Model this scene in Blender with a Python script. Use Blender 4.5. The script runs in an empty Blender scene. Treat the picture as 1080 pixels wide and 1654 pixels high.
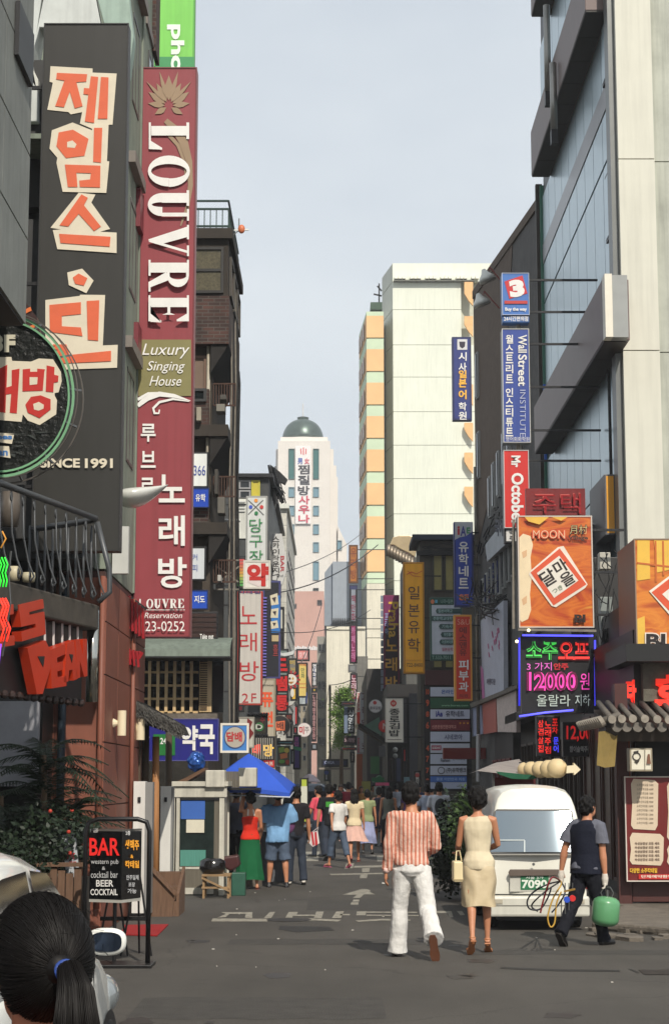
import bpy, bmesh, math, random
from mathutils import Vector, Matrix, noise, Quaternion
from math import sin, cos, pi, radians as R, sqrt, atan2
random.seed(11)
sc = bpy.context.scene
C = sc.collection
# ---------------- camera, sky, sun, exposure ----------------
FL = 2900.0; CW, CHH = 540.0,827.0; TILT = R(8.55); CAMZ = 1.8
cd = bpy.data.cameras.new('camera'); cam = bpy.data.objects.new('camera', cd); C.objects.link(cam)
cam.location = (0,0, CAMZ); cam.rotation_euler = (R(90) + TILT, 0,0)
cd.sensor_fit = 'VERTICAL'; cd.sensor_height = 24; cd.lens = 24 * FL / 1654
cd.clip_start = .1; cd.clip_end = 3000
sc.camera = cam
SUN_EL, SUN_AZ = R(42), R(165)       # azimuth clockwise from +Y
w = bpy.data.worlds.new('World'); sc.world = w; w.use_nodes = True
wn = w.node_tree; bgn = wn.nodes['Background']
sky = wn.nodes.new('ShaderNodeTexSky'); sky.sky_type = 'NISHITA'; sky.sun_disc = False
sky.sun_elevation = SUN_EL; sky.sun_rotation = SUN_AZ; sky.air_density = 1.0; sky.dust_density = 4.0; sky.ozone_density = 1.0; sky.altitude = 50
tc = wn.nodes.new('ShaderNodeTexCoord'); mp = wn.nodes.new('ShaderNodeMapping'); mp.inputs['Scale'].default_value = (1.2,1.2,3)
nz = wn.nodes.new('ShaderNodeTexNoise'); nz.inputs['Scale'].default_value = 2.2; nz.inputs['Detail'].default_value = 4
cr = wn.nodes.new('ShaderNodeMapRange'); cr.inputs[1].default_value = .38; cr.inputs[2].default_value = .72; cr.inputs[3].default_value = .0; cr.inputs[4].default_value = .75
mx = wn.nodes.new('ShaderNodeMix'); mx.data_type = 'RGBA'; mx.inputs[7].default_value = (8.3,8.8,9.1,1)
my = wn.nodes.new('ShaderNodeMix'); my.data_type = 'RGBA'; my.inputs[0].default_value = .85; my.inputs[7].default_value = (6.7,7.3,7.9,1); wn.links.new(sky.outputs[0], my.inputs[6])
wn.links.new(tc.outputs['Generated'], mp.inputs[0]); wn.links.new(mp.outputs[0], nz.inputs[0]); wn.links.new(nz.outputs[0], cr.inputs[0])
wn.links.new(cr.outputs[0], mx.inputs[0]); wn.links.new(my.outputs[2], mx.inputs[6]); wn.links.new(mx.outputs[2], bgn.inputs[0])
bgn.inputs[1].default_value = .1
sd = bpy.data.lights.new('sun', 'SUN'); sun = bpy.data.objects.new('sun', sd); C.objects.link(sun)
sd.energy = 3.8; sd.angle = R(.55); sd.color = (1,.93,.82)
sv = Vector((sin(SUN_AZ) * cos(SUN_EL), cos(SUN_AZ) * cos(SUN_EL), sin(SUN_EL)))
sun.rotation_euler = sv.to_track_quat('Z', 'Y').to_euler(); sun.location = (10,-20,40)
sc.view_settings.view_transform = 'Standard'; sc.view_settings.look = 'None'
sc.view_settings.exposure = 0.12; sc.view_settings.gamma = 1; sc.view_settings.use_curve_mapping = False
sc.render.engine = 'CYCLES'; sc.cycles.max_bounces = 6; sc.cycles.diffuse_bounces = 3; sc.cycles.glossy_bounces = 3
sc.cycles.transparent_max_bounces = 8; sc.cycles.use_denoising = True

# ---------------- pixel helpers ----------------
ct, st = cos(TILT), sin(TILT)
def ray(px, py):
 u = (px - CW) / FL; v = (CHH - py) / FL
 return Vector((u, ct - v * st, st + v * ct))
def P(px, py, D):
 r = ray(px, py); return Vector((0,0, CAMZ)) + r * (D / r.y)
def PS(px, py, X):
 r = ray(px, py); return Vector((0,0, CAMZ)) + r * (X / r.x)
def PG(px, py, z=0.0):
 r = ray(px, py); return Vector((0,0, CAMZ)) + r * ((z - CAMZ) / r.z)
def onplane(px, py, o, n):
 r = ray(px, py); c = Vector((0,0, CAMZ)); return c + r * ((o - c).dot(n) / r.dot(n))
def s2l(c): return tuple((x / 255 / 12.92) if x / 255 <= .04045 else ((x / 255 + .055) / 1.055) ** 2.4 for x in c)

# ---------------- materials ----------------
MATS = {}
def mat(name, col, rough=.6, metal=0, var=.1, scale=3, bump=0, bs=60, emit=0, streak=0, spec=.5, coat=0, trans=0, ior=1.45, stretch=None):
 if name in MATS: return MATS[name]
 m = bpy.data.materials.new(name); m.use_nodes = True; nt = m.node_tree; N = nt.nodes; L = nt.links
 b = N['Principled BSDF']; lc = s2l(col)
 b.inputs['Roughness'].default_value = rough; b.inputs['Metallic'].default_value = metal
 b.inputs['Specular IOR Level'].default_value = spec; b.inputs['Coat Weight'].default_value = coat
 b.inputs['Base Color'].default_value = (*lc, 1); b.inputs['IOR'].default_value = ior
 if trans: b.inputs['Transmission Weight'].default_value = trans
 if emit:
  b.inputs['Emission Color'].default_value = (*lc, 1); b.inputs['Emission Strength'].default_value = emit
 if var or bump:
  t = N.new('ShaderNodeTexCoord'); mpn = N.new('ShaderNodeMapping'); L.new(t.outputs['Object'], mpn.inputs[0])
  if stretch: mpn.inputs['Scale'].default_value = stretch
 if var:
  n1 = N.new('ShaderNodeTexNoise'); n1.inputs['Scale'].default_value = scale; n1.inputs['Detail'].default_value = 6; n1.inputs['Roughness'].default_value = .65
  L.new(mpn.outputs[0], n1.inputs[0])
  mr = N.new('ShaderNodeMapRange'); mr.inputs[1].default_value = .3; mr.inputs[2].default_value = .7
  mr.inputs[3].default_value = 1 - var; mr.inputs[4].default_value = 1 + var * .6; L.new(n1.outputs[0], mr.inputs[0])
  src = mr.outputs[0]
  if streak:
   m2 = N.new('ShaderNodeMapping'); m2.inputs['Scale'].default_value = (7,7,.35); L.new(t.outputs['Object'], m2.inputs[0])
   n2 = N.new('ShaderNodeTexNoise'); n2.inputs['Scale'].default_value = 1.6; n2.inputs['Detail'].default_value = 4; L.new(m2.outputs[0], n2.inputs[0])
   r2 = N.new('ShaderNodeMapRange'); r2.inputs[1].default_value = .45; r2.inputs[2].default_value = .75; r2.inputs[3].default_value = 1; r2.inputs[4].default_value = 1 - streak
   L.new(n2.outputs[0], r2.inputs[0]); mm = N.new('ShaderNodeMath'); mm.operation = 'MULTIPLY'; L.new(src, mm.inputs[0]); L.new(r2.outputs[0], mm.inputs[1]); src = mm.outputs[0]
  vm = N.new('ShaderNodeVectorMath'); vm.operation = 'SCALE'; vm.inputs[0].default_value = lc; L.new(src, vm.inputs['Scale']); L.new(vm.outputs[0], b.inputs['Base Color'])
 if bump:
  n3 = N.new('ShaderNodeTexNoise'); n3.inputs['Scale'].default_value = bs; n3.inputs['Detail'].default_value = 5; L.new(mpn.outputs[0], n3.inputs[0])
  bp = N.new('ShaderNodeBump'); bp.inputs['Strength'].default_value = bump; bp.inputs['Distance'].default_value = .02; L.new(n3.outputs[0], bp.inputs['Height']); L.new(bp.outputs[0], b.inputs['Normal'])
 MATS[name] = m; return m
def paint(c, gloss=.45):
 return mat('paint_%02x%02x%02x' % tuple(int(v) for v in c), c, rough=gloss, var=.08, scale=5)
def neon(c, e=2.2): return mat('neon_%02x%02x%02x' % tuple(c), c, var=0, emit=e)
DARK = mat('dark_metal', (40,40,42), rough=.45, var=.25, metal=.3)
BLACK = mat('black_plastic', (22,22,23), rough=.5, var=.15)
STEEL = mat('grey_steel', (120,120,118), rough=.35, metal=.8, var=.15)
GALV = mat('weathered_pipe', (128,122,112), rough=.6, metal=.3, var=.3, scale=8)
RUST = mat('rusty_iron', (72,50,40), rough=.8, var=.35, scale=9)
GLASSD = mat('dark_window_glass', (26,30,32), rough=.08, var=.15, spec=.8)
GLASSB = mat('blue_green_window', (70,110,120), rough=.12, var=.12, spec=.8)

# ---------------- things ----------------
LOC = {}
def thing(name, label, cat, loc=(0,0,0), group=None):
 o = bpy.data.objects.new(name, None); C.objects.link(o); o.location = loc; o.empty_display_size = .2
 o['label'] = label; o['category'] = cat
 if group: o['group'] = group
 LOC[o.name] = Vector(loc); return o
class MB:
 def __init__(s): s.v = []; s.f = []
 @staticmethod
 def fresh(): return MB()
 def add(s, vs, fs):
  k = len(s.v); s.v += [tuple(v) for v in vs]; s.f += [tuple(i + k for i in f) for f in fs]; return s
 def box(s, x0, y0, z0, x1, y1, z1):
  if x0 > x1: x0, x1 = x1, x0
  if y0 > y1: y0, y1 = y1, y0
  if z0 > z1: z0, z1 = z1, z0
  return s.add([(x0, y0, z0),(x1, y0, z0),(x1, y1, z0),(x0, y1, z0),(x0, y0, z1),(x1, y0, z1),(x1, y1, z1),(x0, y1, z1)],
                     [(0,3,2,1),(4,5,6,7),(0,1,5,4),(1,2,6,5),(2,3,7,6),(3,0,4,7)])
 def bar(s, a, b, w=.05, h=None, up=(0,0,1)):
  a = Vector(a); b = Vector(b); d = (b - a).normalized(); up = Vector(up)
  if abs(d.dot(up)) > .98: up = Vector((0,1,0))
  r = d.cross(up).normalized(); u = r.cross(d); h = w if h is None else h; r = r * w / 2; u = u * h / 2
  vs = [a - r - u, a + r - u, a + r + u, a - r + u, b - r - u, b + r - u, b + r + u, b - r + u]
  return s.add(vs, [(0,1,2,3),(4,7,6,5),(0,4,5,1),(1,5,6,2),(2,6,7,3),(3,7,4,0)])
 def tube(s, pts, r, n=8, cap=True, flat=1.0, fdir=None):
  pts = [Vector(p) for p in pts]; rs = r if isinstance(r, (list, tuple)) else [r] * len(pts)
  k = len(s.v); d = (pts[1] - pts[0]).normalized(); a = Vector(fdir) if fdir else (Vector((0,0,1)) if abs(d.z) < .9 else Vector((1,0,0)))
  for i, p in enumerate(pts):
   d = ((pts[min(i + 1, len(pts) - 1)] - pts[max(i - 1,0)])).normalized()
   x = (a - d * a.dot(d)).normalized(); y = d.cross(x); a = x
   for j in range(n):
    t = 2 * pi * j / n; s.v.append(tuple(p + x * cos(t) * rs[i] * flat + y * sin(t) * rs[i]))
  for i in range(len(pts) - 1):
   for j in range(n):
    s.f.append((k + i * n + j, k + i * n + (j + 1) % n, k + (i + 1) * n + (j + 1) % n, k + (i + 1) * n + j))
  if cap: s.f.append(tuple(k + j for j in range(n))[::-1]); s.f.append(tuple(k + (len(pts) - 1) * n + j for j in range(n)))
  return s
 def loft(s, rings, n=20, cap=True, M=None, sq=2.0):
  k = len(s.v)
  for (cx, cy, cz, rx, ry) in rings:
   for j in range(n):
    t = 2 * pi * j / n; c_, s_ = cos(t), sin(t)
    e = 2 / sq; px = math.copysign(abs(c_) ** e, c_); py = math.copysign(abs(s_) ** e, s_)
    v = Vector((cx + rx * px, cy + ry * py, cz)); s.v.append(tuple(M @ v if M else v))
  for i in range(len(rings) - 1):
   for j in range(n):
    s.f.append((k + i * n + j, k + i * n + (j + 1) % n, k + (i + 1) * n + (j + 1) % n, k + (i + 1) * n + j))
  if cap: s.f.append(tuple(k + j for j in range(n))[::-1]); s.f.append(tuple(k + (len(rings) - 1) * n + j for j in range(n)))
  return s
 def ball(s, c, rx, ry=None, rz=None, n=16, m=10, M=None):
  ry = rx if ry is None else ry; rz = rx if rz is None else rz; k = len(s.v); c = Vector(c)
  def put(v): s.v.append(tuple(c + (M @ v if M else v)))
  put(Vector((0,0,-rz)))
  for i in range(1, m):
   a = -pi / 2 + pi * i / m
   for j in range(n): put(Vector((rx * cos(a) * cos(2 * pi * j / n), ry * cos(a) * sin(2 * pi * j / n), rz * sin(a))))
  put(Vector((0,0, rz))); e = len(s.v) - 1
  for j in range(n):
   s.f.append((k, k + 1 + (j + 1) % n, k + 1 + j)); s.f.append((e, e - n + j, e - n + (j + 1) % n))
  for i in range(m - 2):
   for j in range(n): s.f.append((k + 1 + i * n + j, k + 1 + i * n + (j + 1) % n, k + 1 + (i + 1) * n + (j + 1) % n, k + 1 + (i + 1) * n + j))
  return s
 def prism(s, poly, off):           # poly: 3D points in a plane, off: extrusion vector
  k = len(s.v); n = len(poly); off = Vector(off); poly = [Vector(p) for p in poly]
  nrm = Vector((0,0,0))
  for i in range(n): nrm += poly[i].cross(poly[(i + 1) % n])
  if nrm.dot(off) > 0: poly = poly[::-1]
  s.v += [tuple(p) for p in poly] + [tuple(p + off) for p in poly]
  s.f.append(tuple(k + i for i in range(n))); s.f.append(tuple(k + n + i for i in range(n))[::-1])
  for i in range(n): s.f.append((k + (i + 1) % n, k + i, k + n + i, k + n + (i + 1) % n))
  return s
 def quad(s, a, b, c, d): return s.add([a, b, c, d],[(0,1,2,3)])
 def mesh(s, name='m'):
  me = bpy.data.meshes.new(name); me.from_pydata(s.v, [], s.f); me.update(); return me
 def build(s, name, m, parent=None, smooth=False, label=None, bevel=0, kind=None, loc=None, me=None):
  me = me or s.mesh(name)
  if m:
   me.materials.clear(); me.materials.append(m)
  org = Vector((0,0,0)); root = parent
  while root is not None and root.parent is not None: root = root.parent
  if root is not None: org = LOC.get(root.name, org)
  elif loc is not None: org = Vector(loc)
  if org.length > 0: me.transform(Matrix.Translation(-org))
  if smooth: me.polygons.foreach_set('use_smooth', [True] * len(me.polygons))
  o = bpy.data.objects.new(name, me); C.objects.link(o)
  if parent is not None: o.parent = parent
  elif loc is not None: o.location = org; LOC[o.name] = org
  if label: o['label'] = label
  if kind: o['kind'] = kind
  if bevel:
   md = o.modifiers.new('b', 'BEVEL'); md.width = bevel; md.segments = 2; md.limit_method = 'ANGLE'
  return o
def struct(name, mb, m, **k): return mb.build(name, m, kind='structure', **k)
def bx(*a): return MB().box(*a)
def copy_tree(root, loc, rz=0, label=None, group=None, mats=None, scale=None):
 r = root.copy(); C.objects.link(r); r.location = loc; r.rotation_euler[2] = rz; LOC[r.name] = Vector(loc)
 if label: r['label'] = label
 if group: r['group'] = group
 if scale: r.scale = (scale,) * 3
 def rec(a, b):
  for ch in list(a.children):
   c_ = ch.copy(); C.objects.link(c_); c_.parent = b; rec(ch, c_)
 rec(root, r); return r

# ---------------- remesh in a scratch scene ----------------
TS = bpy.data.scenes.new('scratch')
def evaluated(me, setup):
 o = bpy.data.objects.new('tmp', me); TS.collection.objects.link(o); setup(o)
 TS.view_layers[0].update(); dg = TS.view_layers[0].depsgraph
 out = bpy.data.meshes.new_from_object(o.evaluated_get(dg))
 bpy.data.objects.remove(o); bpy.data.meshes.remove(me); return out
def fuse(mb, voxel=.012, smooth=4, fac=.5, dec=0):
 def st_(o):
  r = o.modifiers.new('r', 'REMESH'); r.mode = 'VOXEL'; r.voxel_size = voxel
  if smooth:
   s_ = o.modifiers.new('s', 'SMOOTH'); s_.iterations = smooth; s_.factor = fac
 return evaluated(mb.mesh(), st_)
def wrinkle(me, amp, sc_=(6,6,6), seed=0, f=None):
 me.update(); ns = [v.normal.copy() for v in me.vertices]
 for v, n in zip(me.vertices, ns):
  c = v.co; a = amp * (f(c) if f else 1)
  if a: v.co = c + n * a * noise.noise(Vector((c.x * sc_[0] + seed, c.y * sc_[1], c.z * sc_[2])))
 return me

# ---------------- text ----------------
CHARS = '!%&()+,-./0123456789:?@ABCDEFGHIJKLMNOPQRSTUVWXYZabcdefghijklmnopqrstuvwxyz★きつ女月村男가간거겹고과관교구국기김나남네넷녀노능다단달닭담당대도드듬라란랄래럼럽레로루르름리마막만망맥모무문미바밥방배뱅버본부브사살삼생서성세소쇼숙스슬습시식신싱아안앤약양어업에연영예오온우운울워원월유을의이인일장전점제종주중지질집찜차참책체촌층카칵커코크클킹타택터테텔통튜트티페편포품퓨프피핑하학한현호홀화환회'
BOLDS = (-.035,-.012,0.0,.02,.035,.055,.07)
GL = {}; ADV = {}; TCACHE = {}
def conv(body, off):
 c = bpy.data.curves.new('t', 'FONT'); c.body = body; c.offset = off; c.resolution_u = 3; c.space_line = 3
 o = bpy.data.objects.new('t', c); m = o.to_mesh(); vs = [(v.co.x, v.co.y) for v in m.vertices]; fs = [tuple(p.vertices) for p in m.polygons]
 o.to_mesh_clear(); bpy.data.objects.remove(o); bpy.data.curves.remove(c); return vs, fs
def by_line(vs, n):
 return [min(n - 1, max(0, int((-y + 1.6) / 3.0))) for x, y in vs]
def prep():
 cs = CHARS; vs, fs = conv('\n'.join(ch + 'H' for ch in cs) + '\nH', 0); ln = by_line(vs, len(cs) + 1); mxx = [-9] * (len(cs) + 1)
 for (x, y), l in zip(vs, ln): mxx[l] = max(mxx[l], x)
 for i, ch in enumerate(cs): ADV[ch] = mxx[i] - mxx[-1]
 ADV[' '] = .28
 for b in BOLDS:
  vs, fs = conv('\n'.join(cs), b); ln = by_line(vs, len(cs)); idx = {}; out = [([],[]) for _ in cs]
  for k, ((x, y), l) in enumerate(zip(vs, ln)): idx[k] = len(out[l][0]); out[l][0].append((x, y + 3.0 * l))
  for f in fs: out[ln[f[0]]][1].append(tuple(idx[i] for i in f))
  for ch, g in zip(cs, out): GL[(ch, b)] = g
prep()
def glyphs(s, bold=0.0):
 bold = min(BOLDS, key=lambda b: abs(b - bold)); k = (s, bold)
 if k not in TCACHE:
  vs, fs, x = [],[],0
  for ch in s:
   if ch != ' ':
    gv, gf = GL[(ch, bold)]; n = len(vs); vs += [(a + x, b) for a, b in gv]; fs += [tuple(i + n for i in f) for f in gf]
   x += ADV[ch]
  x0 = min(v[0] for v in vs); x1 = max(v[0] for v in vs); y0 = min(v[1] for v in vs); y1 = max(v[1] for v in vs)
  w_ = max(x1 - x0,1e-4); h_ = max(y1 - y0,1e-4)
  TCACHE[k] = ([((x - x0) / w_, (y - y0) / h_) for x, y in vs], fs)
 return TCACHE[k]
class Sheet:
 """a flat face on which pixel positions are laid out"""
 def __init__(s, o, n): s.o = Vector(o); s.n = Vector(n).normalized()
 def pt(s, px, py, off=0): return onplane(px, py, s.o, s.n) + s.n * off
 def poly(s, mb, pts, off, th=.004):
  q = [s.pt(x, y, off) for x, y in pts]; return mb.prism(q, s.n * th)
 def rect(s, mb, r, off, th=.004): return s.poly(mb, [(r[0], r[1]),(r[2], r[1]),(r[2], r[3]),(r[0], r[3])], off, th)
 def ell(s, mb, cx, cy, rx, ry, off, th=.004, n=28): return s.poly(mb, [(cx + rx * cos(2 * pi * i / n), cy + ry * sin(2 * pi * i / n)) for i in range(n)], off, th)
 def ring(s, mb, cx, cy, r0, r1, off, th=.004, n=32, a0=0, a1=2 * pi, asp=1):
  for i in range(n):
   t0 = a0 + (a1 - a0) * i / n; t1 = a0 + (a1 - a0) * (i + 1) / n
   s.poly(mb, [(cx + r0 * cos(t0), cy + r0 * asp * sin(t0)),(cx + r1 * cos(t0), cy + r1 * asp * sin(t0)),(cx + r1 * cos(t1), cy + r1 * asp * sin(t1)),(cx + r0 * cos(t1), cy + r0 * asp * sin(t1))], off, th)
  return mb
 def text(s, mb, t, r, off, bold=.02, rot=0, vert=False, shear=0, ang=0):
  x0, y0, x1, y1 = r
  if vert:
   n = len(t); h = (y1 - y0) / n
   for i, ch in enumerate(t):
    if ch != ' ': s.text(mb, ch, (x0, y0 + h * (i + .06), x1, y0 + h * (i + .94)), off, bold)
   return mb
  vs, fs = glyphs(t, bold); out = []
  cx, cy = (x0 + x1) / 2,(y0 + y1) / 2
  for (a, b) in vs:
   if rot: px = x0 + b * (x1 - x0); py = y0 + a * (y1 - y0)
   else: px = x0 + a * (x1 - x0) + shear * (b - .5) * (y1 - y0); py = y1 - b * (y1 - y0)
   if ang:
    dx, dy = px - cx, py - cy; px = cx + dx * cos(ang) - dy * sin(ang); py = cy + dx * sin(ang) + dy * cos(ang)
   out.append(s.pt(px, py, off))
  return mb.add(out, fs)
def items_on(sheet, items, root, base=0.006, step=0.004):
 for i, it in enumerate(items):
  k, g = it[0], it[1:]; off = base + step * i; mb = MB(); nm = 'lettering'
  if k == 't':
   txt, r, col = g[:3]; kw = dict(g[3]) if len(g) > 3 else {}; em = kw.pop('emit', 0)
   if isinstance(txt, str): txt = [(txt, r)]
   m_ = neon(col, em) if em else paint(col)
   for t, rr in txt: sheet.text(MB() if 0 else mb, t, rr, off + .004, **kw); mb.build(nm, m_, root); mb = MB()
   continue
  else:
   em = g[-1] if isinstance(g[-1], float) and g[-1] > 0 and k != 'x' else 0
   col = g[1] if k in ('r', 'p') else g[-1 - (1 if em else 0)]
   if k == 'r': sheet.rect(mb, g[0], off); nm = 'colour_panel'
   elif k == 'p':
    nm = 'emblem'; qs = g[0] if isinstance(g[0][0][0],(tuple, list)) else [g[0]]; m_ = neon(col, em) if em else paint(col)
    if len(qs) <= 14 and max(len(q) for q in qs) != 4 or len(qs) < 4:
     for j_, q in enumerate(qs): sheet.poly(MB.fresh(), q, off + .0007 * j_).build(nm, m_, root)
     continue
    for j_, q in enumerate(qs): sheet.poly(mb, q, off + .0007 * (j_ % 5))
   elif k == 'e': sheet.ell(mb, *g[0], off); nm = 'emblem'
   elif k == 'o': sheet.ring(mb, *g[0], off); nm = 'emblem'
   m_ = neon(col, em) if em else paint(col)
  mb.build(nm, m_, root)
def sign(label, r, D, th=.2, face=(230,230,225), side=None, edge=None, ew=3, items=(), name='vertical_sign', cat='sign', group=None, wall=None, brk=2, emit=0, edgemat=None):
 """box sign facing the street; r = outline in photo pixels, D = distance"""
 x0, y0, x1, y1 = r; ym = (y0 + y1) / 2; xm = (x0 + x1) / 2
 X0, X1 = P(x0, ym, D).x, P(x1, ym, D).x; Z1, Z0 = P(xm, y0, D).z, P(xm, y1, D).z
 root = thing(name, label, cat, ((X0 + X1) / 2, D + th / 2, Z0), group)
 bx(X0, D, Z0, X1, D + th, Z1).build('housing', side and paint(side) or DARK, root, bevel=.01)
 e = abs(X1 - X0) / (x1 - x0) * ew
 bx(X0 + e, D - .004, Z0 + e, X1 - e, D + .02, Z1 - e).build('face', neon(face, emit) if emit else mat('face_%02x%02x%02x' % tuple(face), face, rough=.4, var=.07, scale=1.6, streak=.12), root)
 if edge:
  f = MB(); em_ = edgemat or paint(edge)
  for a in ((X0, Z0, X0 + e, Z1),(X1 - e, Z0, X1, Z1),(X0 + e, Z1 - e, X1 - e, Z1),(X0 + e, Z0, X1 - e, Z0 + e)): f.box(a[0], D - .016, a[1], a[2], D + .01, a[3])
  f.build('frame', em_, root)
 sh = Sheet((X0, D - .004, Z0),(0,-1,0))
 items_on(sh, items, root)
 if wall is not None:
  for i in range(brk):
   z = Z0 + (Z1 - Z0) * (.12 + .76 * i / max(1, brk - 1)); xa = X1 if wall > X1 else X0
   MB().bar((xa, D + th / 2, z),(wall, D + th / 2, z),.04).build('bracket', DARK, root)
 return root

# ================= ground =================
def ground_mat():
 m = bpy.data.materials.new('asphalt'); m.use_nodes = True; nt = m.node_tree; N = nt.nodes; L = nt.links; b = N['Principled BSDF']
 t = N.new('ShaderNodeTexCoord')
 def ns(sc_, det, dist=0, mpv=None):
  n = N.new('ShaderNodeTexNoise'); n.inputs['Scale'].default_value = sc_; n.inputs['Detail'].default_value = det; n.inputs['Distortion'].default_value = dist
  if mpv:
   q = N.new('ShaderNodeMapping'); q.inputs['Scale'].default_value = mpv; L.new(t.outputs['Object'], q.inputs[0]); L.new(q.outputs[0], n.inputs[0])
  else: L.new(t.outputs['Object'], n.inputs[0])
  return n
 def mr(src, a, b_, c, d):
  r = N.new('ShaderNodeMapRange'); r.inputs[1].default_value = a; r.inputs[2].default_value = b_; r.inputs[3].default_value = c; r.inputs[4].default_value = d; L.new(src, r.inputs[0]); return r.outputs[0]
 def mul(a, b_):
  q = N.new('ShaderNodeMath'); q.operation = 'MULTIPLY'; L.new(a, q.inputs[0]); L.new(b_, q.inputs[1]); return q.outputs[0]
 v = mul(mr(ns(.35,5,.6).outputs[0],.3,.7,.82,1.14), mr(ns(2.5,6,.3,(1,.25,1)).outputs[0],.3,.7,.9,1.08))
 v = mul(v, mr(ns(90,3).outputs[0],.25,.75,.55,1.4))
 v = mul(v, mr(ns(1.1,3,1.5).outputs[0],.62,.72,1,.8))
 vo = N.new('ShaderNodeTexVoronoi'); vo.feature = 'DISTANCE_TO_EDGE'; vo.inputs['Scale'].default_value = .22; dn = ns(.8,5,0)
 ad = N.new('ShaderNodeVectorMath'); ad.operation = 'ADD'; L.new(t.outputs['Object'], ad.inputs[0]); L.new(dn.outputs['Color'], ad.inputs[1]); L.new(ad.outputs[0], vo.inputs[0])
 v = mul(v, mr(vo.outputs['Distance'],.001,.004,.75,1))
 vm = N.new('ShaderNodeVectorMath'); vm.operation = 'SCALE'; vm.inputs[0].default_value = (.074,.067,.058); L.new(v, vm.inputs['Scale']); L.new(vm.outputs[0], b.inputs['Base Color'])
 b.inputs['Roughness'].default_value = .82; b.inputs['Specular IOR Level'].default_value = .35
 n3 = ns(120,3); bp = N.new('ShaderNodeBump'); bp.inputs['Strength'].default_value = .6; bp.inputs['Distance'].default_value = .01; L.new(n3.outputs[0], bp.inputs['Height']); L.new(bp.outputs[0], b.inputs['Normal'])
 return m
ASPH = ground_mat()
g = MB()
xs = [-600,-40,-10,-5,-2.5,0,2.5,5,10,40,600]; ys = [-60,0,8,14,20,26,32,40,60,100,200,900]
for yy in ys:
 for xx in xs: g.v.append((xx, yy, 0))
for j in range(len(ys) - 1):
 for i in range(len(xs) - 1):
  a = j * len(xs) + i; g.f.append((a, a + 1, a + len(xs) + 1, a + len(xs)))
struct('road', g, ASPH)
WPNT = mat('road_paint', (150,145,132), rough=.8, var=.6, scale=14, bump=.3)
def onroad(polys, name='road_marking', m=WPNT, z=.004):
 for q in polys:
  mb = MB(); pts = [PG(x, y) for x, y in q]; k = len(pts); mb.v = [(p.x, p.y, z) for p in pts]; mb.f = [tuple(range(k))]
  nrm = sum((pts[i].cross(pts[(i + 1) % k]) for i in range(k)), Vector((0,0,0)))
  if nrm.z < 0: mb.f = [tuple(range(k))[::-1]]
  struct(name, mb, m)
def cpt(l, ox, oy, s): return [[(ox + x / s, oy + y / s) for x, y in q] for q in l]
# painted letters (crop 340,1200 x3.6)
onroad(cpt([[(60,985),(245,985),(243,996),(90,996)],[(90,996),(110,996),(88,1015),(38,1018)],[(205,996),(243,996),(243,1020),(200,1018)],[(12,1022),(335,1024),(330,1040),(5,1040)],
   [(345,984),(376,984),(352,1020),(310,1020)],
   [(455,984),(508,984),(500,1000),(445,1000)],[(445,1000),(605,1000),(605,1008),(440,1008)],[(615,982),(658,982),(645,1020),(600,1020)],[(440,1008),(478,1008),(475,1018),(435,1018)],
   [(730,982),(775,980),(758,1020),(705,1020)],[(755,996),(810,996),(808,1004),(750,1004)],
   [(850,982),(905,980),(900,1004),(846,1004)],[(905,982),(1200,984),(1200,990),(905,989)],[(905,1000),(1210,1002),(1210,1008),(905,1007)]],340,1200,3.6))
onroad(cpt([[(430,1030),(600,1022),(760,1030),(740,1040),(600,1034),(450,1040)],[(840,1034),(1000,1024),(1160,1028),(1160,1036),(1000,1034),(860,1042)]],340,1200,3.6))
onroad(cpt([[(585,1005),(600,1003),(700,1005),(712,1046),(690,1046),(675,1018),(600,1018),(580,1050),(565,1048)],[(735,1004),(770,1004),(790,1030),(760,1034)]],560,1230,4.15))
# arrow and dashes
onroad(cpt([[(765,884),(880,850),(915,853),(930,870),(955,882),(890,882),(870,902),(825,904),(850,884)],[(830,912),(865,912),(862,924),(824,924)],[(818,928),(860,928),(858,942),(812,942)],
   [(690,762),(1000,756),(1005,764),(700,770)],[(880,730),(925,728),(922,752),(880,752)],[(870,766),(912,766),(908,788),(866,788)],[(835,716),(1005,712),(1005,724),(830,726)],
   [(545,634),(635,632),(632,652),(536,652)],[(520,656),(630,654),(626,688),(508,688)],[(790,702),(834,700),(826,730),(778,732)],[(965,656),(1010,655),(1010,690),(968,690)],[(900,655),(960,655),(958,662),(900,662)]],340,1200,3.6))
TAR = mat('tar_seam', (40,37,34), rough=.7, var=.3)
onroad([[(808,1562),(905,1566),(1000,1567),(1000,1570),(900,1569),(808,1565)],[(1018,1565),(1032,1571),(1030,1573),(1014,1566)],[(452,1496),(530,1497),(540,1503),(478,1506),(450,1501)]], 'tar_seam', TAR, .003)
onroad([[(1030,1567),(1085,1567),(1090,1575),(1040,1575)]], 'manhole_cover', mat('cast_iron_plate', (58,54,50), rough=.6, metal=.4, var=.3, bump=.5, bs=40),.006)
ASP2 = mat('asphalt_patch', (68,65,61), rough=.85, var=.25, scale=5, bump=.6, bs=90); ASP3 = mat('asphalt_patch_pale', (92,87,80), rough=.85, var=.2, scale=5, bump=.6, bs=90)
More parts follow.
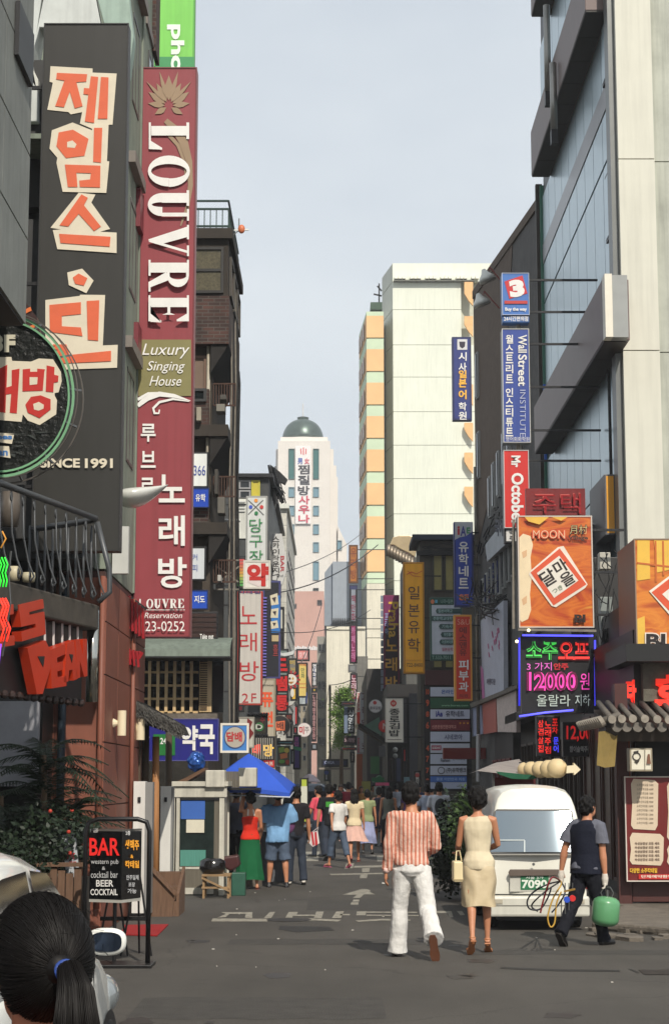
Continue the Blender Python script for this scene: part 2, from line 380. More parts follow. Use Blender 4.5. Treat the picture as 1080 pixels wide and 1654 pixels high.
for (x0, y0, x1, y1, m_) in ((-1.6,14.2,.4,15.6, ASP2),(-1.2,20.6,1.1,21.3, ASP2),(1.4,19.4,3.6,19.9, ASP2),(-.4,26,1.6,28.2, ASP2)):
 n_ = 10; q = [(x0 + (x1 - x0) * u / n_ , y0 + .05 * sin(u * 2.1)) for u in range(n_ + 1)] + [(x1 - (x1 - x0) * u / n_, y1 + .05 * sin(u * 1.7)) for u in range(n_ + 1)]
 mb = MB(); mb.v = [(x, y, .0016) for x, y in q]; mb.f = [tuple(range(len(q)))]; struct('asphalt_patch', mb, m_)
IRON = mat('cast_iron_plate', (58,54,50), rough=.6, metal=.4, var=.3, bump=.5, bs=40)
for (x, y, r_) in ((-.6,24.2,.3),(1.2,31,.32)):
 mc_ = MB(); mc_.v = [(x + r_ * cos(j * pi / 16), y + r_ * sin(j * pi / 16),.005) for j in range(32)]; mc_.f = [tuple(range(32))]; struct('manhole_cover', mc_, IRON)
STN = mat('oil_stain', (50,46,42), rough=.5, var=.3)
rs_ = random.Random(6)
for i in range(16):
 x, y, r_ = rs_.uniform(-1.8,3.2), rs_.uniform(13.5,28), rs_.uniform(.04,.16); mc_ = MB(); mc_.v = [(x + r_ * cos(j * pi / 8) * rs_.uniform(.7,1.2), y + r_ * 1.6 * sin(j * pi / 8) * rs_.uniform(.7,1.2),.0024) for j in range(16)]; mc_.f = [tuple(range(16))]; struct('oil_stain', mc_, STN)
# small litter flecks
fl = MB()
for i in range(34):
 x, y = random.uniform(-1.8,3.6), random.uniform(13,34); s_ = random.uniform(.008,.03)
 fl.box(x, y, .001, x + s_, y + s_ * random.uniform(.5,1.5),.008)
fl.build('litter', mat('paper_bits', (190,185,175), var=.2), kind='stuff')
# cracked raised pavement on the right
CONC = mat('worn_concrete', (108,100,90), rough=.9, var=.35, scale=4, bump=.8, bs=20)
pv = MB(); pts = [PG(955,1502), PG(985,1476),(3.98,25.4,0),(3.98,34,0),(9,34,0),(9,21.5,0),(4.0,21.6,0)]
pv.prism([Vector((p[0], p[1],0)) for p in pts],(0,0,.1)); struct('pavement_slab', pv, CONC, bevel=.03)
rng = random.Random(4)
for i in range(26):
 x, y = rng.uniform(3.1,4.6), rng.uniform(21.2,23.2); s_ = rng.uniform(.05,.22)
 q = [Vector((x + s_ * cos(a) * rng.uniform(.6,1.2), y + s_ * 1.4 * sin(a) * rng.uniform(.6,1.2),0)) for a in [j * 2 * pi / 6 for j in range(6)]]
 struct('paving_stone', MB().prism(q, (0,0, rng.uniform(.02,.05))), CONC)

# ================= buildings =================
def win(root, X0, X1, y, Z0, Z1, n=1, frame=(60,60,60), glass=None, fw=.05, axis='y', nrow=1, proud=.05):
 """window on a wall facing -Y (axis y, wall at y) or facing +-X (axis x: X0,X1 are depths, y is the wall's X, proud signed)"""
 f = MB(); p_ = MB(); gm = glass or GLASSD
 def bb(mb, a, b, c, d, e, g_):
  if axis == 'y': mb.box(a, y - g_, b, c, y - e, d)
  else: mb.box(y + math.copysign(e, proud), a, b, y + math.copysign(g_, proud), c, d)
 ap = abs(proud)
 bb(f, X0, Z0, X0 + fw, Z1,.002, ap); bb(f, X1 - fw, Z0, X1, Z1,.002, ap); bb(f, X0 + fw, Z0, X1 - fw, Z0 + fw, .002, ap); bb(f, X0 + fw, Z1 - fw, X1 - fw, Z1,.002, ap)
 for i in range(1, n):
  xm = X0 + (X1 - X0) * i / n; bb(f, xm - fw / 2, Z0 + fw, xm + fw / 2, Z1 - fw, .002, ap * .9)
 for i in range(1, nrow):
  zm = Z0 + (Z1 - Z0) * i / nrow; bb(f, X0 + fw, zm - fw / 2, X1 - fw, zm + fw / 2,.002, ap * .85)
 fo = f.build('window', paint(frame), root); bb(p_, X0 + fw, Z0 + fw, X1 - fw, Z1 - fw, .001,.014); p_.build('pane', gm, fo); return fo
def winp(root, r, D, **k):
 x0, y0, x1, y1 = r; a = P(x0,(y0 + y1) / 2, D); b = P(x1,(y0 + y1) / 2, D); t = P((x0 + x1) / 2, y0, D); u = P((x0 + x1) / 2, y1, D)
 return win(root, a.x, b.x, D, u.z, t.z, **k)
def zat(y, D): return P(540, y, D).z
def xat(x, y, D): return P(x, y, D).x
RENDER_ = {}
PLW = mat('white_plaster', (205,205,196), rough=.8, var=.16, scale=1.2, streak=.22, bump=.15)
PLG = mat('grey_green_plaster', (128,136,122), rough=.85, var=.25, scale=1.5, streak=.3, bump=.2)
TILEG = mat('grey_stone_tile', (126,128,122), rough=.6, var=.2, scale=2, streak=.2)
def brickmat(name, c1, c2, mortar, sx=.22, sy=.07, lo=.6):
 m = bpy.data.materials.new(name); m.use_nodes = True; N = m.node_tree.nodes; L = m.node_tree.links; b = N['Principled BSDF']
 t = N.new('ShaderNodeTexCoord'); sp = N.new('ShaderNodeSeparateXYZ'); L.new(t.outputs['Object'], sp.inputs[0]); ad = N.new('ShaderNodeMath'); ad.operation = 'ADD'; L.new(sp.outputs[0], ad.inputs[0]); L.new(sp.outputs[1], ad.inputs[1])
 cb = N.new('ShaderNodeCombineXYZ'); L.new(ad.outputs[0], cb.inputs[0]); L.new(sp.outputs[2], cb.inputs[1])
 k = N.new('ShaderNodeTexBrick'); k.inputs['Scale'].default_value = 1; k.inputs['Brick Width'].default_value = sx; k.inputs['Row Height'].default_value = sy; k.inputs['Mortar Size'].default_value = .008
 k.inputs['Color1'].default_value = (*s2l(c1),1); k.inputs['Color2'].default_value = (*s2l(c2),1); k.inputs['Mortar'].default_value = (*s2l(mortar),1)
 L.new(cb.outputs[0], k.inputs[0]); nz_ = N.new('ShaderNodeTexNoise'); nz_.inputs['Scale'].default_value = 2.5; nz_.inputs['Detail'].default_value = 6; L.new(t.outputs['Object'], nz_.inputs[0])
 r = N.new('ShaderNodeMapRange'); r.inputs[1].default_value = .3; r.inputs[2].default_value = .7; r.inputs[3].default_value = lo; r.inputs[4].default_value = 1.1 - (lo - .6) * .2; L.new(nz_.outputs[0], r.inputs[0])
 vm = N.new('ShaderNodeVectorMath'); vm.operation = 'SCALE'; L.new(k.outputs[0], vm.inputs[0]); L.new(r.outputs[0], vm.inputs['Scale']); L.new(vm.outputs[0], b.inputs['Base Color'])
 bp = N.new('ShaderNodeBump'); bp.inputs['Strength'].default_value = .7; bp.inputs['Distance'].default_value = .01; bp.invert = True; L.new(k.outputs['Fac'], bp.inputs['Height']); L.new(bp.outputs[0], b.inputs['Normal']); b.inputs['Roughness'].default_value = .85
 return m
BRICK = brickmat('red_brown_brick', (82,52,44),(56,40,36),(84,78,72))
BRICKG = brickmat('grey_small_brick', (92,88,80),(74,70,64),(60,57,52),.2,.06)
BROWNW = mat('dark_brown_render', (66,57,48), rough=.8, var=.3, scale=1.5, streak=.3, bump=.2)

# --- nearest left building, grey stone panels, wall along the street ---
b = thing('stone_building', 'grey stone-clad building wall close at the edge beside the dark banner', 'building', (-4,11,0))
bx(-7,5.0,5.9,-2.83,15.9,13).build('wall', mat('panel_joint_dark', (50,50,48), var=.2), b); bx(-7,5.0,0,-3.5,15.9,5.88).build('lower_wall', mat('panel_joint_dark', (50,50,48), var=.2), b)
z = 5.92
while z < 12.8:
 y = 5.0
 while y < 15.8:
  y1 = min(y + 1.2,15.9); bx(-2.828, y + .006, z, -2.805, y1 - .006, min(z + .78,13)).build('panel', TILEG, b); y += 1.2
 bx(-7,15.902, z, -2.83,15.915, z + .78).build('panel', TILEG, b); z += .8
bx(-2.80,14.95,8.1,-2.76,15.7,8.6).build('pipe_box', DARK, b)

# --- white angled bay building behind the banner ---
b = thing('white_bay_building', 'white building with slanted bay frames behind the tall dark banner', 'building', (-4.5,22,0))
bx(-8,22,4.4,-2.82,25,13.6).build('wall', PLG, b)
PW = mat('white_bay_paint', (196,200,196), rough=.6, var=.12, streak=.2)
shb = Sheet((0,20.6,0),(0,-1,0))
def slab(poly, nm, m, dep, root, sh):
 mb = MB(); sh.poly(mb, poly, -dep, dep); return mb.build(nm, m, root, bevel=.01)
slab([(30,-30),(72,-30),(52,100),(62,150),(62,196),(22,196),(28,30)], 'bay_side', PW, .5, b, shb)
slab([(76,-30),(150,-30),(164,44),(64,44),(60,60),(50,95),(68,10)], 'bay_frame', PW, .3, b, shb)
slab([(150,-30),(206,-30),(216,60),(208,120),(170,44)], 'bay_frame', mat('pale_green_panel', (150,170,158), var=.15, streak=.2),.25, b, shb)
slab([(40,84),(29,92),(62,150),(62,128)], 'sill', PLW, .7, b, shb)
MB().box(-4.55,20.0,9.2,-2.9,21.95,9.26).build('ledge', PLG, b)
for z0 in (4.6,6.6,8.6): bx(-3.9,20.7, z0,-3.0,20.95, z0 + 1.85).build('dark_panel', mat('charcoal_panel', (52,52,52), rough=.5, var=.2, streak=.2), b)
bx(-4.6,21.0,4.4,-2.95,22,9.1).build('dark_bay', mat('charcoal_bay', (46,47,47), rough=.6, var=.2), b)

# --- red corner bar building ---
RED = mat('terracotta_panel', (128,76,59), rough=.55, var=.16, scale=2.5, streak=.1, bump=.05)
b = thing('red_bar_building', 'terracotta panelled corner bar building with green-grey upper storeys', 'building', (-4.5,23,0))
bx(-8,22.03,0,-2.83,26.6,4.38).build('wall', mat('terracotta_joint', (62,34,28), var=.2), b)
zc = [0,.85,1.52,2.28,3.1,3.75,4.3]
for i in range(6):
 z0, z1 = zc[i] + .008, zc[i + 1] - .008
 for (xa, xb) in ((-5.2,-4.45),(-4.43,-3.62),(-3.6,-2.815)): bx(xa + .006,22.0, z0, xb - .006,22.028, z1).build('panel', RED, b)
 for (ya, yb) in ((22.02,23.3),(23.32,24.9),(24.92,26.6)): bx(-2.828, ya + .006, z0,-2.80, yb - .006, z1).build('panel', RED, b)
bx(-7.9,25.05,4.42,-2.80,26.5,15.2).build('upper_wall', PLG, b)
for (ya, z0, z1) in ((25.7,6,7.2),(25.7,8.4,9.8),(25.7,11.1,12.7), ):
 win(b, ya, ya + .75,-2.80, z0, z1, n=2, axis='x', frame=(60,60,58), proud=.02)
for z0 in (7.45,10.1,12.95): bx(-2.80,25.3, z0,-2.77,26.4, z0 + .14).build('ledge', mat('ledge_grey', (120,112,105), var=.2), b)
bx(-2.799,26.2,12.9,-2.74,26.79,15.2).build('brick_panel', BRICK, b)
bx(-2.74,26.5,14.3,-2.6,26.75,15.6).build('cabinet', paint((215,200,180)), b)
bx(-2.80,22.5,4.40,-2.6,22.6,5.0).build('cable_box', paint((190,190,185)), b)
bx(-7.9,23.6,4.42,-2.86,25.04,15.2).build('upper_wall', PLG, b)
for z0 in (6.1,8.5,11.2): win(b, 23.9,24.7,-2.86, z0, z0 + 1.3, n=2, axis='x', frame=(60,60,58), proud=.05)
for z0 in (7.6,10.2,12.9): bx(-2.86,23.6, z0,-2.72,24.95, z0 + .16).build('ledge', mat('ledge_grey', (120,112,105), var=.2), b)
# ribs at the corner and downpipe
MB().tube([(-2.84,21.93,.3),(-2.84,21.93,4.3)],.035,10).build('downpipe', RED, b, smooth=True)
MB().tube([(-2.76,24.7,.3),(-2.76,24.7,4.3)],.03,10).build('downpipe', RED, b, smooth=True)
MB().tube([(-3.3,21.9,1.4),(-3.3,21.9,4.3)],.05,10).build('downpipe', mat('blue_grey_pipe', (60,72,84), rough=.4, metal=.5, var=.2), b, smooth=True)
bx(-4.6,21.1,1.6,-4.1,21.19,3.35).build('glass_door', mat('pale_blind', (150,150,155), rough=.3, var=.15), b)
bx(-3.95,21.1,1.75,-3.45,21.19,3.3).build('window_blind', mat('pale_blind', (150,150,155)), b); bx(-8,21.2,0,-3.42,21.99,4.4).build('dark_shopfront', mat('shopfront_black', (26,25,25), rough=.3, var=.2), b)

# --- dark brick building with cantilevered storeys ---
b = thing('brick_tier_building', 'dark brown brick building with overhanging storeys and roof railing', 'building', (-3,34.5,0))
DKB = mat('soot_brown', (52,46,40), rough=.85, var=.3, scale=3, bump=.2)
bx(-5.5,33.3,0,-2.32,37.6,11.8).build('wall', BROWNW, b)
bx(-5.5,33.0,9.97,-1.99,36.8,10.9).build('brick_band', BRICK, b)
bx(-5.5,33.02,10.9,-2.01,36.78,12.0).build('top_storey', DKB, b)
bx(-5.55,32.9,12.0,-1.93,36.9,12.2).build('roof', DKB, b)
for (z0, z1) in ((8.2,8.8),(6.35,6.9)):
 bx(-5.5,33.0, z0,-1.99,36.8, z0 + .22).build('floor_slab', DKB, b)
 bx(-5.5,33.01, z0 + .22,-2.35,36.7, z1 + .3).build('brick_parapet', BRICK, b)
win(b, -2.85,-2.1,33.02,10.95,11.85, n=1, nrow=2, glass=mat('lattice_glass', (86,80,62), rough=.3, var=.5, scale=25), frame=(40,38,36))
for i in range(3): win(b, 33.3 + i * 1.15,34.25 + i * 1.15,-2.01,10.98,11.75, axis='x', frame=(60,55,48), glass=mat('amber_glass', (120,92,60), rough=.3, var=.3))
win(b, -3.0,-2.42,33.3,9.1,9.8, frame=(110,85,70), glass=mat('brown_blind', (112,92,78), var=.1)); win(b, -2.9,-2.38,33.3,8.95,9.1, fw=.02)
win(b, -3.0,-2.4,33.0,8.85,9.3 - .2, n=1, frame=(50,50,50))
MB().tube([(-2.38,33.2,6.4),(-2.38,33.2,10)],.035,8).build('downpipe', mat('cream_pipe', (170,162,145), var=.3, scale=10), b, smooth=True)
# sloped soffit under each overhang
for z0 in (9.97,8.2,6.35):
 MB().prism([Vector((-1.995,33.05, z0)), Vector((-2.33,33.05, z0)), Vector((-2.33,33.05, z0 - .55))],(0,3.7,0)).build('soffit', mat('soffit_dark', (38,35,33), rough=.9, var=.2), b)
for (px, py, w_, h2, c_) in ((350,655,14,12,(120,116,106)),(352,805,12,26,(96,92,84)),(356,640,10,8,(70,66,60)),(318,660,8,22,(150,142,126)),(347,760,6,40,(60,56,50)),(352,930,6,10,(170,166,158))):
 a_ = P(px, py + h2,33.0); c2_ = P(px + w_, py, 33.0); bx(a_.x, 32.85, a_.z, c2_.x, 33.2, c2_.z).build('wall_unit', mat('unit_%d' % c_[0], c_, rough=.6, var=.2), b, bevel=.01)
for (ya, yb) in ((620,655),(770,802),(905,940)):
 for i in range(9): MB().bar(P(345 + i * 4.4, yb, 33.4), P(345 + i * 4.4, ya, 33.4),.02).build('baluster', RUST, b)
 for yy in (ya, yb): MB().bar(P(345, yy, 33.4), P(381, yy, 33.4),.03).build('rail', RUST, b)
GR = mat('green_railing', (44,62,58), rough=.5, metal=.4, var=.2)
rl = thing('roof_railing', 'dark green metal railing on the brown brick building roof', 'railing', (-2.5,33,12.2))
for z0 in (12.28,12.62,12.78): MB().bar((-3.4,33.05, z0),(-2.02,33.05, z0),.035).build('rail', GR, rl); MB().bar((-2.02,33.05, z0),(-2.02,36.5, z0),.035).build('rail', GR, rl)
for i in range(13): MB().bar((-3.4 + i * .115,33.05,12.2),(-3.4 + i * .115,33.05,12.64),.018).build('baluster', GR, rl)
for i in range(18): MB().bar((-2.02,33.2 + i * .18,12.2),(-2.02,33.2 + i * .18,12.64),.018).build('baluster', GR, rl)
an = thing('roof_antenna', 'small white roof aerial with orange dish above the brick building', 'antenna', (-1.96,35,12.2))
MB().tube([P(372,384,34), P(386,372,34), P(386,353,34)],.012,6).build('mast', STEEL, an); MB().ball(P(390,370,34),.07,.05,.09).build('dish', paint((200,110,70)), an, smooth=True); MB().bar(P(378,372,34), P(402,371,34),.03).build('arm', paint((220,220,215)), an)
# cafe front on its ground floors: awning, lattice windows
aw = thing('cafe_awning', 'faded grey-green rounded awning over the wooden lattice window', 'awning', (-2.9,32.6,4.3))
m_ = MB(); n_ = 8
q0, q1 = xat(226,1040,32.2), xat(372,1040,32.2)
prof = [(zat(1030,33) + .0,33.0),(zat(1032,32.7),32.75),(zat(1038,32.4),32.4),(zat(1048,32.2),32.2),(zat(1060,32.15),32.15)]
for i in range(len(prof) - 1):
 for j in range(n_):
  xa, xb = q0 + (q1 - q0) * j / n_, q0 + (q1 - q0) * (j + 1) / n_
  (z0, y0),(z1, y1) = prof[i], prof[i + 1]; m_.add([(xa, y0, z0),(xb, y0, z0),(xb, y1, z1),(xa, y1, z1)],[(0,1,2,3)])
m_.build('canvas', mat('awning_canvas', (112,122,112), rough=.8, var=.2, streak=.3), aw, smooth=True); bx(q0,32.13, prof[-1][0] - .03, q1,33, prof[-1][0]).build('frame', DARK, aw)
cf = thing('lattice_window', 'pale wooden lattice window wall with folding shutters above the pharmacy sign', 'window', (-2.7,33,3))
WOOD = mat('pale_wood', (196,168,124), rough=.6, var=.2, scale=6, stretch=(8,8,.6))
zb, zt = zat(1150,33), zat(1064,33)
bx(xat(225,1100,33),33.2, zb, xat(360,1100,33),33.28, zt).build('pane', GLASSD, cf)
px = 228
for k_ in range(7):
 xa, xb = xat(px, 1100,33), xat(px + 13.5,1100,33)
 MB().bar((xa, 33.05, zb),(xa, 33.05, zt),.055,.05).build('slat', WOOD, cf)
 for r_ in range(5):
  z_ = zb + (zt - zb) * (r_) / 4.0; MB().bar((xa + .03,33.08, z_),(xb - .03,33.08, z_),.04).build('slat', WOOD, cf)
 px += 13.5
for (pa, pb) in ((322,336),(336,342)):
 bx(xat(pa, 1100,33),33.02, zb, xat(pb, 1100,33),33.06, zt).build('shutter', WOOD, cf)
for i in range(22):
 z_ = zb + .05 + (zt - zb - .1) * i / 21; MB().bar((xat(323,1100,33),33.0, z_),(xat(335,1100,33),33.0, z_),.012,.02).build('slat', mat('dark_wood_slot', (90,72,50), var=.1), cf)
bx(xat(225,1100,33),32.9, zb - .16, xat(352,1100,33),33.2, zb - .03).build('sill', CONC, cf)
bx(-5.4,33.05,0,-3.66,33.29,4.2).build('dark_bay', BLACK, b)
# shutters row openings in the ground floor: shop interior glass
bx(-4.3,33.0,.1,-2.35,33.28,2.35).build('shop_glass', mat('shop_interior', (52,50,46), rough=.25, var=.5, scale=5), b)

# --- left row further down the street ---
def far_block(name, label, px0, px1, ytop, D0, D1, m, root=True, xside=None):
 X0, X1 = xat(px0, ytop, D0), xat(px1, ytop, D0); zt = zat(ytop, D0)
 b = thing(name, label, 'building', ((X0 + X1) / 2,(D0 + D1) / 2,0))
 bx(X0, D0,0, X1, D1, zt).build('wall', m, b, bevel=0); return b, X0, X1, zt
b, X0, X1, zt = far_block('office_building', 'dark low building with yellow and black roof glazing behind the billiard sign', 330,434,772,58,72, mat('charcoal_wall', (58,60,60), rough=.6, var=.2))
winp(b, (386,776,405,790),58, frame=(150,150,150)); winp(b, (386,792,405,806),58, frame=(150,150,150)); winp(b, (406,776,420,802),58, frame=(190,180,60), glass=paint((196,180,60)))
bx(X0 - .1,57.8, zt, X1 + .15,72.1, zt + .12).build('roof', DARK, b)
for i in range(4): bx(xat(384,820,58),57.9, zat(812 + i * 5,58), xat(396,820,58),58, zat(810 + i * 5,58)).build('louvre', paint((200,200,196)), b)
bx(xat(382,820,58),57.95, zat(870,58), xat(398,820,58),58, zat(804,58)).build('white_panel', PLW, b)
for k_, yy in enumerate((870,930,990,1050,1110)):
 win(b, 58.6,64, X1, zat(yy + 30,58), zat(yy, 58), n=4, axis='x', frame=(120,120,118))
 win(b, 65,71, X1, zat(yy + 30,58), zat(yy, 58), n=4, axis='x', frame=(120,120,118))
TW = brickmat('white_square_tile', (206,202,190),(190,188,178),(110,112,110),.62,.55)
b, X0, X1, zt = far_block('tiled_building', 'white square-tiled building left of the domed tower', 400,463,822,76,92, TW)
bx(X0,75.8, zt, X1 + .1,92, zt + .2).build('roof', PLW, b)
for yy in (880,930,980,1030,1080,1130): win(b, 77,90, X1, zat(yy + 22,76), zat(yy, 76), n=7, axis='x', frame=(150,150,150))
sc_ = thing('folded_sign_frame', 'tangled black folded tarpaulin and frame hanging off the roof edge', 'frame', (-2.3,60,10))
rng = random.Random(5)
f_ = MB()
for i in range(30):
 a = P(rng.uniform(434,452), rng.uniform(752,775),60); c_ = P(rng.uniform(440,462), rng.uniform(765,815),60); a.y += rng.uniform(-.4,.4); f_.bar(a, c_, rng.uniform(.02,.06))
f_.build('frame', DARK, sc_)
MB().prism([P(436,750,60), P(452,762,60), P(464,774,60), P(460,782,60), P(450,776,60), P(444,822,60), P(438,800,60)],(0,.3,0)).build('tarpaulin', BLACK, sc_)
b, X0, X1, zt = far_block('concrete_building', 'grey concrete building down the left of the lane', 440,470,1040,96,122, mat('mid_concrete', (120,118,110), var=.25, streak=.3))
for yy in (1060,1090,1120,1150,1180): win(b, 97,120, X1, zat(yy + 16,96), zat(yy, 96), n=8, axis='x', frame=(150,150,150))
b, X0, X1, zt = far_block('tan_building', 'tan rendered building at the far left end of the lane', 470,497,1090,150,175, mat('tan_render', (150,140,120), var=.2, streak=.2))
for i, yy in enumerate(range(1100,1240,20)):
 for xx in (473,481,489): winp(b, (xx, yy, xx + 5, yy + 9),150, frame=(120,120,118), fw=.06)
# pink block
b, X0, X1, zt = far_block('pink_building', 'plain dusty pink block below the domed tower', 455,523,955,210,240, mat('dusty_pink', (196,156,144), rough=.8, var=.1, scale=.3, streak=.1))
for r_ in ((471,975,479,983),(512,969,520,978)): winp(b, r_, 210, n=2, frame=(90,80,80), fw=.1)
for i in range(22): bx(xat(463 + i * 2.8,1043,205),205, zat(1050,205), xat(465 + i * 2.8,1043,205),205.5, zat(1043 + (i % 3),205)).build('roof_light', paint((220,222,222)), b)
# white slab building and its shaded lane side
CRM = mat('cream_render', (214,208,190), rough=.85, var=.1, scale=.8, streak=.16)
b = thing('cream_slab_building', 'windowless cream building closing the lane with a stair slot', 'building', (1,128,0))
xa, xb = xat(527,1100,120), xat(590,1100,120); zt = zat(1017,120)
for (p0, p1) in ((527,531),(534.5,590)): bx(xat(p0,1100,120),120,0, xat(p1,1100,120),135, zt).build('wall', CRM, b)
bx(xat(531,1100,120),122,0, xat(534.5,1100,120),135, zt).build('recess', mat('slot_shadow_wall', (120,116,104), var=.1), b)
bx(xat(531,1100,120),120, zat(1107,120), xat(534.5,1100,120),121.9, zt).build('lintel', CRM, b)
bx(xa, 119.9, zt, xb, 135, zt + .2).build('roof', CRM, b)
b, X0, X1, zt = far_block('stepped_building', 'grey building with dark window bays left of the cream block', 512,526.5,1028,124,150, mat('lane_grey', (140,138,130), var=.2, streak=.25))
for i, yy in enumerate((1040,1070,1100,1130,1160,1190)): winp(b, (513.5, yy, 525, yy + 14),124, n=2, frame=(110,110,108))
for i, yy in enumerate((1200,1210)): pass
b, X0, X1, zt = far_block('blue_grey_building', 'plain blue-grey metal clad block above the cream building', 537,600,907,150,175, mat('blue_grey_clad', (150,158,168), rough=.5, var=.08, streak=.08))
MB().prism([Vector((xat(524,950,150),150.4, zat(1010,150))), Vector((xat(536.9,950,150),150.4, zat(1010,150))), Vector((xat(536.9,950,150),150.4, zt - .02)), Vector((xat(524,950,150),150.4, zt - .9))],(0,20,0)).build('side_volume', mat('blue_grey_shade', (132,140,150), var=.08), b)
for i in range(14): bx(xat(536 + i * 3,1010,149.6),149.5, zat(1014,150), xat(537.2 + i * 3,1010,149.6),149.95, zat(999,150)).build('fin', DARK, b)
# domed tower
TWR = brickmat('tower_stone_panel', (218,212,204),(214,208,200),(196,188,182),2.6,1.9,.94)
b = thing('domed_tower', 'tall pale stone tower with green copper dome at the end of the street', 'tower', (-5,300,0)); DT = 290
def tb(nm, p0, p1, yt, d0, d1, m): return bx(xat(p0,900, DT), d0,0, xat(p1,900, DT), d1, zat(yt, DT)).build(nm, m, b)
tb('shaft', 448,533,712,290,302, TWR); tb('side_shaft', 444,447.9,722,292,302, TWR); tb('side_shaft', 533.1,538.5,722,292,302, TWR); tb('side_shaft', 538.6,543,745,294,302, TWR)
tb('wing', 543.1,545.5,762,295,302, TWR); tb('cornice', 452,529,704,291,301, TWR)
MB().prism([P(545.6,850,294), P(560,880,294), P(560,1240,294), P(545.6,1240,294)],(0,8,0)).build('wing', TWR, b)
c0 = P(488,703, DT); rd = xat(522,700, DT) - xat(488,700, DT); hd = zat(669, DT) - c0.z
dm = MB(); rings = []
for i in range(12):
 a = i / 11 * pi / 2; rings.append((c0.x, 296, c0.z + .3 + hd * sin(a), max(.3, rd * cos(a) ** .85), max(.3, rd * cos(a) ** .85)))
dm.loft([(c0.x, 296, c0.z - .4, rd * 1.02, rd * 1.02),(c0.x, 296, c0.z + .25, rd * 1.02, rd * 1.02)],36).build('dome_base', PLW, b)
MB().loft(rings, 36).build('dome', mat('green_copper', (84,98,92), rough=.35, metal=.5, var=.4, scale=.35), b, smooth=True)
MB().loft([(c0.x, 296, zat(669, DT) - .2,.7,.7),(c0.x, 296, zat(663, DT),1.0,1.0),(c0.x, 296, zat(661, DT),.3,.3)],12).build('finial', mat('green_copper', (84,98,92)), b)
MB().tube([(c0.x, 296, zat(662, DT)),(c0.x, 296, zat(640, DT))],.12,6).build('spire', paint((200,200,200)), b)
TEAL = mat('teal_tower_glass', (58,106,104), rough=.2, var=.1); TEALB = mat('blue_tower_glass', (112,144,158), rough=.2, var=.1)
for xx in (466,505.5):
 winp(b, (xx, 725, xx + 9.5,774), DT, glass=TEAL, fw=.08, frame=(60,90,88), proud=.2)
 for (ya, yb) in ((787,803),(817,833),(847,863),(876,892),(907,937)): winp(b, (xx, ya, xx + 9.5, yb), DT, glass=TEALB, fw=.08, frame=(100,130,140), proud=.2)
winp(b, (544.5,873,552,888),293.9, glass=TEALB, fw=.1, frame=(100,130,140), proud=.2)
for xx in (466,505.5): winp(b, (xx, 950, xx + 9,954), DT, fw=.05, proud=.2)
shT = Sheet((0,289.7,0),(0,-1,0)); bnr = thing('sauna_banner', 'long white vertical banner with red hot-spring mark on the domed tower', 'banner', tuple(P(489,845,289.7)))
mb = MB(); shT.rect(mb, (477,720,502,846),0,.1); mb.build('cloth', paint((226,222,220)), bnr)
items_on(shT, [('o', (490,733,7,9,0,.03,16,0, pi),(206,60,64)),('p', [[(485,725),(486.5,725),(487,734),(485.5,734)],[(489.2,723),(490.8,723),(490.8,735),(489.2,735)],[(493.5,725),(495,725),(494.5,734),(493,734)]],(206,60,64)),('t', [('男', (480.5,740,488.5,750))], None, (80,100,170)),('t', [('女', (491.5,740,499.5,750))], None, (200,70,90)),('t', [('찜질방', (481,750,500,801))], None, (50,46,54), {'vert': True}),('t', [('사우나', (482,800,500,846))], None, (196,60,84), {'vert': True})], bnr, base=.12, step=.02)
# big cream tower block
b = thing('cream_tower_block', 'tall blank cream office block with fine floor joints and orange window bays', 'building', (9,152,0)); DB = 145
CRW = mat('cream_block_paint', (222,225,210), rough=.8, var=.05, scale=.35, streak=.1)
xa, xb = xat(635,700, DB), xat(830,700, DB)
ysj = [425,455,500,557,609,665,719,773,830,884,938,992,1046,1100,1263]
for i in range(len(ysj) - 1):
 z1, z0 = zat(ysj[i], DB), zat(ysj[i + 1], DB)
 if i in (1,2): segs = ((635,747),)
 else: segs = ((635,830),)
 for (p0, p1) in segs: bx(xat(p0,700, DB), DB, z0 + .02, xat(p1,700, DB) - .03, DB + .5, z1 - .02).build('wall_panel', CRW, b)
 MB().prism([Vector((xa, DB, z0 + .05)), Vector((xa, DB + .5, z0 + .05)), Vector((xat(620,700, DB) + .02, DB + 5, z0 + .05)), Vector((xat(620,700, DB), DB + 4.4, z0 + .05))][::-1],(0,0, z1 - z0 - .07)).build('wall_panel', mat('cream_block_grey', (206,208,196), rough=.8, var=.1, streak=.15), b)
bx(xat(621,700, DB) + .6, DB + .52,0, xat(830,700, DB), DB + 20, zat(427, DB)).build('core', mat('joint_grey', (186,186,168), var=.1), b)
for (ya, yb) in ((457,495),(512,545),(622,656),(684,714),(732,766),(787,820)):
 sh_ = Sheet((0, DB - .3,0),(0,-1,0)); mb = MB(); sh_.poly(mb, [(749, ya),(763, ya),(763, yb),(756, yb - 8),(749, yb - 20)],0,.3); mb.build('orange_bay', mat('orange_bay_paint', (226,178,122), var=.1), b)
for i in range(22):
 px = 637 + i * 6.2
 if i % 4 == 3: continue
 bx(xat(px, 450,144.6),144.4, zat(453,145), xat(px + 5,450,144.6),144.95, zat(447.5,145)).build('vent_box', paint((232,230,215)), b)
bx(xat(635,455,145),144.5, zat(456.5,145), xat(765,455,145),144.97, zat(454.5,145)).build('ledge', paint((96,96,88)), b)
for (x0_, y0_, x1_, y1_) in ((609,462,616,470),(603,475,616,478),(612,458,612,488)):
 MB().bar(P(x0_, y0_, 150), P(x1_, y1_, 150),.12).build('aerial', DARK, b)
bx(xat(598,490,152),152, zat(500,152), xat(617,490,152),156, zat(488,152)).build('roof_box', mat('green_box', (60,84,66), var=.2), b)
